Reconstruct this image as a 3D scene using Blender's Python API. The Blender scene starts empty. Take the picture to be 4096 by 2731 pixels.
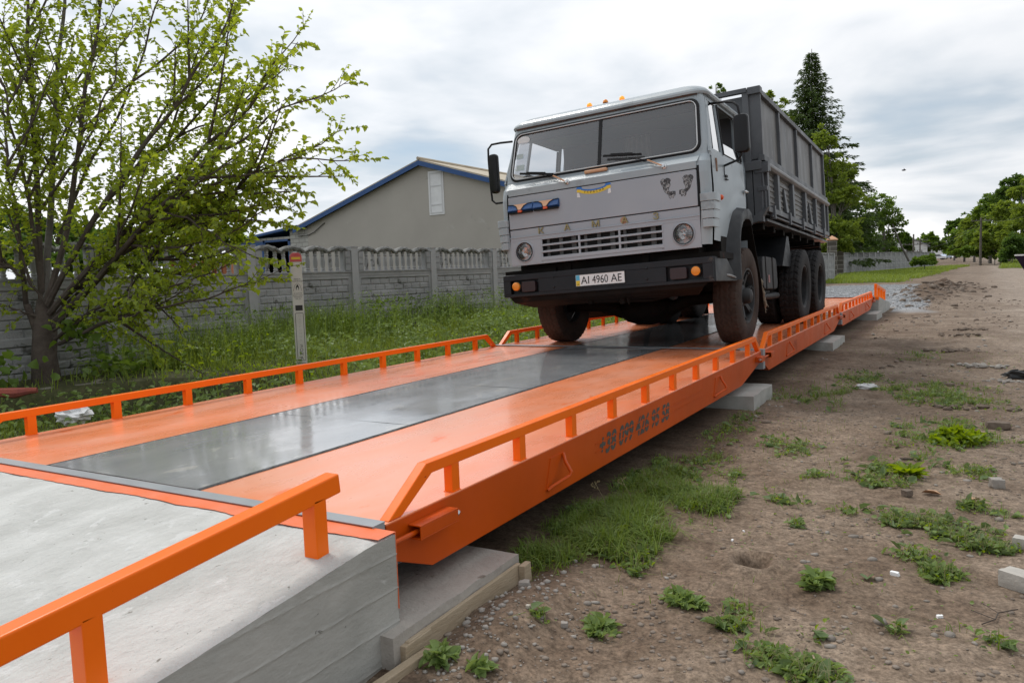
import bpy, bmesh, math, random
import numpy as np
from mathutils import Vector, Matrix, noise as mnoise

# ------------------------------------------------------------------ camera, sky, sun, exposure
SC = bpy.context.scene
COL = SC.collection
R_ = math.radians
CP = np.array([1.667, -1.955, 0.821]); CYAW, CPIT, CROLL, CF = -0.5312, -0.0874, -0.0375, 3089.0
def cam_axes():
    cy, sy, cp, sp = math.cos(CYAW), math.sin(CYAW), math.cos(CPIT), math.sin(CPIT)
    f = np.array([sy*cp, cy*cp, sp]); r = np.array([cy, -sy, 0.]); u = np.cross(r, f)
    c, s = math.cos(CROLL), math.sin(CROLL)
    return c*r+s*u, -s*r+c*u, f
AR, AU, AF = cam_axes()
cam = bpy.data.cameras.new('camera'); camo = bpy.data.objects.new('camera', cam); COL.objects.link(camo)
camo.matrix_world = Matrix(((AR[0], AU[0], -AF[0], CP[0]), (AR[1], AU[1], -AF[1], CP[1]), (AR[2], AU[2], -AF[2], CP[2]), (0, 0, 0, 1)))
cam.sensor_width = 36; cam.lens = CF/4096*36; cam.clip_start = 0.05; cam.clip_end = 5000
SC.camera = camo
def at(px, py, d):
    """a point of the place that lies d metres ahead, px/py in a 2352 wide frame"""
    S = 4096/2352
    return CP + d*(AF + AR*(px*S-2048)/CF - AU*(py*S-1365.5)/CF)

SUN_EL, SUN_AZ = R_(56), R_(292)     # azimuth from +Y, clockwise
w = bpy.data.worlds.new('World'); SC.world = w; w.use_nodes = True
nt = w.node_tree; N = nt.nodes; Lk = nt.links
bg = N['Background']
sky = N.new('ShaderNodeTexSky'); sky.sky_type = 'NISHITA'; sky.sun_disc = False
sky.sun_elevation = SUN_EL; sky.sun_rotation = SUN_AZ
skm = N.new('ShaderNodeVectorMath'); skm.operation = 'SCALE'; skm.inputs['Scale'].default_value = 0.10
Lk.new(sky.outputs[0], skm.inputs[0])
tc = N.new('ShaderNodeTexCoord'); sep = N.new('ShaderNodeSeparateXYZ'); Lk.new(tc.outputs['Generated'], sep.inputs[0])
def mth(op, a, b=None, c=None, tree=None):
    n = (tree or nt).nodes.new('ShaderNodeMath'); n.operation = op
    for i, v in enumerate((a, b, c)):
        if v is None: continue
        if isinstance(v, (int, float)): n.inputs[i].default_value = v
        else: (tree or nt).links.new(v, n.inputs[i])
    return n.outputs[0]
den = mth('ADD', mth('MAXIMUM', sep.outputs[2], 0.0), 0.16)
cx_ = mth('DIVIDE', sep.outputs[0], den); cy_ = mth('DIVIDE', sep.outputs[1], den)
cmb = N.new('ShaderNodeCombineXYZ'); Lk.new(cx_, cmb.inputs[0]); Lk.new(cy_, cmb.inputs[1]); cmb.inputs[2].default_value = 3.7
def noi(vec, scale, det, rough, dist=0.0, tree=None):
    n = (tree or nt).nodes.new('ShaderNodeTexNoise'); n.inputs['Scale'].default_value = scale
    n.inputs['Detail'].default_value = det; n.inputs['Roughness'].default_value = rough; n.inputs['Distortion'].default_value = dist
    if vec is not None: (tree or nt).links.new(vec, n.inputs['Vector'])
    return n.outputs['Fac']
def ramp(fac, stops, tree=None):
    n = (tree or nt).nodes.new('ShaderNodeValToRGB'); (tree or nt).links.new(fac, n.inputs[0])
    el = n.color_ramp.elements
    while len(el) < len(stops): el.new(0.5)
    for e, (p, c) in zip(el, stops):
        e.position = p; e.color = (*c, 1) if len(c) == 3 else c
    return n.outputs[0]
n1 = noi(cmb.outputs[0], 0.80, 7, 0.50, 0.45)
n2 = noi(cmb.outputs[0], 1.9, 4, 0.5, 0.2)
nn = mth('ADD', mth('MULTIPLY', n1, 0.74), mth('MULTIPLY', n2, 0.26))
cloud = ramp(nn, [(0.33, (0.40, 0.49, 0.58)), (0.41, (0.53, 0.59, 0.65)), (0.465, (0.66, 0.70, 0.745)), (0.515, (0.78, 0.80, 0.83)), (0.60, (0.92, 0.92, 0.925))])
thin = ramp(nn, [(0.30, (0.6, 0.6, 0.6)), (0.46, (0.97, 0.97, 0.97))])
mx = N.new('ShaderNodeMix'); mx.data_type = 'RGBA'
Lk.new(thin, mx.inputs[0]); Lk.new(skm.outputs[0], mx.inputs[6]); Lk.new(cloud, mx.inputs[7])
# cloud is thinner and brighter round the hidden sun, heavier on the opposite side
dt = N.new('ShaderNodeVectorMath'); dt.operation = 'DOT_PRODUCT'; Lk.new(tc.outputs['Generated'], dt.inputs[0])
dt.inputs[1].default_value = (math.sin(SUN_AZ)*math.cos(SUN_EL), math.cos(SUN_AZ)*math.cos(SUN_EL), math.sin(SUN_EL))
gl_ = N.new('ShaderNodeMapRange'); Lk.new(dt.outputs['Value'], gl_.inputs[0]); gl_.inputs[1].default_value = -0.5; gl_.inputs[2].default_value = 1.0
gl_.inputs[3].default_value = 0.72; gl_.inputs[4].default_value = 1.10
fin = N.new('ShaderNodeVectorMath'); fin.operation = 'SCALE'; Lk.new(mx.outputs[2], fin.inputs[0]); Lk.new(gl_.outputs[0], fin.inputs['Scale'])
Lk.new(fin.outputs[0], bg.inputs[0]); bg.inputs[1].default_value = 1.0
sl = bpy.data.lights.new('sun', 'SUN'); sl.energy = 1.45; sl.angle = R_(14); sl.color = (1, 0.96, 0.9)
so = bpy.data.objects.new('sun', sl); COL.objects.link(so)
sd = Vector((math.sin(SUN_AZ)*math.cos(SUN_EL), math.cos(SUN_AZ)*math.cos(SUN_EL), math.sin(SUN_EL)))
so.rotation_euler = sd.to_track_quat('Z', 'Y').to_euler()
SC.view_settings.view_transform = 'Standard'; SC.view_settings.look = 'None'
SC.view_settings.exposure = 0.30; SC.view_settings.gamma = 1

# ------------------------------------------------------------------ materials
MATS = {}
def mat(name, c1, c2=None, scale=6.0, rough=0.6, rvar=0.0, bump=0.0, bscale=None, metallic=0.0, spec=0.5, coat=0.0,
        spots=None, stretch=None, detail=6, emit=None, trans=0.0, lo=0.35, hi=0.65, coords='Object'):
    if name in MATS: return MATS[name]
    m = bpy.data.materials.new(name); m.use_nodes = True; MATS[name] = m
    t = m.node_tree; b = t.nodes['Principled BSDF']
    b.inputs['Roughness'].default_value = rough; b.inputs['Metallic'].default_value = metallic
    b.inputs['Specular IOR Level'].default_value = spec; b.inputs['Coat Weight'].default_value = coat
    b.inputs['Coat Roughness'].default_value = 0.12
    b.inputs['Base Color'].default_value = (*c1, 1)
    if trans: b.inputs['Transmission Weight'].default_value = trans
    if emit: b.inputs['Emission Color'].default_value = (*emit[0], 1); b.inputs['Emission Strength'].default_value = emit[1]
    tcn = t.nodes.new('ShaderNodeTexCoord'); v = tcn.outputs[coords]
    if stretch:
        mp = t.nodes.new('ShaderNodeMapping'); mp.inputs['Scale'].default_value = stretch; t.links.new(v, mp.inputs[0]); v = mp.outputs[0]
    col = None
    if c2 is not None:
        f = noi(v, scale, detail, 0.6, 0.3, t)
        col = ramp(f, [(lo, c1), (hi, c2)], t)
    if spots:                              # (colour, scale, threshold)
        for sc_, s2, th in spots:
            f = noi(v, s2, 5, 0.65, 0.4, t)
            k = ramp(f, [(th, (0, 0, 0)), (th+0.05, (1, 1, 1))], t)
            mm = t.nodes.new('ShaderNodeMix'); mm.data_type = 'RGBA'; t.links.new(k, mm.inputs[0])
            if col is None: mm.inputs[6].default_value = (*c1, 1)
            else: t.links.new(col, mm.inputs[6])
            mm.inputs[7].default_value = (*sc_, 1); col = mm.outputs[2]
    if col is not None: t.links.new(col, b.inputs['Base Color'])
    if rvar:
        f = noi(v, scale*1.7, 5, 0.6, 0, t)
        mr = t.nodes.new('ShaderNodeMapRange'); t.links.new(f, mr.inputs[0])
        mr.inputs[1].default_value = 0.3; mr.inputs[2].default_value = 0.7
        mr.inputs[3].default_value = max(0.02, rough-rvar); mr.inputs[4].default_value = min(1, rough+rvar)
        t.links.new(mr.outputs[0], b.inputs['Roughness'])
    if bump:
        f = noi(v, bscale or scale*4, 6, 0.6, 0, t)
        bn = t.nodes.new('ShaderNodeBump'); bn.inputs['Strength'].default_value = bump; bn.inputs['Distance'].default_value = 0.02
        t.links.new(f, bn.inputs['Height']); t.links.new(bn.outputs[0], b.inputs['Normal'])
    return m
def leafmat(name, c1, c2, scale=1.5, tr=0.45):
    """leaves: diffuse colour varying over clumps, light passing through"""
    m = bpy.data.materials.new(name); m.use_nodes = True; t = m.node_tree; t.nodes.clear()
    o = t.nodes.new('ShaderNodeOutputMaterial'); tcn = t.nodes.new('ShaderNodeTexCoord')
    f = noi(tcn.outputs['Object'], scale, 4, 0.7, 0, t)
    g = t.nodes.new('ShaderNodeNewGeometry')
    f = mth('ADD', mth('MULTIPLY', f, 0.7), mth('MULTIPLY', g.outputs['Random Per Island'], 0.3), tree=t)
    col = ramp(f, [(0.32, c1), (0.68, c2)], t)
    d = t.nodes.new('ShaderNodeBsdfPrincipled'); d.inputs['Roughness'].default_value = 0.5; d.inputs['Specular IOR Level'].default_value = 0.35
    tr_ = t.nodes.new('ShaderNodeBsdfTranslucent'); t.links.new(col, d.inputs['Base Color'])
    hs = t.nodes.new('ShaderNodeHueSaturation'); hs.inputs['Value'].default_value = 1.5; hs.inputs['Saturation'].default_value = 1.1; hs.inputs['Hue'].default_value = 0.485
    t.links.new(col, hs.inputs['Color']); t.links.new(hs.outputs[0], tr_.inputs[0])
    ms = t.nodes.new('ShaderNodeMixShader'); ms.inputs[0].default_value = tr
    t.links.new(d.outputs[0], ms.inputs[1]); t.links.new(tr_.outputs[0], ms.inputs[2]); t.links.new(ms.outputs[0], o.inputs[0])
    MATS[name] = m
    return m

ORN = (0.82, 0.115, 0.004)
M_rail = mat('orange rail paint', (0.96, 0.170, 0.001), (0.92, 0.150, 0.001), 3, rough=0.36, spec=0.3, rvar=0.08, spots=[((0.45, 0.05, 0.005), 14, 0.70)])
M_side = mat('shaded orange paint', (0.56, 0.078, 0.002), (0.48, 0.066, 0.002), 2, rough=0.42, spec=0.3, rvar=0.1, spots=[((0.34, 0.06, 0.02), 2.6, 0.66), ((0.30, 0.15, 0.09), 6, 0.72)], bump=0.05, bscale=8)  # rail orange darkened: the shade on the beam sides is put into the colour
M_deck = mat('orange deck paint', (0.88, 0.25, 0.09), (0.84, 0.34, 0.20), 1.6, rough=0.30, rvar=0.10, coat=0.35, stretch=(1.6, 0.6, 1), spots=[((0.45, 0.20, 0.13), 1.1, 0.66), ((0.88, 0.16, 0.02), 2.3, 0.63), ((0.25, 0.17, 0.13), 40, 0.72)], bump=0.04, bscale=5, spec=0.7)
M_strip = mat('grey strip paint', (0.28, 0.29, 0.30), (0.34, 0.345, 0.35), 2.2, rough=0.11, rvar=0.09, stretch=(1.5, 0.8, 1), spots=[((0.42, 0.41, 0.39), 3.0, 0.60), ((0.48, 0.47, 0.45), 7.0, 0.66), ((0.2, 0.2, 0.2), 5.0, 0.68)], bump=0.08, bscale=2.2, spec=0.9, coat=0.45)
M_grey = mat('grey steel paint', (0.27, 0.29, 0.31), (0.33, 0.35, 0.36), 3, rough=0.4, rvar=0.1, bump=0.03)
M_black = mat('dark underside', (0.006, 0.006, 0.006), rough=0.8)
M_seal = mat('black edge sealant', (0.02, 0.02, 0.022), (0.10, 0.10, 0.10), 25, rough=0.7, bump=0.5, bscale=60)
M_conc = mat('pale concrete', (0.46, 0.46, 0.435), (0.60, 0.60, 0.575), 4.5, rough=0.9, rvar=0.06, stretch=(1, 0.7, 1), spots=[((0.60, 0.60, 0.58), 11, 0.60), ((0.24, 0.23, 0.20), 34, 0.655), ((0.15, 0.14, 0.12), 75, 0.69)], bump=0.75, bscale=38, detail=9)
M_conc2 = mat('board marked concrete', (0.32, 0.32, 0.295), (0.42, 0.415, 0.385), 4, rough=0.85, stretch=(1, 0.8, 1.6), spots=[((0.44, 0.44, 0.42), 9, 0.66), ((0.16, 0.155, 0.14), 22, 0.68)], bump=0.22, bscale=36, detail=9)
M_slab = mat('weathered slab concrete', (0.30, 0.27, 0.24), (0.40, 0.37, 0.33), 3, rough=0.9, bump=0.4, bscale=25, spots=[((0.2, 0.17, 0.14), 6, 0.66)])
M_wood = mat('rough shuttering timber', (0.34, 0.26, 0.17), (0.42, 0.34, 0.24), 4, rough=0.85, stretch=(6, 1, 6), bump=0.3, bscale=20, spots=[((0.2, 0.15, 0.1), 7, 0.66)])
M_chrome = mat('bright bolt steel', (0.6, 0.6, 0.6), rough=0.25, metallic=1)
# truck
M_cab = mat('grey blue cab paint', (0.31, 0.355, 0.385), (0.35, 0.39, 0.41), 1.6, rough=0.45, rvar=0.08, bump=0.03, bscale=3, spots=[((0.27, 0.30, 0.315), 3.0, 0.58), ((0.24, 0.10, 0.05), 5.2, 0.745), ((0.40, 0.42, 0.42), 9.0, 0.68)], coat=0.15)
M_cabg = mat('grey grille paint', (0.32, 0.345, 0.385), (0.355, 0.375, 0.405), 1.6, rough=0.42, rvar=0.08, spots=[((0.22, 0.09, 0.04), 4.6, 0.76), ((0.16, 0.04, 0.02), 11, 0.75)], coat=0.15)
M_body = mat('grey tipper paint', (0.07, 0.074, 0.082), (0.105, 0.11, 0.118), 2.5, rough=0.5, rvar=0.12, bump=0.05, spots=[((0.15, 0.14, 0.13), 3.2, 0.66), ((0.10, 0.05, 0.03), 7, 0.70)], spec=0.45)
M_bodyp = mat('dusty tipper panel', (0.155, 0.15, 0.14), (0.095, 0.096, 0.10), 1.8, rough=0.5, rvar=0.12, stretch=(1, 1.2, 0.45), bump=0.06, spots=[((0.26, 0.25, 0.24), 3.5, 0.66)], spec=0.6)
M_plast = mat('black bumper paint', (0.012, 0.013, 0.016), (0.018, 0.019, 0.023), 3, rough=0.42, rvar=0.1, bump=0.04, spec=0.3, spots=[((0.06, 0.05, 0.045), 6, 0.68)])
M_fend = mat('black fender rubber', (0.012, 0.013, 0.016), (0.026, 0.028, 0.03), 5, spec=0.3, rough=0.5, rvar=0.12, spots=[((0.14, 0.13, 0.12), 9, 0.74)])
M_chas = mat('oily chassis', (0.006, 0.005, 0.0045), (0.014, 0.010, 0.008), 5, spec=0.15, rough=0.75, spots=[((0.05, 0.018, 0.01), 3, 0.66)])
M_tyre = mat('dusty tyre rubber', (0.040, 0.029, 0.025), (0.075, 0.052, 0.042), 5, spec=0.15, rough=0.82, bump=0.25, bscale=30)
M_tyre2 = mat('black tyre rubber', (0.014, 0.014, 0.015), (0.024, 0.022, 0.022), 6, spec=0.25, rough=0.75, bump=0.15, bscale=30)
M_rim = mat('dirty grey rim', (0.022, 0.023, 0.025), (0.045, 0.045, 0.046), 8, spec=0.3, rough=0.6, spots=[((0.12, 0.11, 0.10), 10, 0.68)])
M_gask = mat('black rubber gasket', (0.010, 0.010, 0.011), rough=0.5, spec=0.25)
M_trim = mat('bright gasket trim', (0.50, 0.50, 0.50), rough=0.3, metallic=0.6)
M_int = mat('dark cab interior', (0.028, 0.027, 0.028), (0.04, 0.038, 0.037), 3, rough=0.9)
M_curt = mat('grey cab curtain', (0.30, 0.29, 0.26), (0.42, 0.40, 0.36), 6, rough=0.95)
M_mirr = mat('black mirror housing', (0.008, 0.008, 0.009), rough=0.35, spec=0.3)
M_amber = mat('amber lens', (0.85, 0.28, 0.02), (0.75, 0.24, 0.02), 10, rough=0.25)
M_amblit = mat('lit amber lamp', (0.9, 0.35, 0.03), rough=0.3, emit=((1.0, 0.42, 0.05), 0.45))
M_red = mat('orange red lens', (0.75, 0.10, 0.02), rough=0.2)
M_gold = mat('dull gold letter', (0.30, 0.24, 0.10), (0.36, 0.29, 0.14), 10, rough=0.35, metallic=0.5)
M_gold.node_tree.nodes['Principled BSDF'].inputs['Coat Weight'].default_value = 0.3
M_blue = mat('bright blue paint', (0.008, 0.060, 0.20), (0.012, 0.075, 0.24), 4, rough=0.45)
M_navy = mat('navy paint', (0.018, 0.016, 0.05), rough=0.4)
M_tan = mat('tan wooden trim', (0.62, 0.34, 0.19), (0.55, 0.29, 0.16), 5, rough=0.5)
M_white = mat('white paint', (0.78, 0.78, 0.78), (0.70, 0.70, 0.70), 3, rough=0.5)
M_txt = mat('dark stencil paint', (0.055, 0.055, 0.05), (0.08, 0.08, 0.07), 8, rough=0.6)
M_ink = mat('black print', (0.015, 0.015, 0.015), rough=0.5)
M_yel = mat('yellow paint', (0.75, 0.52, 0.04), rough=0.5)
M_sblue = mat('sky blue paint', (0.04, 0.17, 0.50), rough=0.5)
M_redp = mat('faded red paint', (0.52, 0.06, 0.07), (0.6, 0.12, 0.12), 8, rough=0.5)
M_refl = mat('silver reflector', (0.55, 0.55, 0.55), rough=0.12, metallic=1)
M_rope = mat('frayed tan rope', (0.30, 0.25, 0.19), rough=0.95)
def glass(name, tint, rough=0.03):
    m = bpy.data.materials.new(name); m.use_nodes = True; t = m.node_tree; t.nodes.clear()
    o = t.nodes.new('ShaderNodeOutputMaterial'); tr = t.nodes.new('ShaderNodeBsdfTransparent'); gl = t.nodes.new('ShaderNodeBsdfGlossy')
    tr.inputs[0].default_value = (*tint, 1); gl.inputs['Roughness'].default_value = rough
    fr = t.nodes.new('ShaderNodeFresnel'); fr.inputs[0].default_value = 1.5
    df = t.nodes.new('ShaderNodeBsdfDiffuse'); df.inputs[0].default_value = (0.42, 0.42, 0.44, 1)
    m2 = t.nodes.new('ShaderNodeMixShader'); m2.inputs[0].default_value = 0.13          # dust film
    t.links.new(tr.outputs[0], m2.inputs[1]); t.links.new(df.outputs[0], m2.inputs[2])
    ms = t.nodes.new('ShaderNodeMixShader')
    k = mth('ADD', fr.outputs[0], 0.04, tree=t)
    t.links.new(k, ms.inputs[0]); t.links.new(m2.outputs[0], ms.inputs[1]); t.links.new(gl.outputs[0], ms.inputs[2])
    t.links.new(ms.outputs[0], o.inputs[0]); MATS[name] = m
    return m
M_glass = glass('windscreen glass', (0.75, 0.76, 0.78))
M_lens = glass('headlamp glass', (0.9, 0.9, 0.9))
M_fence = mat('grey cast concrete', (0.27, 0.275, 0.275), (0.37, 0.37, 0.37), 2.2, rough=0.9, bump=0.3, bscale=22, spots=[((0.11, 0.11, 0.10), 3.2, 0.62), ((0.34, 0.34, 0.335), 5, 0.68)])
M_fencep = mat('light cast concrete post', (0.35, 0.355, 0.355), (0.42, 0.42, 0.42), 3, rough=0.9, bump=0.3, bscale=22, spots=[((0.15, 0.15, 0.14), 4, 0.70)])
M_fenced = mat('stained dark concrete', (0.13, 0.13, 0.12), (0.21, 0.21, 0.20), 3, rough=0.92, bump=0.6, bscale=30)
M_render = mat('grey wall render', (0.40, 0.37, 0.33), (0.44, 0.41, 0.365), 0.5, rough=0.92, bump=0.08, bscale=3, spots=[((0.45, 0.43, 0.39), 0.9, 0.64), ((0.33, 0.31, 0.28), 1.7, 0.66)])
M_asb = mat('tan roof sheet', (0.42, 0.36, 0.27), (0.50, 0.44, 0.34), 1.2, rough=0.9)
M_bark = mat('brown bark', (0.060, 0.045, 0.036), (0.10, 0.08, 0.065), 9, rough=0.95, bump=0.5, bscale=40)
M_bark2 = mat('grey bark', (0.11, 0.10, 0.09), (0.17, 0.155, 0.14), 9, rough=0.95, bump=0.5, bscale=40)
M_stone = mat('grey brown stone', (0.26, 0.235, 0.21), (0.36, 0.335, 0.30), 8, rough=0.9, bump=0.4, bscale=30)
M_clod = mat('brown soil clod', (0.12, 0.09, 0.068), (0.21, 0.165, 0.13), 9, rough=0.95, bump=0.5, bscale=30)
M_foam = mat('white foam', (0.85, 0.86, 0.86), rough=0.7, bump=0.2, bscale=60)

# ------------------------------------------------------------------ mesh helpers
def tag(o, label=None, cat=None, group=None, kind=None):
    if label: o['label'] = label
    if cat: o['category'] = cat
    if group: o['group'] = group
    if kind: o['kind'] = kind
    return o
def empty(name, loc=(0, 0, 0), rz=0.0, label=None, cat=None, group=None):
    o = bpy.data.objects.new(name, None); COL.objects.link(o); o.location = loc; o.rotation_euler = (0, 0, rz)
    o.empty_display_size = 0.2
    return tag(o, label, cat, group)
def rotm(a, b):
    """columns: frame whose z runs from a to b"""
    z = np.array(b, float)-np.array(a, float); l = np.linalg.norm(z); z /= max(l, 1e-9)
    x = np.cross([0, 0, 1] if abs(z[2]) < 0.95 else [0, 1, 0], z); x /= np.linalg.norm(x)
    return x, np.cross(z, x), z, l
class MB:
    def __init__(s, M=None): s.v = []; s.f = []; s.mi = []; s.k = 0; s.M = M
    def add(s, vs, fs):
        o = len(s.v); s.v.extend([tuple(map(float, q)) for q in vs]); s.f.extend([tuple(i+o for i in f) for f in fs]); s.mi.extend([s.k]*len(fs)); return s
    def hexa(s, p): return s.add(p, [(0, 3, 2, 1), (4, 5, 6, 7), (0, 1, 5, 4), (1, 2, 6, 5), (2, 3, 7, 6), (3, 0, 4, 7)])
    def box(s, x0, x1, y0, y1, z0, z1): return s.hexa([(x0, y0, z0), (x1, y0, z0), (x1, y1, z0), (x0, y1, z0), (x0, y0, z1), (x1, y0, z1), (x1, y1, z1), (x0, y1, z1)])
    def bar(s, a, b, w, h, up=(0, 0, 1)):
        a, b = np.array(a, float), np.array(b, float); d = b-a; d /= np.linalg.norm(d); u = np.array(up, float)
        r = np.cross(d, u); r /= np.linalg.norm(r); u = np.cross(r, d); r = r*w/2; u = u*h/2
        return s.hexa([a-r-u, a+r-u, b+r-u, b-r-u, a-r+u, a+r+u, b+r+u, b-r+u])
    def prism(s, poly, ax, a, b):
        """closed polygon (two coordinates of the other axes) swept along axis ax from a to b"""
        n = len(poly)
        def P(q, t):
            if ax == 'x': return (t, q[0], q[1])
            if ax == 'y': return (q[0], t, q[1])
            return (q[0], q[1], t)
        return s.add([P(q, a) for q in poly]+[P(q, b) for q in poly], [tuple(range(n))[::-1], tuple(range(n, 2*n))]+[(i, (i+1) % n, n+(i+1) % n, n+i) for i in range(n)])
    def tube(s, pts, r, n=8, cap=True):
        pts = [np.array(q, float) for q in pts]; rs = r if hasattr(r, '__len__') else [r]*len(pts)
        vs, fs = [], []; px = None
        for i, q in enumerate(pts):
            d = pts[min(i+1, len(pts)-1)]-pts[max(i-1, 0)]; d = d/max(np.linalg.norm(d), 1e-9)
            if px is None: px = np.cross(d, [0, 0, 1] if abs(d[2]) < 0.9 else [0, 1, 0])
            px = px-d*(px@d); px /= max(np.linalg.norm(px), 1e-9); py = np.cross(d, px)
            for k in range(n):
                a = 2*math.pi*k/n; vs.append(q+rs[i]*(math.cos(a)*px+math.sin(a)*py))
        for i in range(len(pts)-1):
            for k in range(n): fs.append((i*n+k, i*n+(k+1) % n, (i+1)*n+(k+1) % n, (i+1)*n+k))
        if cap: fs += [tuple(range(n))[::-1], tuple(range((len(pts)-1)*n, len(pts)*n))]
        return s.add(vs, fs)
    def lathe(s, prof, c, ax, n=32, a0=0, a1=2*math.pi):
        """profile of (radius, distance along axis)"""
        x, y, z, _ = rotm((0, 0, 0), ax); c = np.array(c, float); full = abs(a1-a0-2*math.pi) < 1e-6
        m = n if full else n+1; vs, fs = [], []
        for (r, h) in prof:
            for k in range(m):
                a = a0+(a1-a0)*k/n; vs.append(c+z*h+r*(math.cos(a)*x+math.sin(a)*y))
        for i in range(len(prof)-1):
            for k in range(n):
                k2 = (k+1) % m; fs.append((i*m+k, i*m+k2, (i+1)*m+k2, (i+1)*m+k))
        return s.add(vs, fs)
    def disc(s, c, ax, r, n=24):
        x, y, z, _ = rotm((0, 0, 0), ax); c = np.array(c, float)
        return s.add([c+r*(math.cos(2*math.pi*k/n)*x+math.sin(2*math.pi*k/n)*y) for k in range(n)], [tuple(range(n))])
    def ellip(s, c, rx, ry, rz, nu=16, nv=10, jit=0, seed=0):
        rnd = random.Random(seed); vs, fs = [], []
        for j in range(nv+1):
            ph = math.pi*j/nv
            for i in range(nu):
                th = 2*math.pi*i/nu; k = 1+jit*(rnd.random()*2-1)
                vs.append((c[0]+k*rx*math.sin(ph)*math.cos(th), c[1]+k*ry*math.sin(ph)*math.sin(th), c[2]+k*rz*math.cos(ph)))
        for j in range(nv):
            for i in range(nu): fs.append((j*nu+i, (j+1)*nu+i, (j+1)*nu+(i+1) % nu, j*nu+(i+1) % nu))
        return s.add(vs, fs)
    def grid(s, fn, us, vs_, two=False):
        nu, nv = len(us), len(vs_)
        return s.add([fn(u, v) for v in vs_ for u in us], [(j*nu+i, j*nu+i+1, (j+1)*nu+i+1, (j+1)*nu+i) for j in range(nv-1) for i in range(nu-1)])
    def build(s, name, m, parent=None, bev=0.0, smooth=False, sharp=35, solid=0.0, seg=2):
        me = bpy.data.meshes.new(name)
        V = np.array(s.v, float)
        if s.M is not None: V = V@s.M[0].T+s.M[1]
        me.from_pydata(V.tolist(), [], s.f)
        ms = m if isinstance(m, (list, tuple)) else [m]
        for q in ms: me.materials.append(q)
        if len(ms) > 1: me.polygons.foreach_set('material_index', s.mi)
        bm = bmesh.new(); bm.from_mesh(me); bmesh.ops.recalc_face_normals(bm, faces=bm.faces); bm.to_mesh(me); bm.free()
        o = bpy.data.objects.new(name, me); COL.objects.link(o)
        if parent is not None: o.parent = parent
        if solid:
            q = o.modifiers.new('s', 'SOLIDIFY'); q.thickness = solid; q.offset = 0
        if bev:
            q = o.modifiers.new('b', 'BEVEL'); q.width = bev; q.segments = seg; q.limit_method = 'ANGLE'; q.angle_limit = R_(40)
        if smooth:
            me.polygons.foreach_set('use_smooth', [True]*len(me.polygons)); me.set_sharp_from_angle(angle=R_(sharp))
        me.update()
        return o
def npmesh(name, V, F, m, parent=None, smooth=False, mi=None, attr=None):
    """fast mesh from arrays; F is (n,k)"""
    me = bpy.data.meshes.new(name); V = np.ascontiguousarray(V, np.float32); F = np.ascontiguousarray(F, np.int32)
    n, k = F.shape
    me.vertices.add(len(V)); me.vertices.foreach_set('co', V.ravel())
    me.loops.add(n*k); me.loops.foreach_set('vertex_index', F.ravel())
    me.polygons.add(n); me.polygons.foreach_set('loop_start', np.arange(0, n*k, k, dtype=np.int32))
    for q in (m if isinstance(m, (list, tuple)) else [m]): me.materials.append(q)
    if mi is not None: me.polygons.foreach_set('material_index', np.ascontiguousarray(mi, np.int32))
    if smooth: me.polygons.foreach_set('use_smooth', np.ones(n, bool))
    if attr is not None:
        for an, ar in attr.items():
            a = me.attributes.new(an, 'FLOAT', 'POINT'); a.data.foreach_set('value', np.ascontiguousarray(ar, np.float32))
    me.update(calc_edges=True)
    o = bpy.data.objects.new(name, me); COL.objects.link(o)
    if parent is not None: o.parent = parent
    return o
def text_mb(mb, s, size, org, ux, uy, depth=0.002, shear=0.0, align='LEFT', wid=1.0, bold=0.0):
    """writing as a thin solid: org = start of the baseline, ux / uy = directions of reading and of up"""
    c = bpy.data.curves.new('t', 'FONT'); c.body = s; c.size = size; c.extrude = 0; c.align_x = align; c.shear = shear
    c.resolution_u = 4; c.offset = bold
    o = bpy.data.objects.new('t', c); COL.objects.link(o)
    dg = bpy.context.evaluated_depsgraph_get(); me = bpy.data.meshes.new_from_object(o.evaluated_get(dg))
    ux = np.array(ux, float); uy = np.array(uy, float); nz = np.cross(ux, uy); org = np.array(org, float)
    vs = [org+ux*v.co.x*wid+uy*v.co.y+nz*depth for v in me.vertices]
    mb.add(vs, [tuple(p.vertices) for p in me.polygons])
    bpy.data.objects.remove(o); bpy.data.curves.remove(c); bpy.data.meshes.remove(me)
    return mb
def copy_tree(o, parent=None):
    c = o.copy(); COL.objects.link(c)
    if parent is not None: c.parent = parent
    for ch in o.children: copy_tree(ch, c)
    return c
RNG = np.random.default_rng(7)
def vnoise(x, y, seed=0):
    """smooth value noise on arrays, -1..1"""
    xi = np.floor(x).astype(np.int64); yi = np.floor(y).astype(np.int64); fx = x-xi; fy = y-yi
    fx = fx*fx*(3-2*fx); fy = fy*fy*(3-2*fy)
    def h(a, b):
        n = (a*374761393+b*668265263+seed*974634777) & 0x7fffffff
        n = ((n ^ (n >> 13))*1274126177) & 0x7fffffff
        return ((n ^ (n >> 16)) & 0xffff)/32767.5-1
    return (h(xi, yi)*(1-fx)+h(xi+1, yi)*fx)*(1-fy)+(h(xi, yi+1)*(1-fx)+h(xi+1, yi+1)*fx)*fy
def fbm(x, y, oct=4, seed=0):
    t = 0; a = 1; s = 0
    for k in range(oct): t = t+a*vnoise(x*2**k, y*2**k, seed+k*13); s += a; a *= 0.5
    return t/s
def sstep(a, b, x):
    t = np.clip((x-a)/(b-a), 0, 1); return t*t*(3-2*t)

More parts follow.
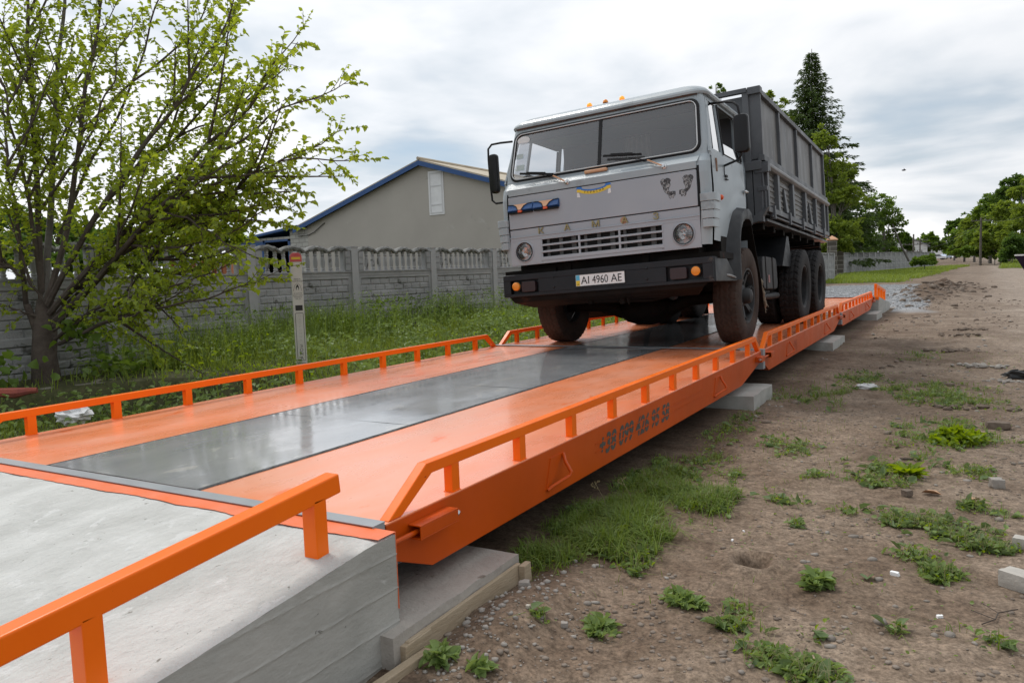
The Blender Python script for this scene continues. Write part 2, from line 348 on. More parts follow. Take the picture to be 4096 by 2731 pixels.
# ------------------------------------------------------------------ ground
GZ = -0.42
def ground_h(x, y):
    x = np.asarray(x, float); y = np.asarray(y, float)
    h = np.full(np.broadcast(x, y).shape, GZ)
    edge = -6.1+(y-1.9)*0.62
    bankl = (1-sstep(edge-0.10, edge+0.12, x)); sl = sstep(3.6, 5.6, -x)
    h = h+0.29*(sl*sstep(3.2, 4.4, y)+bankl*(1-sstep(3.2, 4.4, y)))*(1-sstep(20, 32, y))
    rough = 0.010*fbm(x*2.3, y*2.3, 3, 5)+0.010*fbm(x*8, y*8, 3, 9)
    cl = fbm(x*3.1, y*3.1, 3, 31)
    rough = rough+0.022*np.clip(cl-0.25, 0, 1)+0.008*np.clip(fbm(x*6.5, y*6.5, 3, 57)-.1, 0, 1)
    near = (1-sstep(8, 30, y))
    h = h+rough*(0.4+0.9*near)+0.03*fbm(x*0.35, y*0.25, 2, 77)*sstep(2, 8, y)
    # churned soil mound beside the far ramp and ruts on the road
    dm = np.exp(-(((x-0.9-(y-30)*0.05)/1.0)**2)-((y-30)/6.5)**2)
    h = h+dm*(0.26+0.34*fbm(x*2.0, y*0.8, 3, 3))
    rut = np.exp(-((x-2.9-0.02*y)/0.35)**2)+np.exp(-((x-4.7-0.02*y)/0.35)**2)
    h = h-0.05*rut*sstep(3, 7, y)+0.03*fbm(x*1.6, y*.9, 3, 41)*sstep(4, 10, y)*(1-sstep(40, 80, y))
    # soil heaped against the first footing, small hole
    h = h+0.07*np.exp(-((x-0.30)/0.16)**2)*np.exp(-((y-0.30)/0.45)**2)
    hole = np.exp(-((x-0.92)/0.055)**6-((y-1.23)/0.065)**6); h = h-0.11*hole
    h = h+0.02*np.exp(-((np.hypot((x-0.92), (y-1.22))-0.10)/0.035)**2)
    h = h+0.95*sstep(110, 300, y)
    return h
def soil():
    m = bpy.data.materials.new('trodden soil'); m.use_nodes = True; t = m.node_tree; b = t.nodes['Principled BSDF']
    b.inputs['Roughness'].default_value = 0.95; b.inputs['Specular IOR Level'].default_value = 0.25
    co = t.nodes.new('ShaderNodeTexCoord').outputs['Object']
    def at_(n): q = t.nodes.new('ShaderNodeAttribute'); q.attribute_name = n; return q.outputs['Fac']
    n1 = noi(co, 1.4, 8, 0.62, 0.4, t); n2 = noi(co, 22, 8, 0.7, 0.2, t); n3 = noi(co, 110, 3, 0.6, 0, t)
    dirt = ramp(n1, [(0.30, (0.112, 0.076, 0.052)), (0.48, (0.170, 0.125, 0.090)), (0.68, (0.245, 0.190, 0.143))], t)
    def mixc(f, a, bcol, mode='MIX'):
        mm = t.nodes.new('ShaderNodeMix'); mm.data_type = 'RGBA'; mm.blend_type = mode
        for i, q in ((0, f), (6, a), (7, bcol)):
            if isinstance(q, tuple): mm.inputs[i].default_value = (*q, 1)
            elif isinstance(q, float): mm.inputs[i].default_value = q
            else: t.links.new(q, mm.inputs[i])
        return mm.outputs[2]
    road = ramp(n1, [(0.3, (0.225, 0.178, 0.142)), (0.65, (0.325, 0.272, 0.222))], t)
    c = mixc(at_('road'), dirt, road)
    fine = ramp(n2, [(0.32, (0.58, 0.56, 0.54)), (0.50, (1.0, 1.0, 1.0)), (0.66, (1.32, 1.31, 1.30))], t)
    c = mixc(1.0, c, fine, 'MULTIPLY')
    n4 = noi(co, 65, 4, 0.75, 0.1, t); n5 = noi(co, 4.5, 6, 0.7, 0.8, t)
    c = mixc(1.0, c, ramp(n4, [(0.36, (0.62, 0.60, 0.58)), (0.50, (1.0, 1.0, 1.0)), (0.64, (1.35, 1.33, 1.31))], t), 'MULTIPLY')
    c = mixc(1.0, c, ramp(n5, [(0.34, (0.78, 0.75, 0.72)), (0.56, (1.05, 1.05, 1.05))], t), 'MULTIPLY')
    grav = ramp(n3, [(0.35, (0.17, 0.175, 0.18)), (0.62, (0.42, 0.43, 0.44))], t)
    c = mixc(at_('gravel'), c, grav)
    lit = ramp(n2, [(0.35, (0.035, 0.045, 0.015)), (0.65, (0.09, 0.085, 0.04))], t)
    c = mixc(at_('turf'), c, lit)
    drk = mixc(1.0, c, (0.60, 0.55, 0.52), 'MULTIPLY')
    c = mixc(at_('dark_soil'), c, drk)
    t.links.new(c, b.inputs['Base Color'])
    s = mth('ADD', mth('MULTIPLY', n2, 1.0), mth('MULTIPLY', n3, 0.35), tree=t)
    bn = t.nodes.new('ShaderNodeBump'); bn.inputs['Strength'].default_value = 1.0; bn.inputs['Distance'].default_value = 0.035
    t.links.new(s, bn.inputs['Height']); t.links.new(bn.outputs[0], b.inputs['Normal'])
    return m
def seg(*a):
    o = []
    for i in range(0, len(a)-2, 2):
        x0, st, x1 = a[i], a[i+1], a[i+2]; n = max(1, int(round((x1-x0)/st))); o += list(np.linspace(x0, x1, n, endpoint=False))
    return np.array(o+[a[-1]])
gx = seg(-900, 60, -60, 5, -20, 0.6, -8, 0.12, -3, 0.3, 0, 0.022, 2.6, 0.055, 6, 0.25, 20, 1.5, 60, 6, 120, 60, 900)
gy = seg(-60, 6, -6, 0.4, -1.3, 0.022, 3.2, 0.04, 9, 0.10, 22, 0.22, 46, 0.8, 110, 4, 320, 40, 1500)
GX, GY = np.meshgrid(gx, gy)
GH = ground_h(GX, GY)
nx, ny = len(gx), len(gy)
idx = np.arange(nx*ny).reshape(ny, nx)
FQ = np.stack([idx[:-1, :-1], idx[:-1, 1:], idx[1:, 1:], idx[1:, :-1]], -1).reshape(-1, 4)
def road_a(x, y): return sstep(1.3, 3.2, x+0.35*fbm(x*0.8, y*0.8, 3, 4)-0.02*y)*0.9+0.3*sstep(8, 25, y)*sstep(0.3, 2, x)
def gravel_a(x, y):
    e = 1.1+0.5*fbm(x*0.7, y*0.35, 3, 8)-0.7*np.exp(-((y-27)/4.5)**2)-0.02*(y-20)
    return sstep(19.4, 20.6, y+0.6*fbm(x, y, 2, 6)+(x > 0.15)*1.5)*(1-sstep(39, 42, y+fbm(x, y, 2, 2)))*(1-sstep(e-0.15, e+0.15, x))*sstep(-9, -6.3, x)
def turf_a(x, y):
    n = fbm(x*1.1, y*1.1, 3, 12)
    l = (1-sstep(-3.4, -2.9, x))*(1-sstep(17, 19.5, y))+(1-sstep(-7.2, -7.0, x))
    far = sstep(43.5, 46, y+1.5*n)*(1-sstep(-1.6+(y-45)*0.035, -0.6+(y-45)*0.035, x+1.0*n-np.clip((y-95)*0.04, 0, 3)))*(1-sstep(112, 118, y))
    r = sstep(1.2+0.036*y+.5*n, 2.0+0.036*y+.5*n, x)*sstep(82, 90, y)
    return np.clip(l+far+r, 0, 1)
def dark_soil_a(x, y):  # darker soil under and just beside the deck, and on the mound
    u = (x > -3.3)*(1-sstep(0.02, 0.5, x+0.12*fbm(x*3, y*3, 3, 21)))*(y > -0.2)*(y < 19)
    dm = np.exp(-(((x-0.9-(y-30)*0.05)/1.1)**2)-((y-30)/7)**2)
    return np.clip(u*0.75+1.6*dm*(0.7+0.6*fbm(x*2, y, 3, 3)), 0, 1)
ground = npmesh('ground', np.stack([GX, GY, GH], -1).reshape(-1, 3), FQ, soil(), smooth=True,
                attr={'road': np.clip(road_a(GX, GY), 0, 1).ravel(), 'gravel': gravel_a(GX, GY).ravel(), 'turf': turf_a(GX, GY).ravel(), 'dark_soil': dark_soil_a(GX, GY).ravel()})
tag(ground, kind='structure')
# ------------------------------------------------------------------ weighbridge
SL, SG = 5.575, 0.077
def rail_mb(mb, x, L, side):
    """low kerb rail of square tube with sloped ends; x = outer face"""
    s = side; xi = x-s*0.042; xa, xb = min(x, xi), max(x, xi); h, t = 0.150, 0.042; k = 0.247; kf = L-0.199
    mb.prism([(k, h-t), (k, h), (kf, h), (kf, h-t)] if 0 else [(0.02, 0.001), (k, h), (kf, h), (L-0.01, 0.001), (L-0.075, 0.001), (kf-0.022, h-t), (k+0.03, h-t), (0.095, 0.001)], 'x', xa, xb)
    return xa, xb
def beam_poly(L, nb=0.248, fb=0.62, d=0.228):
    return [(0.0, -0.004), (0.0, -0.125), (nb, -d), (L-fb, -d), (L-0.04, -0.10), (L, -0.10), (L, -0.004)]
def handle(par, y, x0=0.0):
    mb = MB(); z0, z1 = -0.045, -0.185
    mb.hexa([(x0-.002, y-0.055, z1), (x0+.006, y-0.055, z1), (x0+.006, y-0.02, z1), (x0-.002, y-0.02, z1), (x0-.002, y+0.0, z0), (x0+.006, y+0.0, z0), (x0+.006, y+0.14, z0), (x0-.002, y+0.14, z0)])
    mb.tube([(x0+.008, y-0.045, z1-.002), (x0+.020, y-0.02, z1+.012), (x0+.058, y+0.085, z1+.040), (x0+.062, y+0.098, z1+.056), (x0+.028, y+0.105, z0-.035), (x0+.008, y+0.125, z0-.002)], 0.0085, 8)
    return mb.build('lifting_handle', M_side, par, smooth=True)
def bracket(par, y0, y1, x0, bolt_y, rod=None):
    mb = MB(); z0, z1 = -0.085, -0.034
    # open square tube welded to the beam
    mb.box(x0, x0+.055, y0, y1, z1-.005, z1); mb.box(x0, x0+.055, y0, y1, z0, z0+.005); mb.box(x0+.050, x0+.055, y0, y1, z0+.005, z1-.005)
    yb = bolt_y; mb.box(x0, x0+.050, yb-.006, yb+.006, z0+.005, z1-.005)
    if rod: mb.tube([(x0+.026, yb, -.06), (x0+.026, rod, -.062)], 0.009, 10)
    b = mb.build('restraint_bracket', M_side, par, bev=0.0015)
    s = 1 if yb > (y0+y1)/2 else -1
    q = MB(); q.tube([(x0+.040, yb, -.058), (x0+.040, yb+s*.030, -.058)], 0.008, 8); q.tube([(x0+.040, yb+s*.006, -.058), (x0+.040, yb+s*.016, -.058)], 0.015, 6)
    q.build('bolt', M_chrome, b)
def section(i, loc, yaw, tilt, label, fb):
    t = empty('weighbridge_section', loc, yaw, label, 'weighbridge section', 'three sections of the weighbridge')
    t.rotation_euler = (tilt, 0, yaw)
    mb = MB(); mb.box(-3, 0, 0, SL, -0.010, 0.0); mb.build('deck_plate', M_deck, t, bev=0.002)
    # painted steel strip down the middle, in sheets, with sealed edges
    for k in range(4):
        y0, y1 = 0.022+k*(SL-0.03)/4, 0.022+(k+1)*(SL-0.03)/4-0.003
        us = np.linspace(-2.052, -0.981, 14); vs_ = np.linspace(y0, y1, 20)
        mb = MB(); o = k*7.3+i*3
        mb.grid(lambda u, v: (u, v, 0.0052+0.0016*mnoise.noise(Vector((u*2.2+o, v*2.0, i)))+0.0008*math.sin((v-y0)/(y1-y0)*math.pi*2)), us, vs_)
        mb.box(-2.052, -0.981, y0, y1, 0.0006, 0.0022)
        mb.build('middle_strip', M_strip, t, smooth=True)
    mb = MB()
    rr = random.Random(i+4)
    for xs, wd in ((-0.981, 0.012), (-2.052, 0.004)):
        ys = np.linspace(0.0, SL-0.01, 120)
        vv = []; 
        for y in ys:
            a = wd*(0.8+0.5*rr.random()); vv += [(xs-a*0.5, y, 0.0075), (xs+a*0.5, y, 0.0012+0.0015*rr.random())]
        mb.add(vv, [(2*j, 2*j+1, 2*j+3, 2*j+2) for j in range(len(ys)-1)])
    mb.build('sealed_edge', M_seal, t)
    for x, nm in ((0, 1), (-3, -1)):
        mb = MB(); xa, xb = (x-0.09, x+0.002) if nm > 0 else (x-0.002, x+0.09)
        mb.prism(beam_poly(SL, fb=fb), 'x', xa, xb)
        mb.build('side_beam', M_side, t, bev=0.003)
    mb = MB()
    for x in (-0.65, -1.2, -1.8, -2.35): mb.prism(beam_poly(SL-0.1, fb=fb), 'x', x-0.05, x+0.05)
    for y in (0.05, SL-0.12): mb.box(-2.9, -0.1, y, y+0.05, -0.10, -0.012)
    mb.box(-2.9, -0.1, 0.3, SL-0.8, -0.20, -0.19)
    mb.build('floor_beam', M_black, t)
    for s, x in ((1, -0.004), (-1, -2.996)):
        mb = MB(); xa, xb = rail_mb(mb, x, SL, s)
        r = mb.build('kerb_rail', M_rail, t, bev=0.0035)
        for k in range(10):
            y = 0.43+k*0.5235; q = MB(); q.box(xa+.002, xb-.002, y-.025, y+.025, 0.0, 0.109)
            q.box(xa-.002, xb+.002, y-.028, y+.028, 0.0, 0.003)
            q.build('post', M_rail, r, bev=0.002)
    handle(t, 1.19); handle(t, 3.98 if i == 0 else 3.95)
    if i == 0: bracket(t, 0.115, 0.345, 0.003, 0.338, rod=-0.058)
    else: bracket(t, 0.10, 0.24, 0.003, 0.235, rod=-0.05)
    bracket(t, SL-0.24, SL-0.10, 0.003, SL-0.235, rod=SL+0.02)
    return t
S1 = section(0, (0, 0, 0), 0, 0, 'nearest orange weighbridge section with phone number stencilled on its side', 0.77)
S2 = section(1, (0, SL+SG, 0), 0.0050, 0.0009, 'middle orange weighbridge section with the grey truck standing on it', 0.70)
S3 = section(2, (-0.029, 2*(SL+SG), 0.005), 0.0081, -0.0027, 'farthest orange weighbridge section beyond the truck, next to the far ramp', 0.70)
mb = MB()
text_mb(mb, '+38 099 426 95 58', 0.150, (0.0, 1.74, -0.162), (0, 1, 0), (0, 0, 1), 0.0035, shear=0.25, wid=0.98, bold=0.0035)
mb.build('phone_number', M_txt, S1)
mb = MB()   # stencil bridges across the digits
for z in (-0.132, -0.088): mb.box(0.0042, 0.0050, 1.70, 3.62, z-0.0026, z+0.0026)
mb.build('stencil_gap', M_side, S1)
mb = MB(); text_mb(mb, '(M)', 0.16, (0.0, 1.55, -0.17), (0, 1, 0), (0, 0, 1), 0.0035, shear=0.2, wid=1.0)
mb.build('faded_mark', mat('faded mark paint', (0.42, 0.075, 0.02), rough=0.6), S2)
# grey steel angle covers over the gaps
def cover(y, x, yw, label, front=True, plate=0.185):
    mb = MB(); mb.box(x-3.02, x+0.018, y, y+yw, 0.0095, 0.0135)
    mb.box(x+0.014, x+0.018, y, y+yw*0.95, 0.0095-plate, 0.0095)
    mb.box(x-0.2, x+0.014, y, y+0.003, 0.0095-plate, 0.0095) if plate > .1 else None
    o = mb.build('gap_cover', M_grey, None, bev=0.0008)
    return tag(o, label, 'gap cover', 'grey gap covers across the weighbridge')
cover(-0.068, -0.014, 0.062, 'grey steel cover strip between the near concrete ramp and the orange deck', plate=0.032)
cover(SL-0.018, 0.004, 0.085, 'grey steel cover strip across the joint in front of the truck wheels')
cover(2*SL+SG-0.015, -0.020, 0.085, 'grey steel cover strip across the joint behind the truck')
cover(3*SL+2*SG-0.01, -0.06, 0.075, 'grey steel cover strip between the far deck end and the far ramp', plate=0.10)

# ------------------------------------------------------------------ ramps
def ramp_thing(label, y0, dirn, x1, x0, L, top0, slope, facelab):
    t = empty('concrete_ramp', ((x0+x1)/2, y0, GZ), 0, label, 'concrete ramp', 'concrete ramps at the two ends')
    off = np.array([(x0+x1)/2, y0, GZ]); mb = MB()
    us = np.linspace(x0, x1, 60); n = int(L/0.05); vs_ = np.linspace(0, L, n)
    def top(v): return top0-max(0.0, v-0.12)*slope
    def edge(v): return 0.0015*fbm(np.array(v*5.0), np.array(0.3), 3, 2)+0.004*fbm(np.array(v*34.), np.array(1.3), 2, 7)
    def P(u, v):
        z = top(v)+0.0035*float(fbm(np.array(u*5), np.array(v*5), 3, 4)); 
        if u > x1-1e-6: u = u+float(edge(v)); z = top(v)-0.006
        return (u-off[0], y0+dirn*v-off[1], z-off[2])
    mb.grid(P, us, vs_)
    m = mb.build('top_surface', M_conc, t, smooth=True)
    mb = MB(); zs = 14
    def Q(v, k):
        z1 = top(v)-0.006; z = z1+(GZ-0.06-z1)*k/zs
        bd = (z+.07)*9.0; kb = math.floor(bd); board = bd-kb
        bump_ = (0.0022 if board < 0.06 else 0.0)+0.0008*math.sin(kb*12.9)
        xx = x1+float(edge(v))*max(0, 1-k/8)+bump_*min(1, k/3)+0.0015*float(fbm(np.array(v*3.), np.array(z*8), 3, 5))
        return (xx-off[0], y0+dirn*v-off[1], z-off[2])
    zs = 90
    mb.grid(lambda v, k: Q(v, k), np.linspace(0, L, 160), list(range(zs+1)))
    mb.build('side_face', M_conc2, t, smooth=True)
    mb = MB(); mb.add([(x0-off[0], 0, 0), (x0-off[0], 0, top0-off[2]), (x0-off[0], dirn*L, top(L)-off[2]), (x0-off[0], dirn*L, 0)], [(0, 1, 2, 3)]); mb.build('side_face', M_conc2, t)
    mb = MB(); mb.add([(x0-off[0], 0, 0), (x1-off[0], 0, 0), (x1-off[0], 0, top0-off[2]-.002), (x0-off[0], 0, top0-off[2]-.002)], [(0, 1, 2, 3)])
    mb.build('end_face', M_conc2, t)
    return t, off, top
RA, offA, topA = ramp_thing('near pale concrete ramp with a board marked side and orange steel edge', -0.058, -1, 0.088, -3.10, 3.9, 0.002, 0.098, '')
mb = MB()
mb.box(-3.10-offA[0], 0.090-offA[0], -0.002, 0.0, 0.0-offA[2]-.25, 0.004-offA[2])
# painted orange edge with an uneven brushed border
ys = []; r0 = random.Random(3)
us = np.linspace(-3.10, 0.090, 150)
vv = []
for u in us:
    b = -0.090-0.010*float(vnoise(np.array(u*6), np.array(0.1), 3))-0.004*r0.random()
    if -0.9 < u < -0.55: b += 0.012*math.sin((u+0.9)*9)
    vv += [(u-offA[0], -0.001, 0.0062-offA[2]), (u-offA[0], b, 0.0062-offA[2]-0.0002)]
mb.add(vv, [(2*i, 2*i+1, 2*i+3, 2*i+2) for i in range(len(us)-1)])
mb.build('orange_edge', mat('fresh orange edge paint', (0.84, 0.15, 0.03), (0.80, 0.20, 0.09), 5, rough=0.42, rvar=0.08, spots=[((0.62, 0.36, 0.28), 2.6, 0.66)]), RA)
RB, offB, topB = ramp_thing('far concrete ramp leading down to the gravel', 3*SL+2*SG+0.075, 1, 0.03, -3.15, 3.1, 0.006, 0.095, '')
mb = MB(); mb.box(-3.16-offB[0], 0.033-offB[0], -0.004, 0.07, 0.009-0.06-offB[2], 0.010-offB[2]); mb.box(-0.42-offB[0], 0.034-offB[0], -0.006, 0.02, -0.06-offB[2], 0.011-offB[2])
mb.build('orange_edge', M_rail, RB, bev=0.002)
def ramp_rail(label, p0, pts, posts, w=0.055, ph=0.05):
    t = empty('ramp_rail', p0, 0, label, 'handrail', 'orange rails along the ramps'); o = np.array(p0)
    mb = MB(); a, b = pts
    mb.bar(np.array(a)-o, np.array(b)-o, w, 0.062); mb.build('rail', M_rail, t, bev=0.006, seg=3)
    for (y, zt, zb) in posts:
        mb = MB(); mb.box(a[0]-w/2-o[0], a[0]+w/2-o[0], y-ph/2-o[1], y+ph/2-o[1], zb-o[2], zt-o[2])
        for k in range(6): mb.box(a[0]-w/2-o[0]-.004+.01*k, a[0]-w/2-o[0]+.008+.01*k, y-ph/2-o[1]-.004, y+ph/2-o[1]+.003, zb-o[2]-.002, zb-o[2]+.004)
        mb.build('post', M_rail, t, bev=0.004)
sl_ = 0.0985
ramp_rail('thick orange rail in the foreground on the near ramp', (-0.03, -0.29, -0.012), ((-0.03, -0.200, 0.193), (-0.03, -2.65, 0.193-2.45*0.094)),
          [(-0.290, 0.165, -0.018), (-1.005, 0.096, -0.088), (-1.72, 0.03, -0.155), (-2.43, -0.04, -0.225)])
yb = 3*SL+2*SG+0.075
ramp_rail('small orange rail with four posts on the far ramp', (-0.05, yb+0.3, -0.02), ((-0.05, yb+0.18, 0.262), (-0.05, yb+2.45, 0.262-2.27*0.096)),
          [(yb+0.22, 0.236, -0.02), (yb+0.93, 0.168, -0.088), (yb+1.64, 0.10, -0.155), (yb+2.35, 0.03, -0.222)], ph=0.06)
# footings under the joints
def footing(label, x0, x1, y0, y1, zt, m, seed, chamf=0):
    mb = MB(); us = np.linspace(x0, x1, 30); vs_ = np.linspace(y0, y1, 30)
    def e(a): return 0.010*float(vnoise(np.array(a*9.), np.array(0.5), seed))
    cx, cy = (x0+x1)/2, (y0+y1)/2
    def P(u, v):
        z = zt+0.004*float(fbm(np.array(u*7), np.array(v*7), 3, seed))
        uu = u+(e(v) if u > x1-1e-6 else 0); v2 = v+(e(u+9) if v > y1-1e-6 or v < y0+1e-6 else 0)
        return (uu-cx, v2-cy, z-GZ)
    mb.grid(P, us, vs_)
    for k, (a, b) in enumerate([((x1, y0), (x1, y1)), ((x0, y0), (x1, y0)), ((x0, y1), (x1, y1)), ((x0, y0), (x0, y1))]):
        vv = []
        for q in np.linspace(0, 1, 30):
            u, v = a[0]+(b[0]-a[0])*q, a[1]+(b[1]-a[1])*q; p_ = P(u, v); vv += [p_, (p_[0]+0.004, p_[1], -0.08)]
        mb.add(vv, [(2*i, 2*i+1, 2*i+3, 2*i+2) for i in range(29)])
    o = mb.build('concrete_footing', m, None, smooth=True); o.location = (cx, cy, GZ)
    return tag(o, label, 'concrete footing', 'concrete footings under the weighbridge')
footing('brown stained footing slab beside the near ramp', -1.0, 0.135, -0.16, 0.64, -0.30, M_slab, 3)
footing('pale concrete footing under the first deck joint', -1.0, 0.125, 4.70, 5.46, -0.30, M_conc2, 5)
footing('concrete footing under the second deck joint', -1.0, 0.10, 9.5, 10.70, -0.30, M_conc2, 8)
footing('concrete footing beside the far ramp', -1.0, 0.10, 15.75, 16.90, -0.30, M_conc2, 9)
for (y, lab) in ((0.30, 'load cell stand on the footing by the near ramp'), (5.1, 'load cell stand under the first deck joint'), (10.2, 'load cell stand under the second deck joint'), (16.3, 'load cell stand under the far deck end')):
    mb = MB(); mb.box(-0.42, -0.24, -0.07, 0.07, 0, 0.02); mb.lathe([(0.0, 0.02), (0.05, 0.02), (0.045, 0.085), (0.0, 0.085)], (-0.33, 0, 0), (0, 0, 1), 16)
    o = mb.build('load_cell', M_grey, None); o.location = (0, y, -0.297); tag(o, lab, 'load cell', 'load cells between deck and footings')
# shuttering timber by the ramp
def plank(pts, label, bev=0.003):
    mb = MB(); c = np.mean(np.array(pts), 0); c[2] = GZ; mb.hexa([np.array(q)-c for q in pts]); o = mb.build('timber_plank', M_wood, None, bev=bev); o.location = c
    return tag(o, label, 'timber', 'shuttering timber beside the near ramp')
plank([(0.136, -0.10, -0.44), (0.162, -0.10, -0.44), (0.158, 0.62, -0.44), (0.137, 0.62, -0.44), (0.136, -0.10, -0.335), (0.155, -0.10, -0.332), (0.155, 0.62, -0.325), (0.138, 0.62, -0.325)], 'long thin board nailed along the edge of the brown footing slab')
plank([(0.158, 0.60, -0.46), (0.185, 0.60, -0.46), (0.185, 0.66, -0.46), (0.158, 0.66, -0.46), (0.156, 0.598, -0.33), (0.185, 0.60, -0.328), (0.183, 0.655, -0.326), (0.156, 0.655, -0.327)], 'short upright timber stake at the corner of the brown footing slab')
plank([(0.150, -0.46, -0.47), (0.182, -0.47, -0.47), (0.205, -0.03, -0.47), (0.173, -0.02, -0.47), (0.150, -0.46, -0.375), (0.182, -0.47, -0.375), (0.202, -0.03, -0.372), (0.171, -0.02, -0.372)], 'pale board lying on edge against the foot of the near ramp')
plank([(0.120, -0.125, -0.47), (0.165, -0.125, -0.47), (0.165, 0.02, -0.47), (0.120, 0.02, -0.47), (0.122, -0.123, -0.34), (0.160, -0.122, -0.338), (0.160, 0.015, -0.335), (0.122, 0.02, -0.338)], 'broken timber block wedged between the slab and the near ramp')

# ------------------------------------------------------------------ the truck
def Rt(yaw, pit, rol):
    cy, sy, cp, sp, cr, sr = math.cos(yaw), math.sin(yaw), math.cos(pit), math.sin(pit), math.cos(rol), math.sin(rol)
    return np.array([[cy, -sy, 0], [sy, cy, 0], [0, 0, 1]])@np.array([[1, 0, 0], [0, cp, -sp], [0, sp, cp]])@np.array([[cr, 0, sr], [0, 1, 0], [-sr, 0, cr]])
TR = empty('tipper_truck', (-1.395, 6.289, 0.0), 0, 'old light grey tipper truck with a dark grey body standing on the orange weighbridge', 'truck')
TM = (Rt(0.006, -0.036, -0.052), np.zeros(3))          # the cab and body lean on their springs, the wheels do not
def TB(): return MB(TM)
YF = -1.205
def Wd(z):   # half width of the cab side at a height
    return float(np.interp(z, [0.90, 1.10, 1.45, 1.78, 2.34, 2.42], [1.085, 1.10, 1.115, 1.105, 1.03, 1.005]))
def Yf(z):
    return float(np.interp(z, [0.90, 1.62, 1.70, 1.775, 2.345, 2.40], [YF, YF, YF+0.02, -1.115, -0.972, -0.955]))
YR = 0.27
def ring(z, r=0.085, n=6):
    W, y = Wd(z), Yf(z); p = [(-W, YR), (-W, y+r)]
    for k in range(1, n+1): a = math.pi/2*k/n; p.append((-W+r-r*math.cos(a), y+r-r*math.sin(a)))
    q = [(-x_, y_) for (x_, y_) in p][::-1]
    return [(a, b, z) for a, b in p+q]
def rr(x0, x1, z0, z1, r, n=6):
    pts = []
    for (cx, cz, a0) in ((x1-r, z1-r, 0), (x0+r, z1-r, 90), (x0+r, z0+r, 180), (x1-r, z0+r, 270)):
        for k in range(n+1): a = R_(a0+90*k/n); pts.append((cx+r*math.cos(a), cz+r*math.sin(a)))
    return pts
def frame2(mb, outer, inner, fn):
    n = len(inner); mb.add([fn(*q) for q in outer]+[fn(*q) for q in inner], [(i, (i+1) % n, n+(i+1) % n, n+i) for i in range(n)])
def spread(corners, n):  # corners of a quad (TR, TL, BL, BR) repeated to match a rounded rect loop
    o = []
    for c in corners: o += [c]*(n+1)
    return o
# --- shell
ZW0, ZW1 = 1.815, 2.305   # glass opening
mb = TB()
zl = [0.93, 1.0, 1.1, 1.2, 1.3, 1.4, 1.5, 1.6, 1.66, 1.70, 1.775]
rings = [ring(z) for z in zl]; nr = len(rings[0]); half = nr//2
for a, b in zip(rings[:-1], rings[1:]):
    # corner strips only: the front centre is filled by panels, the sides by doors behind the corner
    for i in list(range(1, half-1))+list(range(half, nr-2)): mb.add([a[i], a[i+1], b[i+1], b[i]], [(0, 1, 2, 3)])
    if a[0][2] >= 1.63:
        mb.add([a[half-1], a[half], b[half], b[half-1]], [(0, 1, 2, 3)])
# upper pillars and windscreen surround
zu = [1.775, 1.9, 2.05, 2.2, 2.345, 2.38]
ru = [ring(z, 0.06) for z in zu]; ru[0] = rings[-1]
for a, b in zip(ru[:-1], ru[1:]):
    for i in list(range(1, half-1))+list(range(half, nr-2)): mb.add([a[i], a[i+1], b[i+1], b[i]], [(0, 1, 2, 3)])
def fw(x, z): return (x, Yf(z), z)
xo0, xo1 = Wd(1.775)-0.085, Wd(2.345)-0.06
def surround(z):  # half width of the front centre region at height z
    return float(np.interp(z, [1.775, 1.9, 2.345], [xo0, Wd(1.9)-0.06, xo1]))
inn = rr(-1.0, 1.0, ZW0, ZW1, 0.075)
inn = [(x*np.interp(z, [ZW0, ZW1], [1.0, 0.972]), z) for x, z in inn]
n_ = len(inn)
out = []
for (x, z) in inn:
    cxn, czn = 0, (ZW0+ZW1)/2; 
    if abs(x) > 0.9: out.append((math.copysign(surround(z), x), z if ZW0+0.02 < z < ZW1-0.02 else (2.345 if z > czn else 1.775)))
    else: out.append((x, 2.345 if z > czn else 1.775))
frame2(mb, out, inn, fw)
mb.add([(x*surround(2.345), Yf(2.345), 2.345) for x in (-1, 1)]+[(x*(Wd(2.38)-.06), Yf(2.38), 2.38) for x in (1, -1)], [(0, 1, 2, 3)])
# rear wall and floor edge
mb.add([(-Wd(.93), YR, .93), (Wd(.93), YR, .93), (Wd(1.775), YR, 1.775), (-Wd(1.775), YR, 1.775)], [(0, 1, 2, 3)])
mb.add([(-Wd(1.775), YR, 1.775), (Wd(1.775), YR, 1.775), (Wd(2.38), YR, 2.38), (-Wd(2.38), YR, 2.38)], [(0, 1, 2, 3)])
cab = mb.build('cab', M_cab, TR, smooth=True, sharp=30)
# roof
mb = TB()
lev = [(2.372, 0.035, 0.028), (2.392, 0.045, 0.030), (2.412, 0.038, 0.022), (2.440, 0.012, -0.005), (2.470, -0.035, -0.06), (2.492, -0.10, -0.13), (2.505, -0.20, -0.26), (2.512, -0.45, -0.45)]
W0, F0 = Wd(2.38), Yf(2.38)
rl = []
for z, dx, dy in lev:
    W, y = W0+dx, F0-dy; r = 0.13; p = [(-W, YR+0.02-min(0, dy)*-1), (-W, y+r)]
    for k in range(1, 9): a = math.pi/2*k/8; p.append((-W+r-r*math.cos(a), y+r-r*math.sin(a)))
    q = [(-a, b) for a, b in p][::-1]; rl.append([(a, b, z+0.012*(1-(a/1.0)**2 if abs(a) < 1 else 0)) for a, b in p+q])
m_ = len(rl[0])
for a, b in zip(rl[:-1], rl[1:]):
    for i in range(m_): mb.add([a[i], a[(i+1) % m_], b[(i+1) % m_], b[i]], [(0, 1, 2, 3)])
mb.add(rl[-1], [tuple(range(m_))]); mb.add(rl[0], [tuple(range(m_))])
roof = mb.build('roof', M_cab, TR, smooth=True, sharp=40)
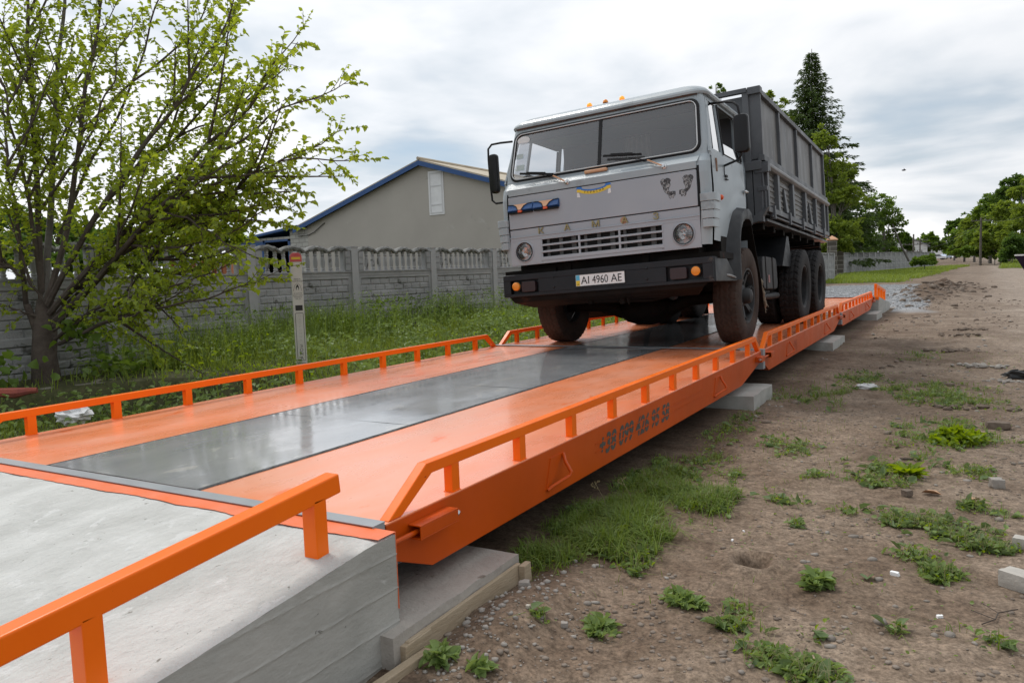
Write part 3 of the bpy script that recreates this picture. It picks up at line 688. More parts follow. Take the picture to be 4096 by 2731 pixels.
mb = TB(); mb.bar((-0.98, F0-0.012, 2.366), (0.98, F0-0.012, 2.366), 0.02, 0.012); mb.build('roof_seam_rust', mat('rusty seam', (0.10, 0.045, 0.025), (0.03, 0.02, 0.02), 6, rough=0.8), roof)
for x in (-0.197, -0.017, 0.164):
    mb = TB(); mb.lathe([(0.0, 0.034), (0.014, 0.032), (0.023, 0.023), (0.028, 0.010), (0.029, 0.0)], (x, -0.80, 2.508), (0, 0, 1), 16)
    mb.build('roof_lamp', M_amblit if x != -0.017 else M_amber, TR, smooth=True, sharp=60)
mb = TB(); mb.ellip((-0.58, -0.42, 2.53), 0.12, 0.10, 0.075, 16, 8, 0.10, 3); mb.build('blue_wrapped_horn', mat('blue plastic wrap', (0.02, 0.03, 0.16), (0.03, 0.05, 0.24), 12, rough=0.35, bump=0.4, bscale=25), TR)
# --- front panels
def panel(name, x0, x1, z0, z1, y, m, par=None, r=0.01, th=0.02):
    mb = TB(); pts = rr(x0, x1, z0, z1, r, 3); mb.prism([(a, b) for a, b in pts], 'y', y, y+th) if 0 else mb.add([(a, y, b) for a, b in pts]+[(a, y+th, b) for a, b in pts], [tuple(range(len(pts)))]+[(i, (i+1) % len(pts), len(pts)+(i+1) % len(pts), len(pts)+i) for i in range(len(pts))])
    return mb.build(name, m, par or TR, bev=0.003)
mb = TB(); mb.box(-1.03, 1.03, YF+0.012, YF+0.03, 1.27, 1.66); mb.build('hood_frame', M_gask, cab)
hood = panel('hood_flap', -1.008, 0.998, 1.288, 1.622, YF-0.006, M_cabg)
panel('upper_front_panel', -1.005, 1.0, 1.632, 1.70, YF-0.002, M_cab, cab)
mb = TB(); mb.add([(-1.01, YF-0.002, 1.697), (1.01, YF-0.002, 1.697), (xo0, Yf(1.776), 1.776), (-xo0, Yf(1.776), 1.776)], [(0, 1, 2, 3)]); mb.build('scuttle', M_cab, cab)
# grille panel: solid ends, louvre bars with dark slots between
gp = empty('grille_panel', (0, 0, 0)); gp.parent = TR
bpy.data.objects.remove(gp)
mb = TB(); y0, y1 = YF-0.004, YF+0.014
def sbar(x0, x1, z0, z1, yy=None): mb.box(x0, x1, (yy or y0), y1, z0, z1)
hlx, hlz, hr = 0.848, 1.043, 0.098
# ends with round lamp openings
for s in (-1, 1):
    circ = [(s*hlx+hr*math.cos(2*math.pi*k/32), hlz+hr*math.sin(2*math.pi*k/32)) for k in range(32)]
    xa, xb = (0.655, 1.010); outp = []
    for k in range(32):
        a = 2*math.pi*k/32; c, s_ = math.cos(a), math.sin(a); t = 1/max(abs(c), abs(s_)); ux, uz = c*t, s_*t
        cx = (xa+xb)/2; X = s*cx+ux*(xb-xa)/2; Z = (0.918+1.160)/2+uz*(1.160-0.918)/2; outp.append((X, Z))
    frame2(mb, outp, circ, lambda a, b: (a, y0, b))
    frame2(mb, circ, circ, lambda a, b: (a, y0, b))
    mb.add([(a, y0, b) for a, b in circ]+[(a, y0+0.03, b) for a, b in circ], [(i, (i+1) % 32, 32+(i+1) % 32, 32+i) for i in range(32)])
sbar(-1.010, 1.010, 1.160, 1.199); sbar(-1.010, 1.010, 1.201, 1.278, y0+0.006)
mb.box(-1.012, 1.012, y0-0.006, y0, 1.192, 1.203)
zr = [(1.102, 1.150), (1.036, 1.082), (0.972, 1.014)]
for z0, z1 in ((1.150, 1.162), (1.082, 1.102), (1.014, 1.036), (0.935, 0.972)):
    mb.box(-0.655, 0.655, y0-0.004, y1, z0, z1)
for x0, x1 in ((-0.655, -0.640), (-0.232, -0.212), (0.200, 0.220), (0.640, 0.655)): mb.box(x0, x1, y0-0.001, y1-0.001, 0.936, 1.161)
mb.box(-1.010, 1.010, y0+0.001, y1, 0.905, 0.935); mb.box(-0.655, -0.63, y0+0.001, y1, 0.918, 0.94); mb.box(0.63, 0.655, y0+0.001, y1, 0.918, 0.94)
grl = mb.build('grille_panel', M_cabg, TR, bev=0.003)
mb = TB(); mb.box(-0.66, 0.66, YF+0.05, YF+0.06, 0.93, 1.17); mb.build('radiator', M_black, grl)
mb = TB()
for k in range(9): mb.box(-0.60+k*0.14, -0.57+k*0.14+0.01*(k % 3), YF+0.03, YF+0.045, 0.94, 1.15)
mb.build('radiator_pipe', mat('dull pipe metal', (0.05, 0.05, 0.05), (0.12, 0.12, 0.12), 9, rough=0.5), grl)
for s in (-1, 1):
    c = (s*hlx, YF, hlz); mb = TB(); mb.lathe([(0.096, -0.012), (0.103, -0.016), (0.109, -0.012), (0.111, 0.004), (0.094, 0.004)], c, (0, 1, 0), 40)
    h = mb.build('headlight', M_cabg, TR, smooth=True, sharp=50)
    mb = TB(); mb.lathe([(0.0, 0.055), (0.02, 0.053), (0.05, 0.036), (0.085, 0.004), (0.090, -0.004)], c, (0, 1, 0), 40); mb.build('reflector', M_refl, h, smooth=True)
    mb = TB(); mb.lathe([(0.0, -0.030), (0.03, -0.028), (0.06, -0.020), (0.083, -0.006), (0.091, 0.0)], c, (0, 1, 0), 40); mb.build('lens', M_lens, h, smooth=True)
    mb = TB(); mb.lathe([(0.0, 0.0), (0.014, 0.004), (0.014, 0.04), (0.0, 0.045)], c, (0, 1, 0), 12); mb.build('bulb', M_amber if s < 0 else M_refl, h)
    mb = TB(); mb.lathe([(0.090, -0.014), (0.097, -0.017), (0.099, -0.004)], c, (0, 1, 0), 40); mb.build('rim', M_gask, h, smooth=True)
# letters on the grille panel
mb = TB()
for ch, x in (('К', -0.643), ('А', -0.344), ('М', -0.031), ('А', 0.276), ('З', 0.590)):
    for dd in (0.004, 0.010, 0.016): text_mb(mb, ch, 0.085, (x, y0+0.006, 1.212), (1, 0, 0), (0, 0, 1), dd if 0 else dd, align='CENTER', wid=1.25)
mb.build('maker_letter', M_gold, grl)
mb = TB(); mb.disc((0.262, y0+0.0045, 1.240), (0, 1, 0), 0.036, 16); mb.build('bare_patch', mat('bare primer', (0.42, 0.23, 0.15), rough=0.7), grl)
# blue and tan painted vent trims on the left of the hood
for k in range(2):
    xa = -1.0+k*0.297; xb = xa+0.291; yv = YF-0.008
    mb = TB(); mb.add([(xa, yv, 1.455), (xb, yv, 1.458), (xb, yv, 1.545), (xa, yv, 1.538), (xa, yv-.045, 1.475), (xb, yv-.045, 1.478), (xb, yv-.012, 1.545), (xa, yv-.012, 1.540)],
        [(0, 1, 5, 4), (4, 5, 6, 7), (7, 6, 2, 3), (0, 4, 7, 3), (1, 2, 6, 5)])
    v = mb.build('vent_trim', M_blue, TR, bev=0.004)
    xm = (xa+xb)/2; pts = [(xa+.004, 1.0), (xa+.06, .93), (xa+.100, .62), (xm-.022, .05), (xm+.022, .05), (xb-.100, .62), (xb-.06, .93), (xb-.004, 1.0)]
    def vf(x, t): return (x, yv-.012-.034*(1-t)-.002, 1.475+t*0.066)
    mb = TB()
    L_ = [vf(x, t) for x, t in pts]; top_ = [vf(x, 1.0) for x, t in pts]
    mb.add(L_+top_, [(i, i+1, len(pts)+i+1, len(pts)+i) for i in range(len(pts)-1)])
    mb.build('tan_inlay', M_tan, v)
    mb = TB()
    for seq in (pts[:4], pts[4:]): mb.tube([np.array(vf(x, t))+np.array([0, -.003, 0]) for x, t in seq], 0.0045, 6)
    mb.build('black_line', M_gask, v)
    mb = TB(); mb.box(xm-.022, xm+.022, yv-.044, yv-.01, 1.452, 1.474); mb.build('orange_lamp', M_red, v)
    mb = TB(); mb.box(xa+.01, xb-.01, yv-.03, yv, 1.443, 1.460); mb.build('shadow_lip', M_gask, v)
# ribbon sticker with the country name
yv = YF-0.0075
def rib(x): return 1.553+0.30*(x+0.03)**2*3.0-0.0
mb = TB(); mb.k = 0
xs = np.linspace(-0.165, 0.105, 24)
def zc(x): return 1.560+1.15*(x+0.03)**2
lo = [(x, yv, zc(x)-0.022) for x in xs]; mi = [(x, yv, zc(x)+0.008) for x in xs]; hi = [(x, yv, zc(x)+0.024) for x in xs]
q = len(xs)
mb.add(lo+mi, [(i, i+1, q+i+1, q+i) for i in range(q-1)]); mb.k = 1; mb.add(mi+hi, [(i, i+1, q+i+1, q+i) for i in range(q-1)])
for s, x0 in ((-1, -0.165), (1, 0.105)):
    z0 = zc(x0)+0.012; mb.k = 1
    mb.add([(x0-s*.02, yv-.0008, z0), (x0+s*.055, yv-.0008, z0+.012), (x0+s*.042, yv-.0008, z0+.030), (x0-s*.005, yv-.0008, z0+.028)], [(0, 1, 2, 3)])
    mb.k = 0; mb.add([(x0, yv-.0008, z0-.030), (x0+s*.050, yv-.0008, z0-.020), (x0+s*.042, yv-.0008, z0+.008), (x0, yv-.0008, z0)], [(0, 1, 2, 3)])
    mb.k = 2; mb.add([(x0+s*.012, yv-.0012, z0-.075), (x0+s*.048, yv-.0012, z0-.070), (x0+s*.045, yv-.0012, z0-.025), (x0+s*.022, yv-.0012, z0-.028)], [(0, 1, 2, 3)])
ribn = mb.build('ribbon_sticker', [M_yel, M_sblue, M_white], hood)
mb = TB()
for i, ch in enumerate('УКРАЇНА'):
    x = -0.128+i*0.0335; sl2 = 2.3*(x+0.03); text_mb(mb, ch, 0.034, (x, yv+0.0, zc(x)-0.014), (math.cos(sl2*.9), 0, math.sin(sl2*.9)), (-math.sin(sl2*.9), 0, math.cos(sl2*.9)), 0.0014, align='CENTER')
mb.build('ribbon_lettering', M_ink, ribn)
# pair of scrolled crests, mirrored
crest = [(0, .95), (.12, 1.0), (.30, .97), (.42, 1.02), (.60, .98), (.70, .88), (.62, .78), (.66, .66), (.55, .52), (.50, .40), (.62, .30), (.80, .32), (1.0, .30), (.93, .20), (1.0, .12), (.86, .08), (.84, -.02), (.70, .05), (.62, -.04), (.52, .04), (.50, .16), (.36, .24), (.22, .34), (.14, .48), (.10, .62), (0, .74), (-.06, .86)]
M_crest = mat('black scrollwork print', (0.055, 0.055, 0.06), (0.30, 0.305, 0.31), 42, rough=0.5, lo=0.49, hi=0.53, detail=2)
for s, x0, zt in ((1, 0.662, 0), (-1, 0.962, 0.004)):
    mb = TB(); P2 = [(x0+s*a*0.132, YF-0.0072, 1.392+zt+b*0.185) for a, b in crest]
    c0 = np.mean(np.array(P2), 0); nn_ = len(P2)
    bm = bmesh.new(); vs_ = [bm.verts.new(q) for q in P2]; f = bm.faces.new(vs_); r_ = bmesh.ops.triangulate(bm, faces=[f])
    bm.verts.ensure_lookup_table(); mb.add([tuple(v.co) for v in bm.verts], [tuple(v.index for v in f.verts) for f in bm.faces]) if False else None
    for i, v in enumerate(bm.verts): v.index = i
    mb.add([tuple(v.co) for v in bm.verts], [tuple(v.index for v in f.verts) for f in bm.faces]); bm.free()
    cr = mb.build('scroll_crest', M_crest, hood)
    mb = TB(); mb.tube(P2+[P2[0]], 0.0016, 4, False)
    for (ca, cb, rd) in ((.30, .85, .13), (.42, .72, .10), (.25, .60, .09), (.70, .18, .09), (.45, .30, .06)):
        mb.tube([(x0+s*(ca+rd*(1-k/26)*math.cos(k*.55))*0.132, YF-0.0078, 1.392+zt+(cb+rd*0.8*(1-k/26)*math.sin(k*.55))*0.185) for k in range(24)], 0.0013, 4, False)
    mb.build('scroll_line', M_ink, cr)
# --- windscreen
mb = TB(); gi = [(x*0.985, z) for x, z in inn]; ctr = (0, (ZW0+ZW1)/2)
mb.add([(x, Yf(z)-0.006, z) for x, z in gi], [tuple(range(n_))]); scr = mb.build('windscreen', M_glass, TR)
def loopz(k, dy): return [((x*k if 1 else x), Yf(z)-dy, (z-ctr[1])*(1+(k-1)*2.4)+ctr[1]) for x, z in inn]
mb = TB(); L_ = loopz(1.012, 0.004); mb.tube(L_+[L_[0]], 0.019, 8, False); mb.build('gasket', M_gask, scr, smooth=True)
mb = TB(); L_ = loopz(1.000, 0.021); mb.tube(L_+[L_[0]], 0.0065, 6, False); mb.build('gasket_trim', M_trim, scr, smooth=True)
mb = TB(); mb.bar((0, Yf(ZW0)-.006, ZW0), (0, Yf(ZW1)-.006, ZW1), 0.034, 0.02, up=(0, -1, 0.2)); mb.build('centre_bar', M_gask, scr, bev=0.004)
mb = TB(); mb.add([(x*0.075+(-0.885), Yf(2.235)-.012, 2.235+z*0.042) for x, z in [(math.cos(2*math.pi*k/24), math.sin(2*math.pi*k/24)) for k in range(24)]], [tuple(range(24))]); mb.build('oval_sticker', M_white, scr)
mb = TB()
for (a, b, c, d_) in ((-.95, -.86, 1.91, 1.97), (-.96, -.88, 2.04, 2.09)): mb.add([(a, Yf(c)-.011, c), (b, Yf(c)-.011, c), (b, Yf(d_)-.011, d_), (a, Yf(d_)-.011, d_)], [(0, 1, 2, 3)])
mb.build('screen_sticker', mat('pale screen sticker', (0.42, 0.48, 0.47), rough=0.6), scr)
mb = TB(); mb.add([(a, Yf(b)-.010, b) for a, b in ((-.97, 2.215), (-.03, 2.215), (-.03, 2.30), (-.93, 2.30))], [(0, 1, 2, 3)])
for px_, s in ((-0.314, 1), (0.698, 1)):
    ya = YF-0.004; mb = TB(); mb.lathe([(0.0, -0.03), (0.012, -0.03), (0.014, -0.012), (0.026, -0.008), (0.026, 0.004)], (px_, ya, 1.694), (0, 1, 0), 16); wp = mb.build('wiper', M_chrome, TR, smooth=True, sharp=40)
    mid = (px_-0.172, -1.165, 1.786); end = (px_-0.36, -1.165, 1.838)
    mb = TB(); mb.bar((px_-.02, ya-.022, 1.704), mid, 0.020, 0.010); mb.build('arm', M_tan, wp)
    mb = TB(); mb.bar(mid, end, 0.010, 0.008); mb.bar((px_-0.06, ya-.02, 1.712), end, 0.005, 0.005); mb.build('link', M_gask, wp)
    mb = TB()
    if px_ < 0: A_, B_ = (-0.885, -1.142, 1.868), (-0.49, -1.152, 1.805)
    else: A_, B_ = (0.062, -1.138, 1.902), (0.462, -1.145, 1.856)
    mb.bar(A_, B_, 0.012, 0.022); mid_ = (np.array(A_)+np.array(B_))/2; d_ = (np.array(B_)-np.array(A_)); mb.bar(mid_-d_*.28+np.array([0, -.012, .006]), mid_+d_*.28+np.array([0, -.012, .006]), 0.014, 0.026)
    mb.build('blade', M_gask, wp, bev=0.002)
mb = TB(); mb.box(-0.145, 0.100, -1.165, -1.118, 1.752, 1.786); mb.build('tan_step', M_tan, TR, bev=0.012, seg=3)
# --- corner air vanes with ribs
for s in (-1, 1):
    vane = None
    for k in range(4):
        z0 = 1.083+k*0.079; z1 = z0+0.074; xa, xb = 1.018+0.004*(3-k), 1.135+0.010*k
        yb_, ya_ = YF-0.02, YF+0.0
        mb = TB(); P_ = [(xa, ya_), (xa+.01, yb_-.004), (xb-.05, yb_-.002), (xb-.008, yb_+.018), (xb, yb_+.06), (xb, YF+.17), (xb-.01, YF+.17), (xb-.012, yb_+.07), (xb-.02, yb_+.035), (xb-.055, yb_+.012)]
        P_ = [(s*a, b) for a, b in P_]
        mb.prism(P_, 'z', z0, z1)
        o = mb.build('air_vane' if k == 0 else 'rib', M_cab, TR if k == 0 else vane, bev=0.004)
        if k == 0: vane = o
# --- doors
for s in (-1, 1):
    def dp(y, z, off=0.004): return (s*(Wd(z)+off), y, z)
    mb = TB(); y0d, y1d = -1.085, 0.16
    zs_ = [1.02, 1.1, 1.28, 1.45, 1.6, 1.775]
    arch = lambda y: float(np.interp(y, [-1.085, -0.62, -0.50, -0.36, -0.10, 0.16], [0.97, 0.965, 1.05, 1.22, 1.345, 1.36]))
    ys_ = np.linspace(y0d, y1d, 26)
    g = [[dp(y, arch(y)+(1.775-arch(y))*t, 0.006 if k_ not in (5, 6) else 0.001) for y in ys_] for k_, t in enumerate(np.linspace(0, 1, 14))]
    nn_ = len(ys_); mb.add([q for row in g for q in row], [(j*nn_+i, j*nn_+i+1, (j+1)*nn_+i+1, (j+1)*nn_+i) for j in range(13) for i in range(nn_-1)])
    # window frame
    win = [(-0.62, 1.83), (0.125, 1.845), (0.125, 2.30), (0.09, 2.325), (-0.52, 2.325), (-0.545, 2.30)]
    qw = [(-0.93, 1.835), (-0.655, 1.83), (-0.575, 2.315), (-0.80, 2.315)]
    def strip(a, b, w_, off=0.006):
        a, b = np.array(a), np.array(b); d = (b-a)/np.linalg.norm(b-a); n = np.array([-d[1], d[0]])*w_/2
        q4 = [a-n, b-n, b+n, a+n]; mb.add([dp(*q, off) for q in q4]+[dp(q[0], q[1], off-.02) for q in q4], [(0, 1, 2, 3), (0, 1, 5, 4), (1, 2, 6, 5), (2, 3, 7, 6), (3, 0, 4, 7)])
    strip((y0d+.0, 1.79), (y1d, 1.80), 0.075); strip((y1d-.012, 1.78), (y1d-.012, 2.37), 0.05); strip((-0.86, 2.348), (y1d, 2.348), 0.055)
    strip((-1.06, 1.78), (-0.85, 2.36), 0.075); strip((-0.655, 1.81), (-0.565, 2.34), 0.030)
    door = mb.build('door', M_cab, TR, smooth=True, sharp=30)
    mb = TB(); mb.add([dp(*q, -0.004) for q in qw], [(0, 1, 2, 3)]); mb.build('quarter_window', M_glass, door)
    mb = TB(); mb.tube([dp(-0.632, 1.82, .010), dp(-0.548, 2.33, .010)], 0.012, 6); mb.tube([dp(0.115, 1.85, .008), dp(0.115, 2.31, .008)], 0.011, 6); mb.tube([dp(-.55, 2.322, .008), dp(.11, 2.322, .008)], 0.009, 6)
    mb.tube([dp(-.64, 1.832, .007), dp(.115, 1.838, .007)], 0.006, 6)
    mb.build('window_rubber', M_gask, door)
    mb = TB(); mb.add([dp(*q, -0.008) for q in ((-0.635, 1.83), (0.12, 1.84), (0.12, 1.965), (-0.61, 1.955))], [(0, 1, 2, 3)]); mb.build('door_glass', M_glass, door)
    mb = TB(); mb.box(*sorted((s*1.118, s*1.150)), 0.075, 0.125, 1.520, 1.552); mb.tube([(s*1.135, 0.05, 1.538), (s*1.155, 0.12, 1.532)], 0.011, 8); mb.build('door_handle', M_chrome, door, bev=0.003)
    mb = TB()
    if s > 0:
        mb.box(1.117, 1.135, -0.66, -0.60, 1.60, 1.622); mb.box(1.117, 1.122, -0.665, -0.655, 1.60, 1.70); mb.box(1.117, 1.135, -0.66, -0.58, 1.575, 1.585)
        mb.build('mirror_socket', M_rim, door)
        mb = TB(); mb.box(1.108, 1.122, -0.955, -0.915, 1.62, 1.745); mb.build('rust_patch', mat('rusty patch', (0.16, 0.06, 0.03), (0.33, 0.22, 0.16), 12, rough=0.9), door, bev=0.004)
    # marker lamp
    mb = TB(); mb.lathe([(0.034, 0.0), (0.034, 0.014), (0.028, 0.018)], (s*1.112, -0.93, 1.373), (s, 0, 0), 18); mk = mb.build('marker_lamp', M_gask, TR)
    mb = TB(); mb.lathe([(0.028, 0.014), (0.027, 0.03), (0.020, 0.048), (0.0, 0.056)], (s*1.112, -0.93, 1.373), (s, 0, 0), 18); mb.build('lens', M_red, mk, smooth=True)
    # mirror on a bent tube
    if s > 0: arm = [(1.03, -0.72, 2.313), (1.20, -0.84, 2.275), (1.30, -0.93, 2.232), (1.345, -0.95, 2.185), (1.358, -0.95, 2.10), (1.360, -0.95, 1.80), (1.352, -0.945, 1.735), (1.30, -0.86, 1.71), (1.115, -0.63, 1.715)]; MX = (1.295, 1.437, 1.752, 2.108)
    else: arm = [(-1.03, -1.0, 2.251), (-1.18, -1.0, 2.262), (-1.29, -1.0, 2.262), (-1.337, -1.0, 2.22), (-1.342, -1.0, 2.10), (-1.335, -1.0, 1.80), (-1.325, -1.0, 1.66), (-1.29, -0.99, 1.625), (-1.09, -0.98, 1.622)]; MX = (-1.335, -1.228, 1.732, 2.158)
    mb = TB(); mb.tube(arm, 0.0115, 8); ma = mb.build('mirror_arm', M_gask, TR, smooth=True)
    mb = TB(); pts = rr(MX[0], MX[1], MX[2], MX[3], 0.042, 6); nn_ = len(pts); cx_m, cz_m = (MX[0]+MX[1])/2, (MX[2]+MX[3])/2
    lays = [(0.80, 0.0, 0.0), (0.97, 0.97, 0.010), (1.0, 1.0, 0.025), (1.0, 1.0, 0.045)]
    yy0 = -0.985 if s > 0 else -1.03
    for k_, dy in ((0.55, 0.0), (0.86, 0.004), (0.97, 0.014), (1.0, 0.030), (1.0, 0.050)):
        pass
    LL = [[(cx_m+(a-cx_m)*k_, yy0+dy, cz_m+(b-cz_m)*(1-(1-k_)*0.5)) for a, b in pts] for k_, dy in ((0.6, 0.0), (0.88, 0.004), (0.97, 0.016), (1.0, 0.034), (1.0, 0.055))]
    mb.add([q for l in LL for q in l], [tuple(range(nn_))]+[(j*nn_+i, j*nn_+(i+1) % nn_, (j+1)*nn_+(i+1) % nn_, (j+1)*nn_+i) for j in range(4) for i in range(nn_)]+[tuple(range(4*nn_, 5*nn_))])
    mb.build('mirror_housing', M_mirr, ma, smooth=True, sharp=40)
# --- inside the cab
mb = TB(); mb.box(-1.0, 1.0, -1.08, -0.80, 1.50, 1.80); mb.box(-1.02, 1.02, -1.1, 0.24, 1.10, 1.16); mb.box(-0.98, 0.98, 0.20, 0.24, 1.2, 1.86)
for xc in (-0.62, 0.55): mb.box(xc-.24, xc+.24, -0.42, 0.05, 1.40, 1.55); mb.box(xc-.23, xc+.23, -0.02, 0.12, 1.5, 2.12)
mb.build('cab_interior', M_int, TR, bev=0.02)
mb = TB()
mb.add([(-0.05, 0.19, 1.84), (1.0, 0.19, 1.84), (1.0, 0.19, 2.36), (-1.0, 0.19, 2.36), (-1.0, 0.19, 1.84)], [(0, 1, 2, 3, 4)]); mb.build('rear_panel', mat('grey cab lining', (0.10, 0.10, 0.11), rough=0.9), TR)
mb = TB(); mb.box(-0.96, 0.96, -0.93, -0.85, 2.235, 2.34); mb.build('sun_visor', M_int, TR, bev=0.01)
mb = TB(); xs2 = np.linspace(-0.20, 0.12, 30)
mb.grid(lambda x, z: (x*(1+0.4*(2.2-z)), 0.12-0.02*math.sin(x*110), z), xs2, [1.86, 2.0, 2.2, 2.33]); mb.build('cab_curtain', M_curt, TR, smooth=True)
mb = TB(); pts = [(0.52+0.23*math.cos(a), -0.66+0.20*math.sin(a)*0.5, 1.83+0.20*math.sin(a)*0.35) for a in np.linspace(0, 2*math.pi, 33)]; mb.tube(pts, 0.013, 6, False); mb.tube([(0.52, -0.62, 1.80), (0.52, -0.72, 1.55)], 0.02, 8); mb.build('steering_wheel', mat('grey steering rim', (0.42, 0.42, 0.44), rough=0.4), TR, smooth=True)
# --- bumper
BH = dict(z0=0.582, z1=0.812)
mb = TB(); yb0, yb1 = -1.236, -1.205
def bf(x0, x1, z0, z1): mb.box(x0, x1, yb0, yb1, z0, z1)
hz0, hz1 = 0.612, 0.752
bf(-1.115, 1.115, hz1, BH['z1']); bf(-1.115, 1.115, BH['z0'], hz0); bf(-0.70, 0.665, hz0, hz1); bf(-1.115, -1.03, hz0, hz1); bf(1.015, 1.115, hz0, hz1)
mb.box(-1.115, 1.115, yb1, -1.10, 0.795, 0.812); mb.box(-1.115, 1.115, yb1, -1.14, 0.582, 0.594)
mb.box(-1.03, 1.015, yb1+.02, yb1+.03, hz0-.01, hz1+.01)
for s in (-1, 1): mb.hexa([(s*1.10, yb0+.004, .582), (s*1.128, yb0+.03, .582), (s*1.150, -0.50, .590), (s*1.12, -0.50, .590), (s*1.10, yb0+.004, .812), (s*1.125, yb0+.03, .812), (s*1.145, -0.85, .800), (s*1.11, -0.85, .800)])
bump_ = mb.build('bumper', M_plast, TR, bev=0.008, seg=3)
mb = TB()
for x in (-0.52, 0.475):
    for z in (0.655, 0.758): mb.ellip((x, yb0-.002, z), 0.012, 0.010, 0.012, 10, 6)
mb.build('bumper_bolt', M_plast, bump_, smooth=True)
for s in (-1, 1):
    mb = TB(); xa, xb = (0.705, 0.865) if s > 0 else (-0.895, -0.735); mb.add([(a, yb0-.008, b) for a, b in rr(xa, xb, 0.628, 0.735, 0.018, 4)]+[(a, yb0+.05, b) for a, b in rr(xa, xb, 0.628, 0.735, 0.018, 4)], [tuple(range(20))]+[(i, (i+1) % 20, 20+(i+1) % 20, 20+i) for i in range(20)])
    mb.build('fog_lamp', mat('dark maroon lamp cover', (0.03, 0.016, 0.018), rough=0.5), bump_, bev=0.004)
    xc = s*0.952; mb = TB(); mb.lathe([(0.050, 0.03), (0.052, -0.004), (0.044, -0.008)], (xc, yb0, 0.690), (0, 1, 0), 24); il = mb.build('indicator', M_gask, bump_)
    mb = TB(); mb.lathe([(0.043, 0.0), (0.042, -0.012 if s > 0 else -0.03), (0.030, -0.018 if s > 0 else -0.04), (0.0, -0.020 if s > 0 else -0.042)], (xc, yb0, 0.690), (0, 1, 0), 24); mb.build('lens', M_amber, il, smooth=True)
# registration plate
px0, px1, pz0, pz1 = -0.268, 0.252, 0.640, 0.750; py = yb0-.006
mb = TB(); pts = rr(px0-.008, px1+.008, pz0-.008, pz1+.008, 0.012, 3); mb.add([(a, py, b) for a, b in pts]+[(a, yb0, b) for a, b in pts], [tuple(range(16))]+[(i, (i+1) % 16, 16+(i+1) % 16, 16+i) for i in range(16)])
pl = mb.build('registration_plate', M_rim, bump_)
mb = TB(); mb.k = 0; mb.box(px0, px1, py-.002, py, pz0, pz1); mb.k = 1; mb.box(px0+.003, px0+.043, py-.0035, py-.002, pz0+.055, pz1-.003); mb.k = 2; mb.box(px0+.003, px0+.043, py-.0035, py-.002, pz0+.003, pz0+.055)
mb.build('plate_face', [M_white, mat('light blue plate band', (0.10, 0.42, 0.60), rough=0.5), M_yel], pl)
mb = TB(); text_mb(mb, 'AI', 0.108, (px0+.056, py-.002, pz0+.018), (1, 0, 0), (0, 0, 1), 0.002, wid=0.98); text_mb(mb, '4960', 0.108, (px0+.177, py-.002, pz0+.018), (1, 0, 0), (0, 0, 1), 0.002, wid=0.80); text_mb(mb, 'AE', 0.108, (px0+.378, py-.002, pz0+.018), (1, 0, 0), (0, 0, 1), 0.002, wid=0.92)
text_mb(mb, 'UA', 0.022, (px0+.009, py-.0035, pz0+.010), (1, 0, 0), (0, 0, 1), 0.001)
mb.build('plate_number', M_ink, pl)
mb = TB(); mb.box(px0-.004, px1+.004, py-.0035, py+.001, pz1, pz1+.006); mb.box(px0-.004, px1+.004, py-.0035, py+.001, pz0-.006, pz0); mb.box(px0-.006, px0, py-.0035, py+.001, pz0-.006, pz1+.006); mb.box(px1, px1+.006, py-.0035, py+.001, pz0-.006, pz1+.006)
mb.build('plate_border', M_ink, pl)
# --- fenders over the front wheels
for s in (-1, 1):
    mb = TB(); prof = [(-0.545, 0.60), (-0.555, 0.75), (-0.545, 0.90), (-0.52, 1.03), (-0.46, 1.16), (-0.36, 1.265), (-0.22, 1.320), (-0.05, 1.335), (0.06, 1.30), (0.11, 1.22)]
    inr = [(-0.485, 0.62), (-0.49, 0.75), (-0.485, 0.89), (-0.455, 1.0), (-0.40, 1.10), (-0.31, 1.18), (-0.20, 1.222), (-0.05, 1.232), (0.03, 1.215), (0.07, 1.17)]
    fro = [(-0.80, 0.60), (-0.80, 0.75), (-0.76, 0.92), (-0.68, 1.05), (-0.58, 1.18), (-0.46, 1.30), (-0.26, 1.365), (-0.05, 1.375), (0.09, 1.33), (0.15, 1.22)]
    vs_ = []; 
    for (a, b, c) in zip(prof, inr, fro): vs_ += [(s*1.055, c[0], c[1]), (s*1.13, (a[0]*.55+c[0]*.45), (a[1]*.6+c[1]*.4)), (s*1.195, a[0], a[1]), (s*1.200, (a[0]+b[0])/2, (a[1]+b[1])/2), (s*1.190, b[0], b[1]), (s*0.90, b[0]+.01, b[1])]
    mb.add(vs_, [(i*6+k, i*6+k+1, (i+1)*6+k+1, (i+1)*6+k) for i in range(len(prof)-1) for k in range(5)])
    mb.build('front_fender', M_fend, TR, smooth=True, sharp=50)
    mb = TB(); mb.box(*sorted((s*0.55, s*1.15)), -1.12, -0.50, 0.80, 0.86); mb.box(*sorted((s*0.75, s*1.10)), -0.86, -0.58, 0.60, 1.06); mb.build('step_well', M_chas, TR)
    mb = TB(); mb.tube([(s*1.11, -0.95, .655), (s*1.150, -0.80, .640), (s*1.155, -0.55, .618)], [.006, .012, .010], 6); mb.build('dented_step_edge', mat('scraped step edge', (0.10, 0.10, 0.10), (0.35, 0.35, 0.35), 12, rough=0.4), TR)
    # ragged rear flap behind the front wheel
    mb = TB(); mb.add([(s*1.16, 0.16, 1.22), (s*0.65, 0.16, 1.22), (s*0.65, 0.72, 0.32), (s*1.12, 0.78, 0.30), (s*1.15, 0.55, 0.62)], [(0, 1, 2, 3, 4)]); mb.build('mud_flap', M_chas, TR, solid=0.012)
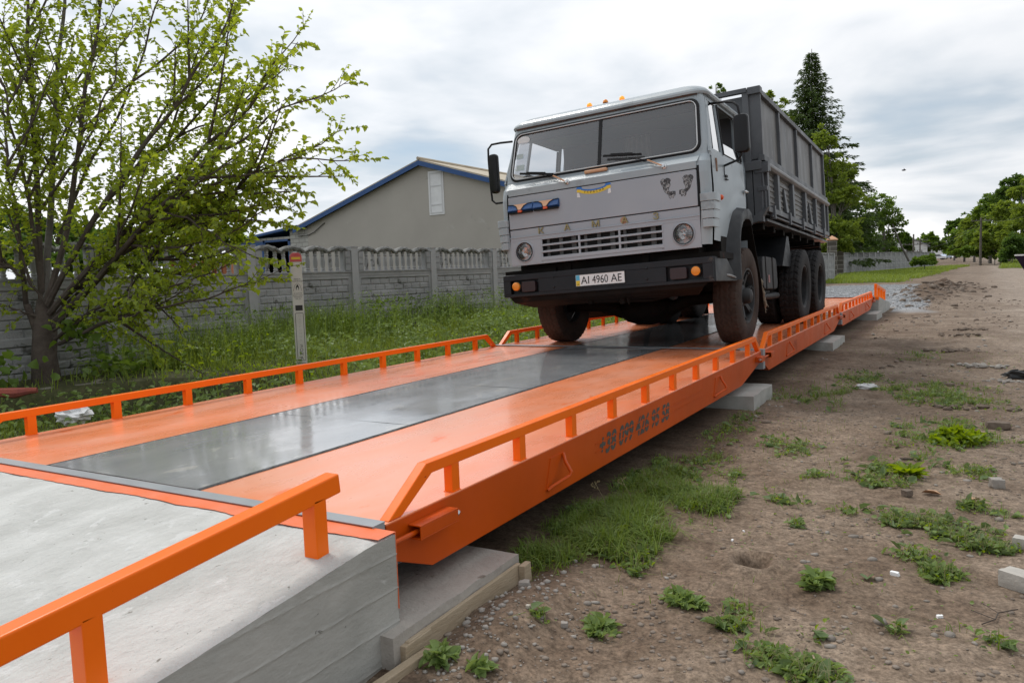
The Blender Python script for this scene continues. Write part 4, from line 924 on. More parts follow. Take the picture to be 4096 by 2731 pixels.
mb = TB(); pts = [(1.13+0.01*math.sin(k*1.7), 0.62+0.02*k, 0.62-0.032*k) for k in range(11)]; mb.tube(pts, [.012+.006*(k % 2) for k in range(11)], 5)
rnd = random.Random(2)
for k in range(24):
    q = pts[rnd.randrange(11)]; mb.tube([q, (q[0]+rnd.uniform(-.02, .03), q[1]+rnd.uniform(-.03, .03), q[2]-rnd.uniform(.02, .07))], .0035, 4)
mb.build('frayed_rope', M_rope, TR)
# --- chassis and running gear
mb = TB()
for x in (-0.42, 0.42): mb.box(x-.04, x+.04, -1.10, 5.35, 0.78, 0.98)
mb.box(-0.95, 0.95, -1.08, -0.55, 0.78, 0.93); mb.box(-0.46, 0.46, -1.0, 1.1, 0.55, 1.20); mb.box(-0.30, 0.30, 1.1, 4.6, 0.62, 0.80); mb.box(-0.95, 0.95, -0.5, 0.25, 0.93, 1.15)
mb.box(-1.0, 1.0, 0.27, 0.7, 0.85, 1.2); mb.box(-0.62, 0.62, -1.14, -1.0, 0.50, 0.62)
mb.hexa([(-1.02, -1.20, 0.52), (1.0, -1.20, 0.54), (0.9, -1.0, 0.47), (-0.9, -1.0, 0.46), (-1.08, -1.21, 0.60), (1.08, -1.21, 0.60), (1.0, -1.0, 0.62), (-1.0, -1.0, 0.62)])
mb.build('chassis', M_chas, TR, bev=0.01)
mb = TB(); mb.tube([(-0.95, 0.0, 0.46), (-0.5, 0, 0.44), (-0.3, 0, 0.36), (0.3, 0, 0.36), (0.5, 0, 0.44), (0.95, 0, 0.46)], [.07, .07, .08, .08, .07, .07], 10)
mb.ellip((0.0, 0.05, 0.36), 0.34, 0.26, 0.17, 16, 8); mb.box(-0.62, -0.50, -0.75, 0.75, 0.50, 0.58); mb.box(0.50, 0.62, -0.75, 0.75, 0.50, 0.58)
mb.tube([(-0.65, -0.95, 0.56), (-0.5, -0.98, 0.50), (0.4, -0.95, 0.46), (0.66, -0.7, 0.52)], 0.022, 8)
mb.tube([(-0.2, -1.08, 0.56), (-0.2, -1.06, 0.46)], 0.03, 8); mb.tube([(0.14, -1.08, 0.58), (0.15, -1.06, 0.44)], 0.035, 8); mb.tube([(0.20, -1.10, 0.56), (0.22, -1.08, 0.43)], 0.012, 6)
mb.tube([(-0.6, 0.2, .4), (-0.3, 1.4, .55), (0, 2.2, .6)], .05, 8)
mb.build('front_axle', M_chas, TR, smooth=True, sharp=40)
for y in (2.80, 4.12):
    mb = MB(); mb.tube([(-1.0, y, 0.5), (1.0, y, 0.5)], 0.08, 10); mb.ellip((0, y, 0.52), 0.22, 0.24, 0.22, 16, 8); mb.build('rear_axle', M_chas, TR, smooth=True)
for s in (1, -1):
    mb = TB(); P_ = rr(0.90, 1.72, 0.515, 0.895, 0.09, 5); nn_ = len(P_); mb.prism(P_, 'x', *sorted((s*0.66, s*1.10))); ft = mb.build('fuel_tank', M_rim, TR, bev=0.01)
    mb = TB(); mb.box(*sorted((s*1.098, s*1.106)), 1.42, 1.47, 0.51, 0.90); mb.box(*sorted((s*1.098, s*1.106)), 1.05, 1.08, 0.51, 0.90); mb.build('tank_strap', M_chas, ft)
    if s > 0:
        mb = TB(); mb.box(1.104, 1.108, 1.16, 1.24, 0.59, 0.68); mb.build('faded_label', mat('faded pink label', (0.34, 0.25, 0.24), (0.25, 0.06, 0.06), 30, rough=0.7), ft)
        mb = TB(); mb.tube([(1.02, 1.10, 0.43), (1.02, 2.02, 0.44)], 0.040, 12); mb.box(0.9, 1.0, 1.0, 1.7, 0.42, 0.50); mb.build('air_pipe', M_rim, TR, smooth=True, sharp=40)
    mb = TB(); mb.add([(s*1.13, 2.40, 1.20), (s*1.13, 2.28, 1.20), (s*1.15, 1.80, 0.80), (s*1.15, 2.33, 0.80), (s*1.15, 2.40, 0.90)], [(0, 1, 2, 3, 4)]); mb.add([(s*1.13, 2.28, 1.20), (s*0.7, 2.28, 1.20), (s*0.7, 1.80, .80), (s*1.15, 1.80, .80)], [(0, 1, 2, 3)]); mb.build('wheel_guard', M_fend, TR, solid=0.008)
    mb = TB(); mb.add([(s*1.20, 4.75, 1.15), (s*0.66, 4.75, 1.15), (s*0.66, 4.82, 0.22), (s*1.20, 4.82, 0.22)], [(0, 1, 2, 3)]); mb.build('rear_mud_flap', M_chas, TR, solid=0.012)
# --- wheels
def tyre_mb(R, Wt, kind, seed=0):
    nth = 200 if kind == 'rear' else 200; prof = []
    hw = Wt/2
    # lateral coordinate t over the tread, then shoulders, sidewalls and bead
    pr = [(-hw*.78, R*.545), (-hw*.95, R*.60), (-hw*1.0, R*.70), (-hw*1.02, R*.80), (-hw*.97, R*.90), (-hw*.90, R*.955)]
    tr = [(-hw*.84+2*hw*.84*k/16, R*(.985+.015*(1-abs(k/8-1)**2.5))) for k in range(17)]
    pr = pr+tr+[(-a, b) for a, b in pr[::-1]]
    vs_ = []; n = len(pr)
    for j in range(nth):
        th = 2*math.pi*j/nth
        for i, (x, r) in enumerate(pr):
            d = 0.0; it = i-6
            if 0 <= it <= 16:
                t = it/8-1
                if kind == 'rear':
                    ph = (th*34/(2*math.pi)+0.45*(1-abs(abs(t)*2-1))*1.0) % 1
                    if ph < 0.16 and abs(t) > 0.12: d = 0.016
                    if it in (4, 12) or it == 8: d = max(d, 0.007)
                else:
                    z_ = 0.10*math.sin(th*44)
                    if min(abs(t-.45-z_), abs(t+.45-z_), abs(t-z_)) < 0.07: d = 0.009
                    if abs(t) > .80 and (th*44/(2*math.pi)) % 1 < .30: d = 0.012
            elif i in (5, n-6):
                if kind == 'rear' and (th*34/(2*math.pi)+.0) % 1 < .16: d = 0.010
                if kind != 'rear' and (th*44/(2*math.pi)) % 1 < .30: d = 0.008
            elif i in (3, n-4): d = -0.002
            vs_.append((x, (r-d)*math.cos(th), (r-d)*math.sin(th)))
    return vs_, [(j*n+i, j*n+i+1, ((j+1) % nth)*n+i+1, ((j+1) % nth)*n+i) for j in range(nth) for i in range(n-1)]
def wheel(name, loc, s, kind, m):
    R = 0.502; e = empty(name, loc); e.parent = TR
    vs_, fs = tyre_mb(R, 0.262 if kind == 'front' else 0.275, kind)
    mb = MB(); mb.add(vs_, fs); mb.build('tyre', m, e, smooth=True, sharp=32)
    mb = MB()
    if kind == 'front':
        mb.lathe([(0.285, -.10), (0.265, -.09), (0.262, .10), (0.272, .118), (0.288, .118)], (0, 0, 0), (s, 0, 0), 48)
        mb.lathe([(0.262, -.02), (0.16, -.03), (0.0, -.03)], (0, 0, 0), (s, 0, 0), 48)
        mb.lathe([(0.13, -.03), (0.135, .05), (0.11, .07), (0.085, .08), (0.080, .125), (0.065, .150), (0.03, .162), (0.0, .165)], (0, 0, 0), (s, 0, 0), 24)
        for k in range(6):
            a = 2*math.pi*k/6+.3; c_, s_ = math.cos(a), math.sin(a)
            mb.bar((s*.05, .10*c_, .10*s_), (s*.085, .255*c_, .255*s_), 0.055, 0.035, up=(s, 0, 0))
            mb.tube([(s*.08, .238*c_, .238*s_), (s*.115, .240*c_, .240*s_)], .016, 6)
    else:
        mb.lathe([(0.285, -.10), (0.265, -.09), (0.262, .10), (0.275, .122), (0.290, .122)], (0, 0, 0), (s, 0, 0), 48)
        mb.lathe([(0.262, -.11), (0.15, -.12), (0.0, -.12)], (0, 0, 0), (s, 0, 0), 48)
        mb.lathe([(0.14, -.12), (0.14, .0), (0.10, .02), (0.0, .03)], (0, 0, 0), (s, 0, 0), 24)
        for k in range(6):
            a = 2*math.pi*k/6+.1; c_, s_ = math.cos(a), math.sin(a); mb.bar((s*-.06, .12*c_, .12*s_), (s*.01, .255*c_, .255*s_), 0.05, 0.03, up=(s, 0, 0))
    mb.build('rim', M_rim, e, smooth=True, sharp=30, bev=0)
    return e
for s in (-1, 1): wheel('front_wheel', (s*1.005-.005, -0.04, 0.500), s, 'front', M_tyre)
for s in (-1, 1):
    for y in (2.80, 4.12):
        wheel('rear_wheel', (s*1.075, y, 0.500), s, 'rear', M_tyre2); wheel('rear_wheel', (s*0.755, y, 0.500), s, 'rear', M_tyre2)
# --- tipper body
BX, BY0, BY1, BZ0, BZM, BZT = 1.243, 0.72, 5.46, 1.381, 1.928, 2.722
bod = TB(); bod.box(-1.19, 1.19, BY0+.02, BY1-.02, BZ0-.03, BZ0+.02); bod.box(-1.17, -1.14, BY0, BY1, BZ0, BZT-.02); bod.box(-1.17, 1.17, BY1-.04, BY1, BZ0, BZT-.03)
bod.box(-1.17, 1.17, BY0, BY0+.03, BZ0-.10, BZT-.03)
body = bod.build('tipper_body', M_body, TR, bev=0.004)
mb = TB()   # headboard framing seen beside the cab
for x in (-1.14, -0.58, 0.0, 0.58, 1.055): mb.box(x-.035, x+.035, BY0-.05, BY0, BZ0-.05, BZT+.005)
mb.box(-1.20, 1.075, BY0-.065, BY0, BZT-.005, BZT+.045); mb.box(1.075, 1.215, BY0-.02, BY0+.02, BZM+.04, BZT-.03)
mb.box(1.085, 1.225, BY0-.06, BY0+.06, BZT-.035, BZT+.045)
mb.box(0.9, 1.20, BY0-.09, BY0-.02, 1.84, 1.935)
mb.build('headboard_frame', M_body, body, bev=0.004)
for s in (1, -1):
    ew = TB(); xo = s*1.175
    ew.box(*sorted((s*1.150, s*1.170)), BY0, BY1, BZM+.02, BZT-.02); up = ew.build('upper_side_panel', M_bodyp, body)
    mb = TB(); mb.box(*sorted((s*1.160, s*1.215)), BY0-.0, BY1, BZT-.030, BZT+.030); mb.box(*sorted((s*1.165, s*1.235)), BY0-.05, BY1, BZM+.01, BZM+.075); mb.build('side_rail', M_body, up, bev=0.004)
    for y in (0.745, 1.80, 3.00, 4.27, 5.43):
        mb = TB(); mb.box(*sorted((s*1.165, s*1.208)), y-.03, y+.03, BZM+.075, BZT-.030); mb.build('stake', M_body, up, bev=0.004)
    # lower drop side: ribbed sheet, heavy top rail, stakes, sill
    mb = TB(); zz = np.linspace(BZ0+.06, BZM-.06, 45)
    mb.grid(lambda y, z: (s*(1.180+0.010*(1 if math.sin((z-BZ0)*95) > 0 else 0)), y, z), [BY0+.03, BY1], zz)
    dr = mb.build('drop_side', M_bodyp, body)
    mb = TB(); P_ = [(1.175, BZM-.065), (1.240, BZM-.065), (1.265, BZM-.045), (1.268, BZM-.020), (1.245, BZM+.008), (1.175, BZM+.008)]
    mb.prism([(s*a, b) for a, b in P_], 'y', BY0+.03, BY1+.02); mb.build('top_rail', mat('worn top rail', (0.17, 0.175, 0.18), (0.24, 0.24, 0.245), 2.5, rough=0.5, rvar=0.1, spots=[((0.33, 0.33, 0.33), 7, 0.64), ((0.10, 0.06, 0.04), 6, 0.72)]), dr, bev=0.005)
    mb = TB(); mb.box(*sorted((s*1.175, s*1.240)), BY0+.03, BY1, BZ0-.005, BZ0+.055); mb.build('sill', M_body, dr, bev=0.004)
    for y in (0.80, 1.40, 2.36, 3.31, 4.23, 5.07, 5.43):
        mb = TB(); w_ = 0.055 if 1 < y < 5.2 else 0.04; mb.box(*sorted((s*1.178, s*1.238)), y-w_, y+w_, BZ0+.055, BZM-.065); mb.build('stake', M_body, dr, bev=0.005)
    mb = TB()   # hinges and underframe ledge
    for y in (1.0, 1.95, 2.9, 3.85, 4.8): mb.box(*sorted((s*1.20, s*1.262)), y-.03, y+.03, BZ0-.075, BZ0+.08)
    for y in (1.95, 3.85): mb.hexa([(s*1.19, y-.06, BZ0+.08), (s*1.225, y-.06, BZ0+.08), (s*1.225, y+.12, BZ0+.06), (s*1.19, y+.12, BZ0+.06), (s*1.19, y-.10, BZ0+.38), (s*1.21, y-.10, BZ0+.38), (s*1.21, y-.02, BZ0+.34), (s*1.19, y-.02, BZ0+.34)])
    mb.tube([(s*1.235, BY0+.2, BZ0-.045), (s*1.235, BY1, BZ0-.045)], .014, 8); mb.box(*sorted((s*1.05, s*1.20)), BY0+.1, BY1, BZ0-.105, BZ0-.075)
    mb.build('hinge_row', M_body, dr, bev=0.003)
    # front corner post with its locking gear
    mb = TB(); mb.box(*sorted((s*1.10, s*1.19)), BY0-.06, BY0+.02, BZ0-.12, BZM+.02); mb.box(*sorted((s*1.14, s*1.265)), BY0-.04, BY0+.10, BZM-.10, BZM+.0)
    mb.box(*sorted((s*1.12, s*1.27)), BY0-.07, BY0-.01, BZM-.125, BZM-.035); mb.tube([(s*1.20, BY0-.05, BZM-.12), (s*1.205, BY0-.05, BZ0+.25)], .013, 8); mb.tube([(s*1.225, BY0-.06, BZ0+.26), (s*1.225, BY0-.06, BZ0+.02)], .012, 8)
    mb.box(*sorted((s*1.15, s*1.25)), BY0-.075, BY0-.035, BZ0+.22, BZ0+.27); mb.hexa([(s*1.05, BY0-.07, BZ0-.13), (s*1.16, BY0-.07, BZ0-.11), (s*1.16, BY0+.02, BZ0-.11), (s*1.05, BY0+.02, BZ0-.13), (s*1.05, BY0-.07, BZ0-.07), (s*1.25, BY0-.07, BZ0+.04), (s*1.25, BY0+.02, BZ0+.04), (s*1.05, BY0+.02, BZ0-.07)])
    mb.build('corner_post', M_body, body, bev=0.004)
mb = TB()
for y in np.linspace(1.0, 5.2, 8): mb.box(-1.12, 1.12, y-.05, y+.05, 1.20, BZ0-.03)
for x in (-.45, .45): mb.box(x-.05, x+.05, 0.8, 5.4, 1.0, 1.2)
mb.box(-1.1, 1.1, 5.3, 5.42, 1.15, BZ0-.02)
mb.build('underframe', M_chas, body, bev=0.005)
# ------------------------------------------------------------------ plants: array builders
def leaves_arr(P, D, Nn, Ln, Wn, droop=0.15):
    """folded six-point leaves. P bases, D directions, Nn normals, Ln lengths, Wn widths"""
    n = len(P); D = D/np.linalg.norm(D, axis=1, keepdims=True); Nn = Nn-D*np.sum(D*Nn, 1, keepdims=True)
    Nn /= np.maximum(np.linalg.norm(Nn, axis=1, keepdims=True), 1e-6); S_ = np.cross(D, Nn)
    L = Ln[:, None]; W_ = Wn[:, None]; f = 0.22*W_
    v = np.stack([P, P+D*L*.30+S_*W_*.5+Nn*f, P+D*L*.68+S_*W_*.36+Nn*f-Nn*droop*L*.4, P+D*L-Nn*droop*L, P+D*L*.68-S_*W_*.36+Nn*f-Nn*droop*L*.4, P+D*L*.30-S_*W_*.5+Nn*f], 1)
    F = np.array([[0, 1, 2, 3], [0, 3, 4, 5]])[None]+6*np.arange(n)[:, None, None]
    return v.reshape(-1, 3), F.reshape(-1, 4)
def blades_arr(P, H, W_, az, lean):
    """grass blades bending over"""
    n = len(P); d = np.stack([np.cos(az), np.sin(az), np.zeros(n)], 1); s = np.stack([-np.sin(az), np.cos(az), np.zeros(n)], 1)
    z = np.array([0, 0, 1.0]); H = H[:, None]; w_ = W_[:, None]; l = lean[:, None]
    a = P; b = P+z*H*.55+d*l*H*.30; c = P+z*H*(1-.35*l)+d*l*H*1.0
    v = np.stack([a-s*w_, a+s*w_, b+s*w_*.8, b-s*w_*.8, c+s*w_*.12, c-s*w_*.12], 1)
    F = np.array([[0, 1, 2, 3], [3, 2, 4, 5]])[None]+6*np.arange(n)[:, None, None]
    return v.reshape(-1, 3), F.reshape(-1, 4)
def rdir(n, up=0.0):
    v = RNG.normal(size=(n, 3)); v[:, 2] += up; return v/np.linalg.norm(v, axis=1, keepdims=True)
def onz(px, py, z=GZ):
    a = at(px, py, 1.0)-CP; t = (z-CP[2])/a[2]; return CP+a*t
LF_tree = leafmat('fresh mulberry leaves', (0.085, 0.15, 0.016), (0.28, 0.36, 0.05), 1.3, 0.55)
LF_lime = leafmat('bright lime leaves', (0.08, 0.15, 0.012), (0.21, 0.30, 0.03), 1.2, 0.5)
LF_mid = leafmat('mid green leaves', (0.045, 0.095, 0.016), (0.13, 0.21, 0.036), 0.45, 0.42)
LF_dark = leafmat('dark green leaves', (0.028, 0.062, 0.014), (0.085, 0.15, 0.030), 0.4, 0.38)
LF_spr = leafmat('spruce needles', (0.018, 0.040, 0.012), (0.070, 0.115, 0.028), 0.9, 0.25)
LF_yel = leafmat('yellow green leaves', (0.07, 0.125, 0.018), (0.19, 0.26, 0.045), 0.4, 0.45)
LF_grass = leafmat('grass blades', (0.070, 0.125, 0.016), (0.21, 0.28, 0.05), 2.2, 0.4)
LF_grass2 = leafmat('dark grass blades', (0.045, 0.095, 0.012), (0.14, 0.21, 0.035), 3.0, 0.35)
LF_weed = leafmat('weed leaves', (0.065, 0.125, 0.030), (0.19, 0.27, 0.08), 9, 0.35)
LF_dry = leafmat('dry stems', (0.16, 0.14, 0.07), (0.26, 0.23, 0.12), 3, 0.3)

# ------------------------------------------------------------------ the tree on the left
def smooth_path(pts, n):
    pts = np.array(pts, float); t = np.concatenate([[0], np.cumsum(np.linalg.norm(np.diff(pts, axis=0), axis=1))]); u = np.linspace(0, t[-1], n)
    q = np.stack([np.interp(u, t, pts[:, k]) for k in range(3)], 1)
    for _ in range(3): q[1:-1] = (q[:-2]+2*q[1:-1]+q[2:])/4
    return q, t[-1]
TB_ = np.array([-6.62, 2.50, -0.15])
tree = empty('multi_stem_tree', TB_, 0, 'leafy many stemmed tree growing in front of the concrete fence at the left', 'tree')
stems = [
 ([(97, 700, 8.2), (90, 560, 8.2), (85, 400, 8.3), (70, 200, 8.3), (60, 0, 8.4), (50, -90, 8.4), (30, -330, 8.4)], .055, 1),
 ([(100, 690, 8.2), (112, 560, 8.4), (120, 420, 8.6), (125, 250, 8.7), (140, 100, 8.8), (150, -90, 8.9), (160, -380, 8.9)], .06, 1),
 ([(108, 690, 8.1), (150, 560, 8.2), (170, 430, 8.3), (190, 250, 8.4), (215, 100, 8.5), (250, -60, 8.6), (290, -300, 8.6)], .05, 1),
 ([(110, 700, 8.1), (160, 600, 8.0), (230, 480, 8.0), (300, 380, 8.0), (380, 270, 8.0), (450, 170, 8.1), (530, 30, 8.2), (580, -120, 8.2)], .05, 1),
 ([(115, 720, 8.1), (180, 640, 7.9), (260, 560, 7.8), (330, 480, 7.7), (430, 380, 7.6), (560, 260, 7.5), (690, 60, 7.4)], .05, 1),
 ([(120, 740, 8.1), (200, 670, 7.9), (290, 560, 7.7), (400, 440, 7.5), (520, 340, 7.4), (650, 250, 7.3), (795, 190, 7.2)], .045, 1),
 ([(125, 750, 8.1), (230, 640, 7.9), (330, 520, 7.7), (430, 450, 7.6), (560, 400, 7.5), (700, 358, 7.4), (832, 372, 7.3)], .04, .8),
 ([(125, 700, 8.1), (300, 570, 7.9), (470, 480, 7.8), (600, 400, 7.7), (700, 340, 7.6), (795, 300, 7.6)], .035, .9),
 ([(135, 790, 8.1), (240, 740, 7.8), (360, 705, 7.6), (470, 690, 7.5), (570, 650, 7.4), (640, 630, 7.4)], .03, .9),
 ([(125, 780, 8.1), (230, 700, 7.8), (330, 672, 7.6), (450, 640, 7.6), (540, 605, 7.6)], .028, .8),
 ([(60, 700, 8.2), (40, 500, 8.0), (10, 350, 7.9), (-40, 250, 7.8)], .04, 1),
 ([(92, 640, 8.2), (60, 420, 8.1), (15, 240, 8.0), (-30, 60, 8.0)], .035, 1),
 ([(160, 600, 8.1), (240, 470, 8.3), (330, 360, 8.4), (440, 300, 8.5), (560, 250, 8.6), (640, 160, 8.7)], .03, 1),
 ([(290, 570, 8.0), (420, 520, 7.8), (540, 500, 7.7), (665, 522, 7.7)], .02, 1),
 ([(110, 700, 8.1), (60, 640, 8.0), (0, 600, 7.9), (-40, 580, 7.8)], .02, 1.1),
 ([(130, 720, 8.1), (220, 630, 8.0), (330, 600, 7.9), (450, 585, 7.8), (530, 600, 7.8)], .02, 1.1),
 ([(120, 760, 8.1), (190, 725, 7.9), (270, 735, 7.8), (350, 750, 7.7)], .018, 1.1),
 ([(140, 700, 8.1), (230, 600, 8.1), (300, 610, 8.0), (380, 640, 7.9), (440, 665, 7.8)], .018, 1.2),
 ([(95, 730, 8.1), (50, 715, 8.0), (-20, 690, 7.9)], .016, 1.1),
 ([(300, 540, 8.0), (420, 470, 7.8), (560, 440, 7.7), (668, 425, 7.7)], .02, 1),
 ([(190, 300, 8.4), (300, 190, 8.5), (400, 120, 8.6), (480, 20, 8.7), (520, -120, 8.7)], .022, 1),
 ([(230, 480, 8.0), (330, 330, 8.2), (420, 190, 8.3), (500, 100, 8.4), (560, 0, 8.5)], .022, 1),
 ([(130, 560, 8.5), (200, 380, 8.7), (290, 240, 8.8), (340, 80, 8.9), (380, -40, 9.0), (420, -250, 9.0)], .028, 1),
 ([(80, 330, 8.3), (30, 180, 8.4), (0, 40, 8.5)], .02, 1),
 ([(95, 480, 8.2), (200, 330, 7.9), (260, 180, 7.8), (300, 40, 7.8)], .024, 1),
 ([(330, 480, 7.7), (430, 500, 7.4), (520, 560, 7.3), (600, 600, 7.3)], .016, .8),
 ([(260, 560, 7.8), (400, 570, 7.6), (520, 545, 7.5), (610, 480, 7.5), (700, 470, 7.4)], .018, 1),
]
tr_mb = MB(); tr_mb.tube([np.array([0, 0, -.15]), np.array([0, 0, .10]), np.array([.0, .0, .30])]+[at(104, 740, 8.16)-TB_, at(104, 690, 8.2)-TB_], [.17, .135, .12, .115, .08], 14)
tr_mb.tube([np.array([.12, -.05, -.1]), at(128, 850, 8.1)-TB_, at(85, 760, 8.1)-TB_, at(62, 700, 8.1)-TB_], [.05, .045, .04, .035], 8)
tr_mb.build('trunk', M_bark, tree, smooth=True)
lp, ld, ll = [], [], []; tw = MB(); rnd = random.Random(11)
paths = []
for si, (pts, r0, dens) in enumerate(stems):
    q, L = smooth_path([at(*p_) for p_ in pts], 26)
    q = q+np.array([[0.03*math.sin(k*.9+si), 0.03*math.cos(k*1.1+si), 0.02*math.sin(k*1.3)] for k in range(26)])*np.linspace(0, 1, 26)[:, None]
    paths.append((q, L, r0, dens, si))
    for c in range(0 if (si in (8, 9, 13) or si > 17) else 5):
        t = rnd.uniform(.28, .80); i = int(t*25); d = q[i+1]-q[i]; d /= np.linalg.norm(d)
        v = np.array([rnd.gauss(0, 1), rnd.gauss(0, 1), rnd.gauss(.2, .8)]); v -= d*(v@d); v /= np.linalg.norm(v); a_ = rnd.uniform(.35, .75)
        dd = d*math.cos(a_)+v*math.sin(a_); ln = rnd.uniform(.8, 1.5)*(1.2-t*.5); q2, L2 = smooth_path([q[i], q[i]+dd*ln*.5, q[i]+dd*ln+np.array([0, 0, rnd.uniform(-.1, .25)])], 26)
        paths.append((q2, L2, .013, .75, -1))
for q, L, r0, dens, si in paths:
    rr_ = [r0*(1-k/25)**.9*(0.62 if si >= 0 else 1)+.003 for k in range(26)]
    if si >= 0:
        m_ = MB(); m_.tube(q-TB_, rr_, 7); m_.build('limb', M_bark if si != 1 else M_bark2, tree, smooth=True)
    else: tw.tube(q[::3]-TB_, rr_[::3], 5, False)
    nt_ = int(L/0.066*dens)
    for k in range(nt_):
        t = 0.14+0.86*((k+rnd.random())/nt_); i = min(int(t*25), 24); f = t*25-i; p0 = q[i]*(1-f)+q[i+1]*f; d = q[i+1]-q[i]; d /= np.linalg.norm(d)
        v = np.array([rnd.gauss(0, 1), rnd.gauss(0, 1), rnd.gauss(0.15, .8)]); v -= d*(v@d); v /= np.linalg.norm(v)
        a = rnd.uniform(.35, 1.15); dd = d*math.cos(a)+v*math.sin(a); dd[2] += .08
        ln = rnd.uniform(.14, .55)*(1.25-0.65*t)*(1 if si >= 0 else .75)
        p1 = p0+dd*ln*.5; p2 = p1+(dd+np.array([0, 0, rnd.uniform(-.25, .25)]))*ln*.5
        tw.tube([p0-TB_, p1-TB_, p2-TB_], [.004, .003, .0015], 3, False)
        for j in range(int(ln/0.025)):
            u = 0.22+.78*j/max(1, int(ln/.025)-1); pp = p0+(p1-p0)*min(1, u*2) if u < .5 else p1+(p2-p1)*(u*2-1)
            lv = np.array([rnd.gauss(0, 1), rnd.gauss(0, 1), rnd.gauss(-.45, .5)])+dd*1.0
            lp.append(pp); ld.append(lv); ll.append(rnd.uniform(.025, .078))
tw.build('twigs', M_bark, tree)
lp = np.array(lp); ld = np.array(ld); ll = np.array(ll); nn_ = rdir(len(lp), 1.6)
V, F = leaves_arr(lp-TB_, ld, nn_, ll, ll*RNG.uniform(.62, .85, len(ll)), .22)
npmesh('foliage', V, F, LF_tree, tree)
# big low leaves (suckers) around its foot
P, D = [], []
for (cx, cy, cz, rx, n) in ((-6.35, 1.95, .05, .30, 50), (-6.15, 3.0, .0, .25, 60), (-6.25, 2.65, .42, .20, 60), (-6.6, 1.6, .15, .4, 70)):
    P.append(np.stack([RNG.normal(cx, rx*.5, n), RNG.normal(cy, rx*.5, n), RNG.normal(cz, rx*.4, n)], 1)); D.append(rdir(n, .1))
P = np.concatenate(P); D = np.concatenate(D); n = len(P); Ls = RNG.uniform(.07, .13, n)
V, F = leaves_arr(P-TB_, D, rdir(n, 1.5), Ls, Ls*.85, .15); npmesh('basal_leaves', V, F, LF_mid, tree)

# ------------------------------------------------------------------ broadleaf trees, spruce
def crown_tree(name, label, base, H, lobes, lm, bark, n, ls, cat='tree', group=None, trunk_r=0.18, gaps=0.35, seed=1, limbs=True):
    """lobes: (dx, dy, z, rx, ry, rz); leaves sit in clumps spread over and through every lobe"""
    base = np.array(base, float); t = empty(name, base, 0, label, cat, group); rg = np.random.default_rng(seed)
    vol = np.array([l[3]*l[4]+l[3]*l[5] for l in lobes]); vol = vol/vol.sum(); Pl, Dl = [], []
    for l, v in zip(lobes, vol):
        m_ = int(n*v); nc = max(6, int(m_/26)); d = rg.normal(size=(nc, 3)); d /= np.linalg.norm(d, axis=1, keepdims=True); d[:, 2] = np.abs(d[:, 2])*.9-.25*(rg.random(nc) < .6)
        rad = rg.uniform(0.45, 1.06, nc)**0.7*(1+0.16*np.sin(d[:, 0]*7+seed)+.12*np.cos(d[:, 2]*9+d[:, 1]*5))
        C = np.array([l[0], l[1], l[2]])+d*rad[:, None]*np.array(l[3:6])
        sz = rg.uniform(.5, 1.0, nc)*0.30*min(l[3:6]); k = rg.integers(0, nc, m_)
        o = rg.normal(size=(m_, 3)); o /= np.maximum(np.linalg.norm(o, axis=1, keepdims=True), .3); o[:, 2] *= .62
        Pl.append(C[k]+o*sz[k][:, None]*rg.uniform(.2, 1.1, (m_, 1))); Dl.append(o+d[k]*.7+rg.normal(size=(m_, 3))*.5)
    P = np.concatenate(Pl); D = np.concatenate(Dl); m_ = len(P)
    P[:, 2] = np.maximum(P[:, 2], .1)
    Nn = rg.normal(size=(m_, 3))*.7+np.array([0, 0, 1.0]); Ls = rg.uniform(.7, 1.3, m_)*ls
    V, F = leaves_arr(P, D, Nn, Ls, Ls*.7, .2); npmesh('crown', V, F, lm, t)
    mb = MB(); top = max(l[2] for l in lobes); mb.tube([(0, 0, -.3), (.05*trunk_r, 0, H*.15), (0.1*trunk_r, .1, H*.45), (lobes[0][0]*.5, lobes[0][1]*.5, top)], [trunk_r*1.2, trunk_r, trunk_r*.7, trunk_r*.15], 10); mb.build('trunk', bark, t, smooth=True)
    if limbs:
        mb = MB()
        for l in lobes:
            mb.tube([(0, 0, max(.3, l[2]*.35)), (l[0]*.4, l[1]*.4, l[2]*.7), (l[0], l[1], l[2])], [trunk_r*.5, trunk_r*.32, trunk_r*.1], 6)
            for k in range(3):
                a = rg.uniform(0, 6.28); mb.tube([(l[0]*.7, l[1]*.7, l[2]*.85), (l[0]+math.cos(a)*l[3]*.7, l[1]+math.sin(a)*l[4]*.7, l[2]+l[5]*rg.uniform(-.1, .6))], [trunk_r*.2, trunk_r*.05], 5)
        mb.build('limbs', bark, t, smooth=True)
    return t
def gbase(px, d, z=None):
    p_ = at(px, 590, d); zz = float(ground_h(p_[0], p_[1])) if z is None else z
    return np.array([p_[0], p_[1], zz])
def hz(px, py, d):   # height above the ground of a point seen there
    return at(px, py, d)[2]
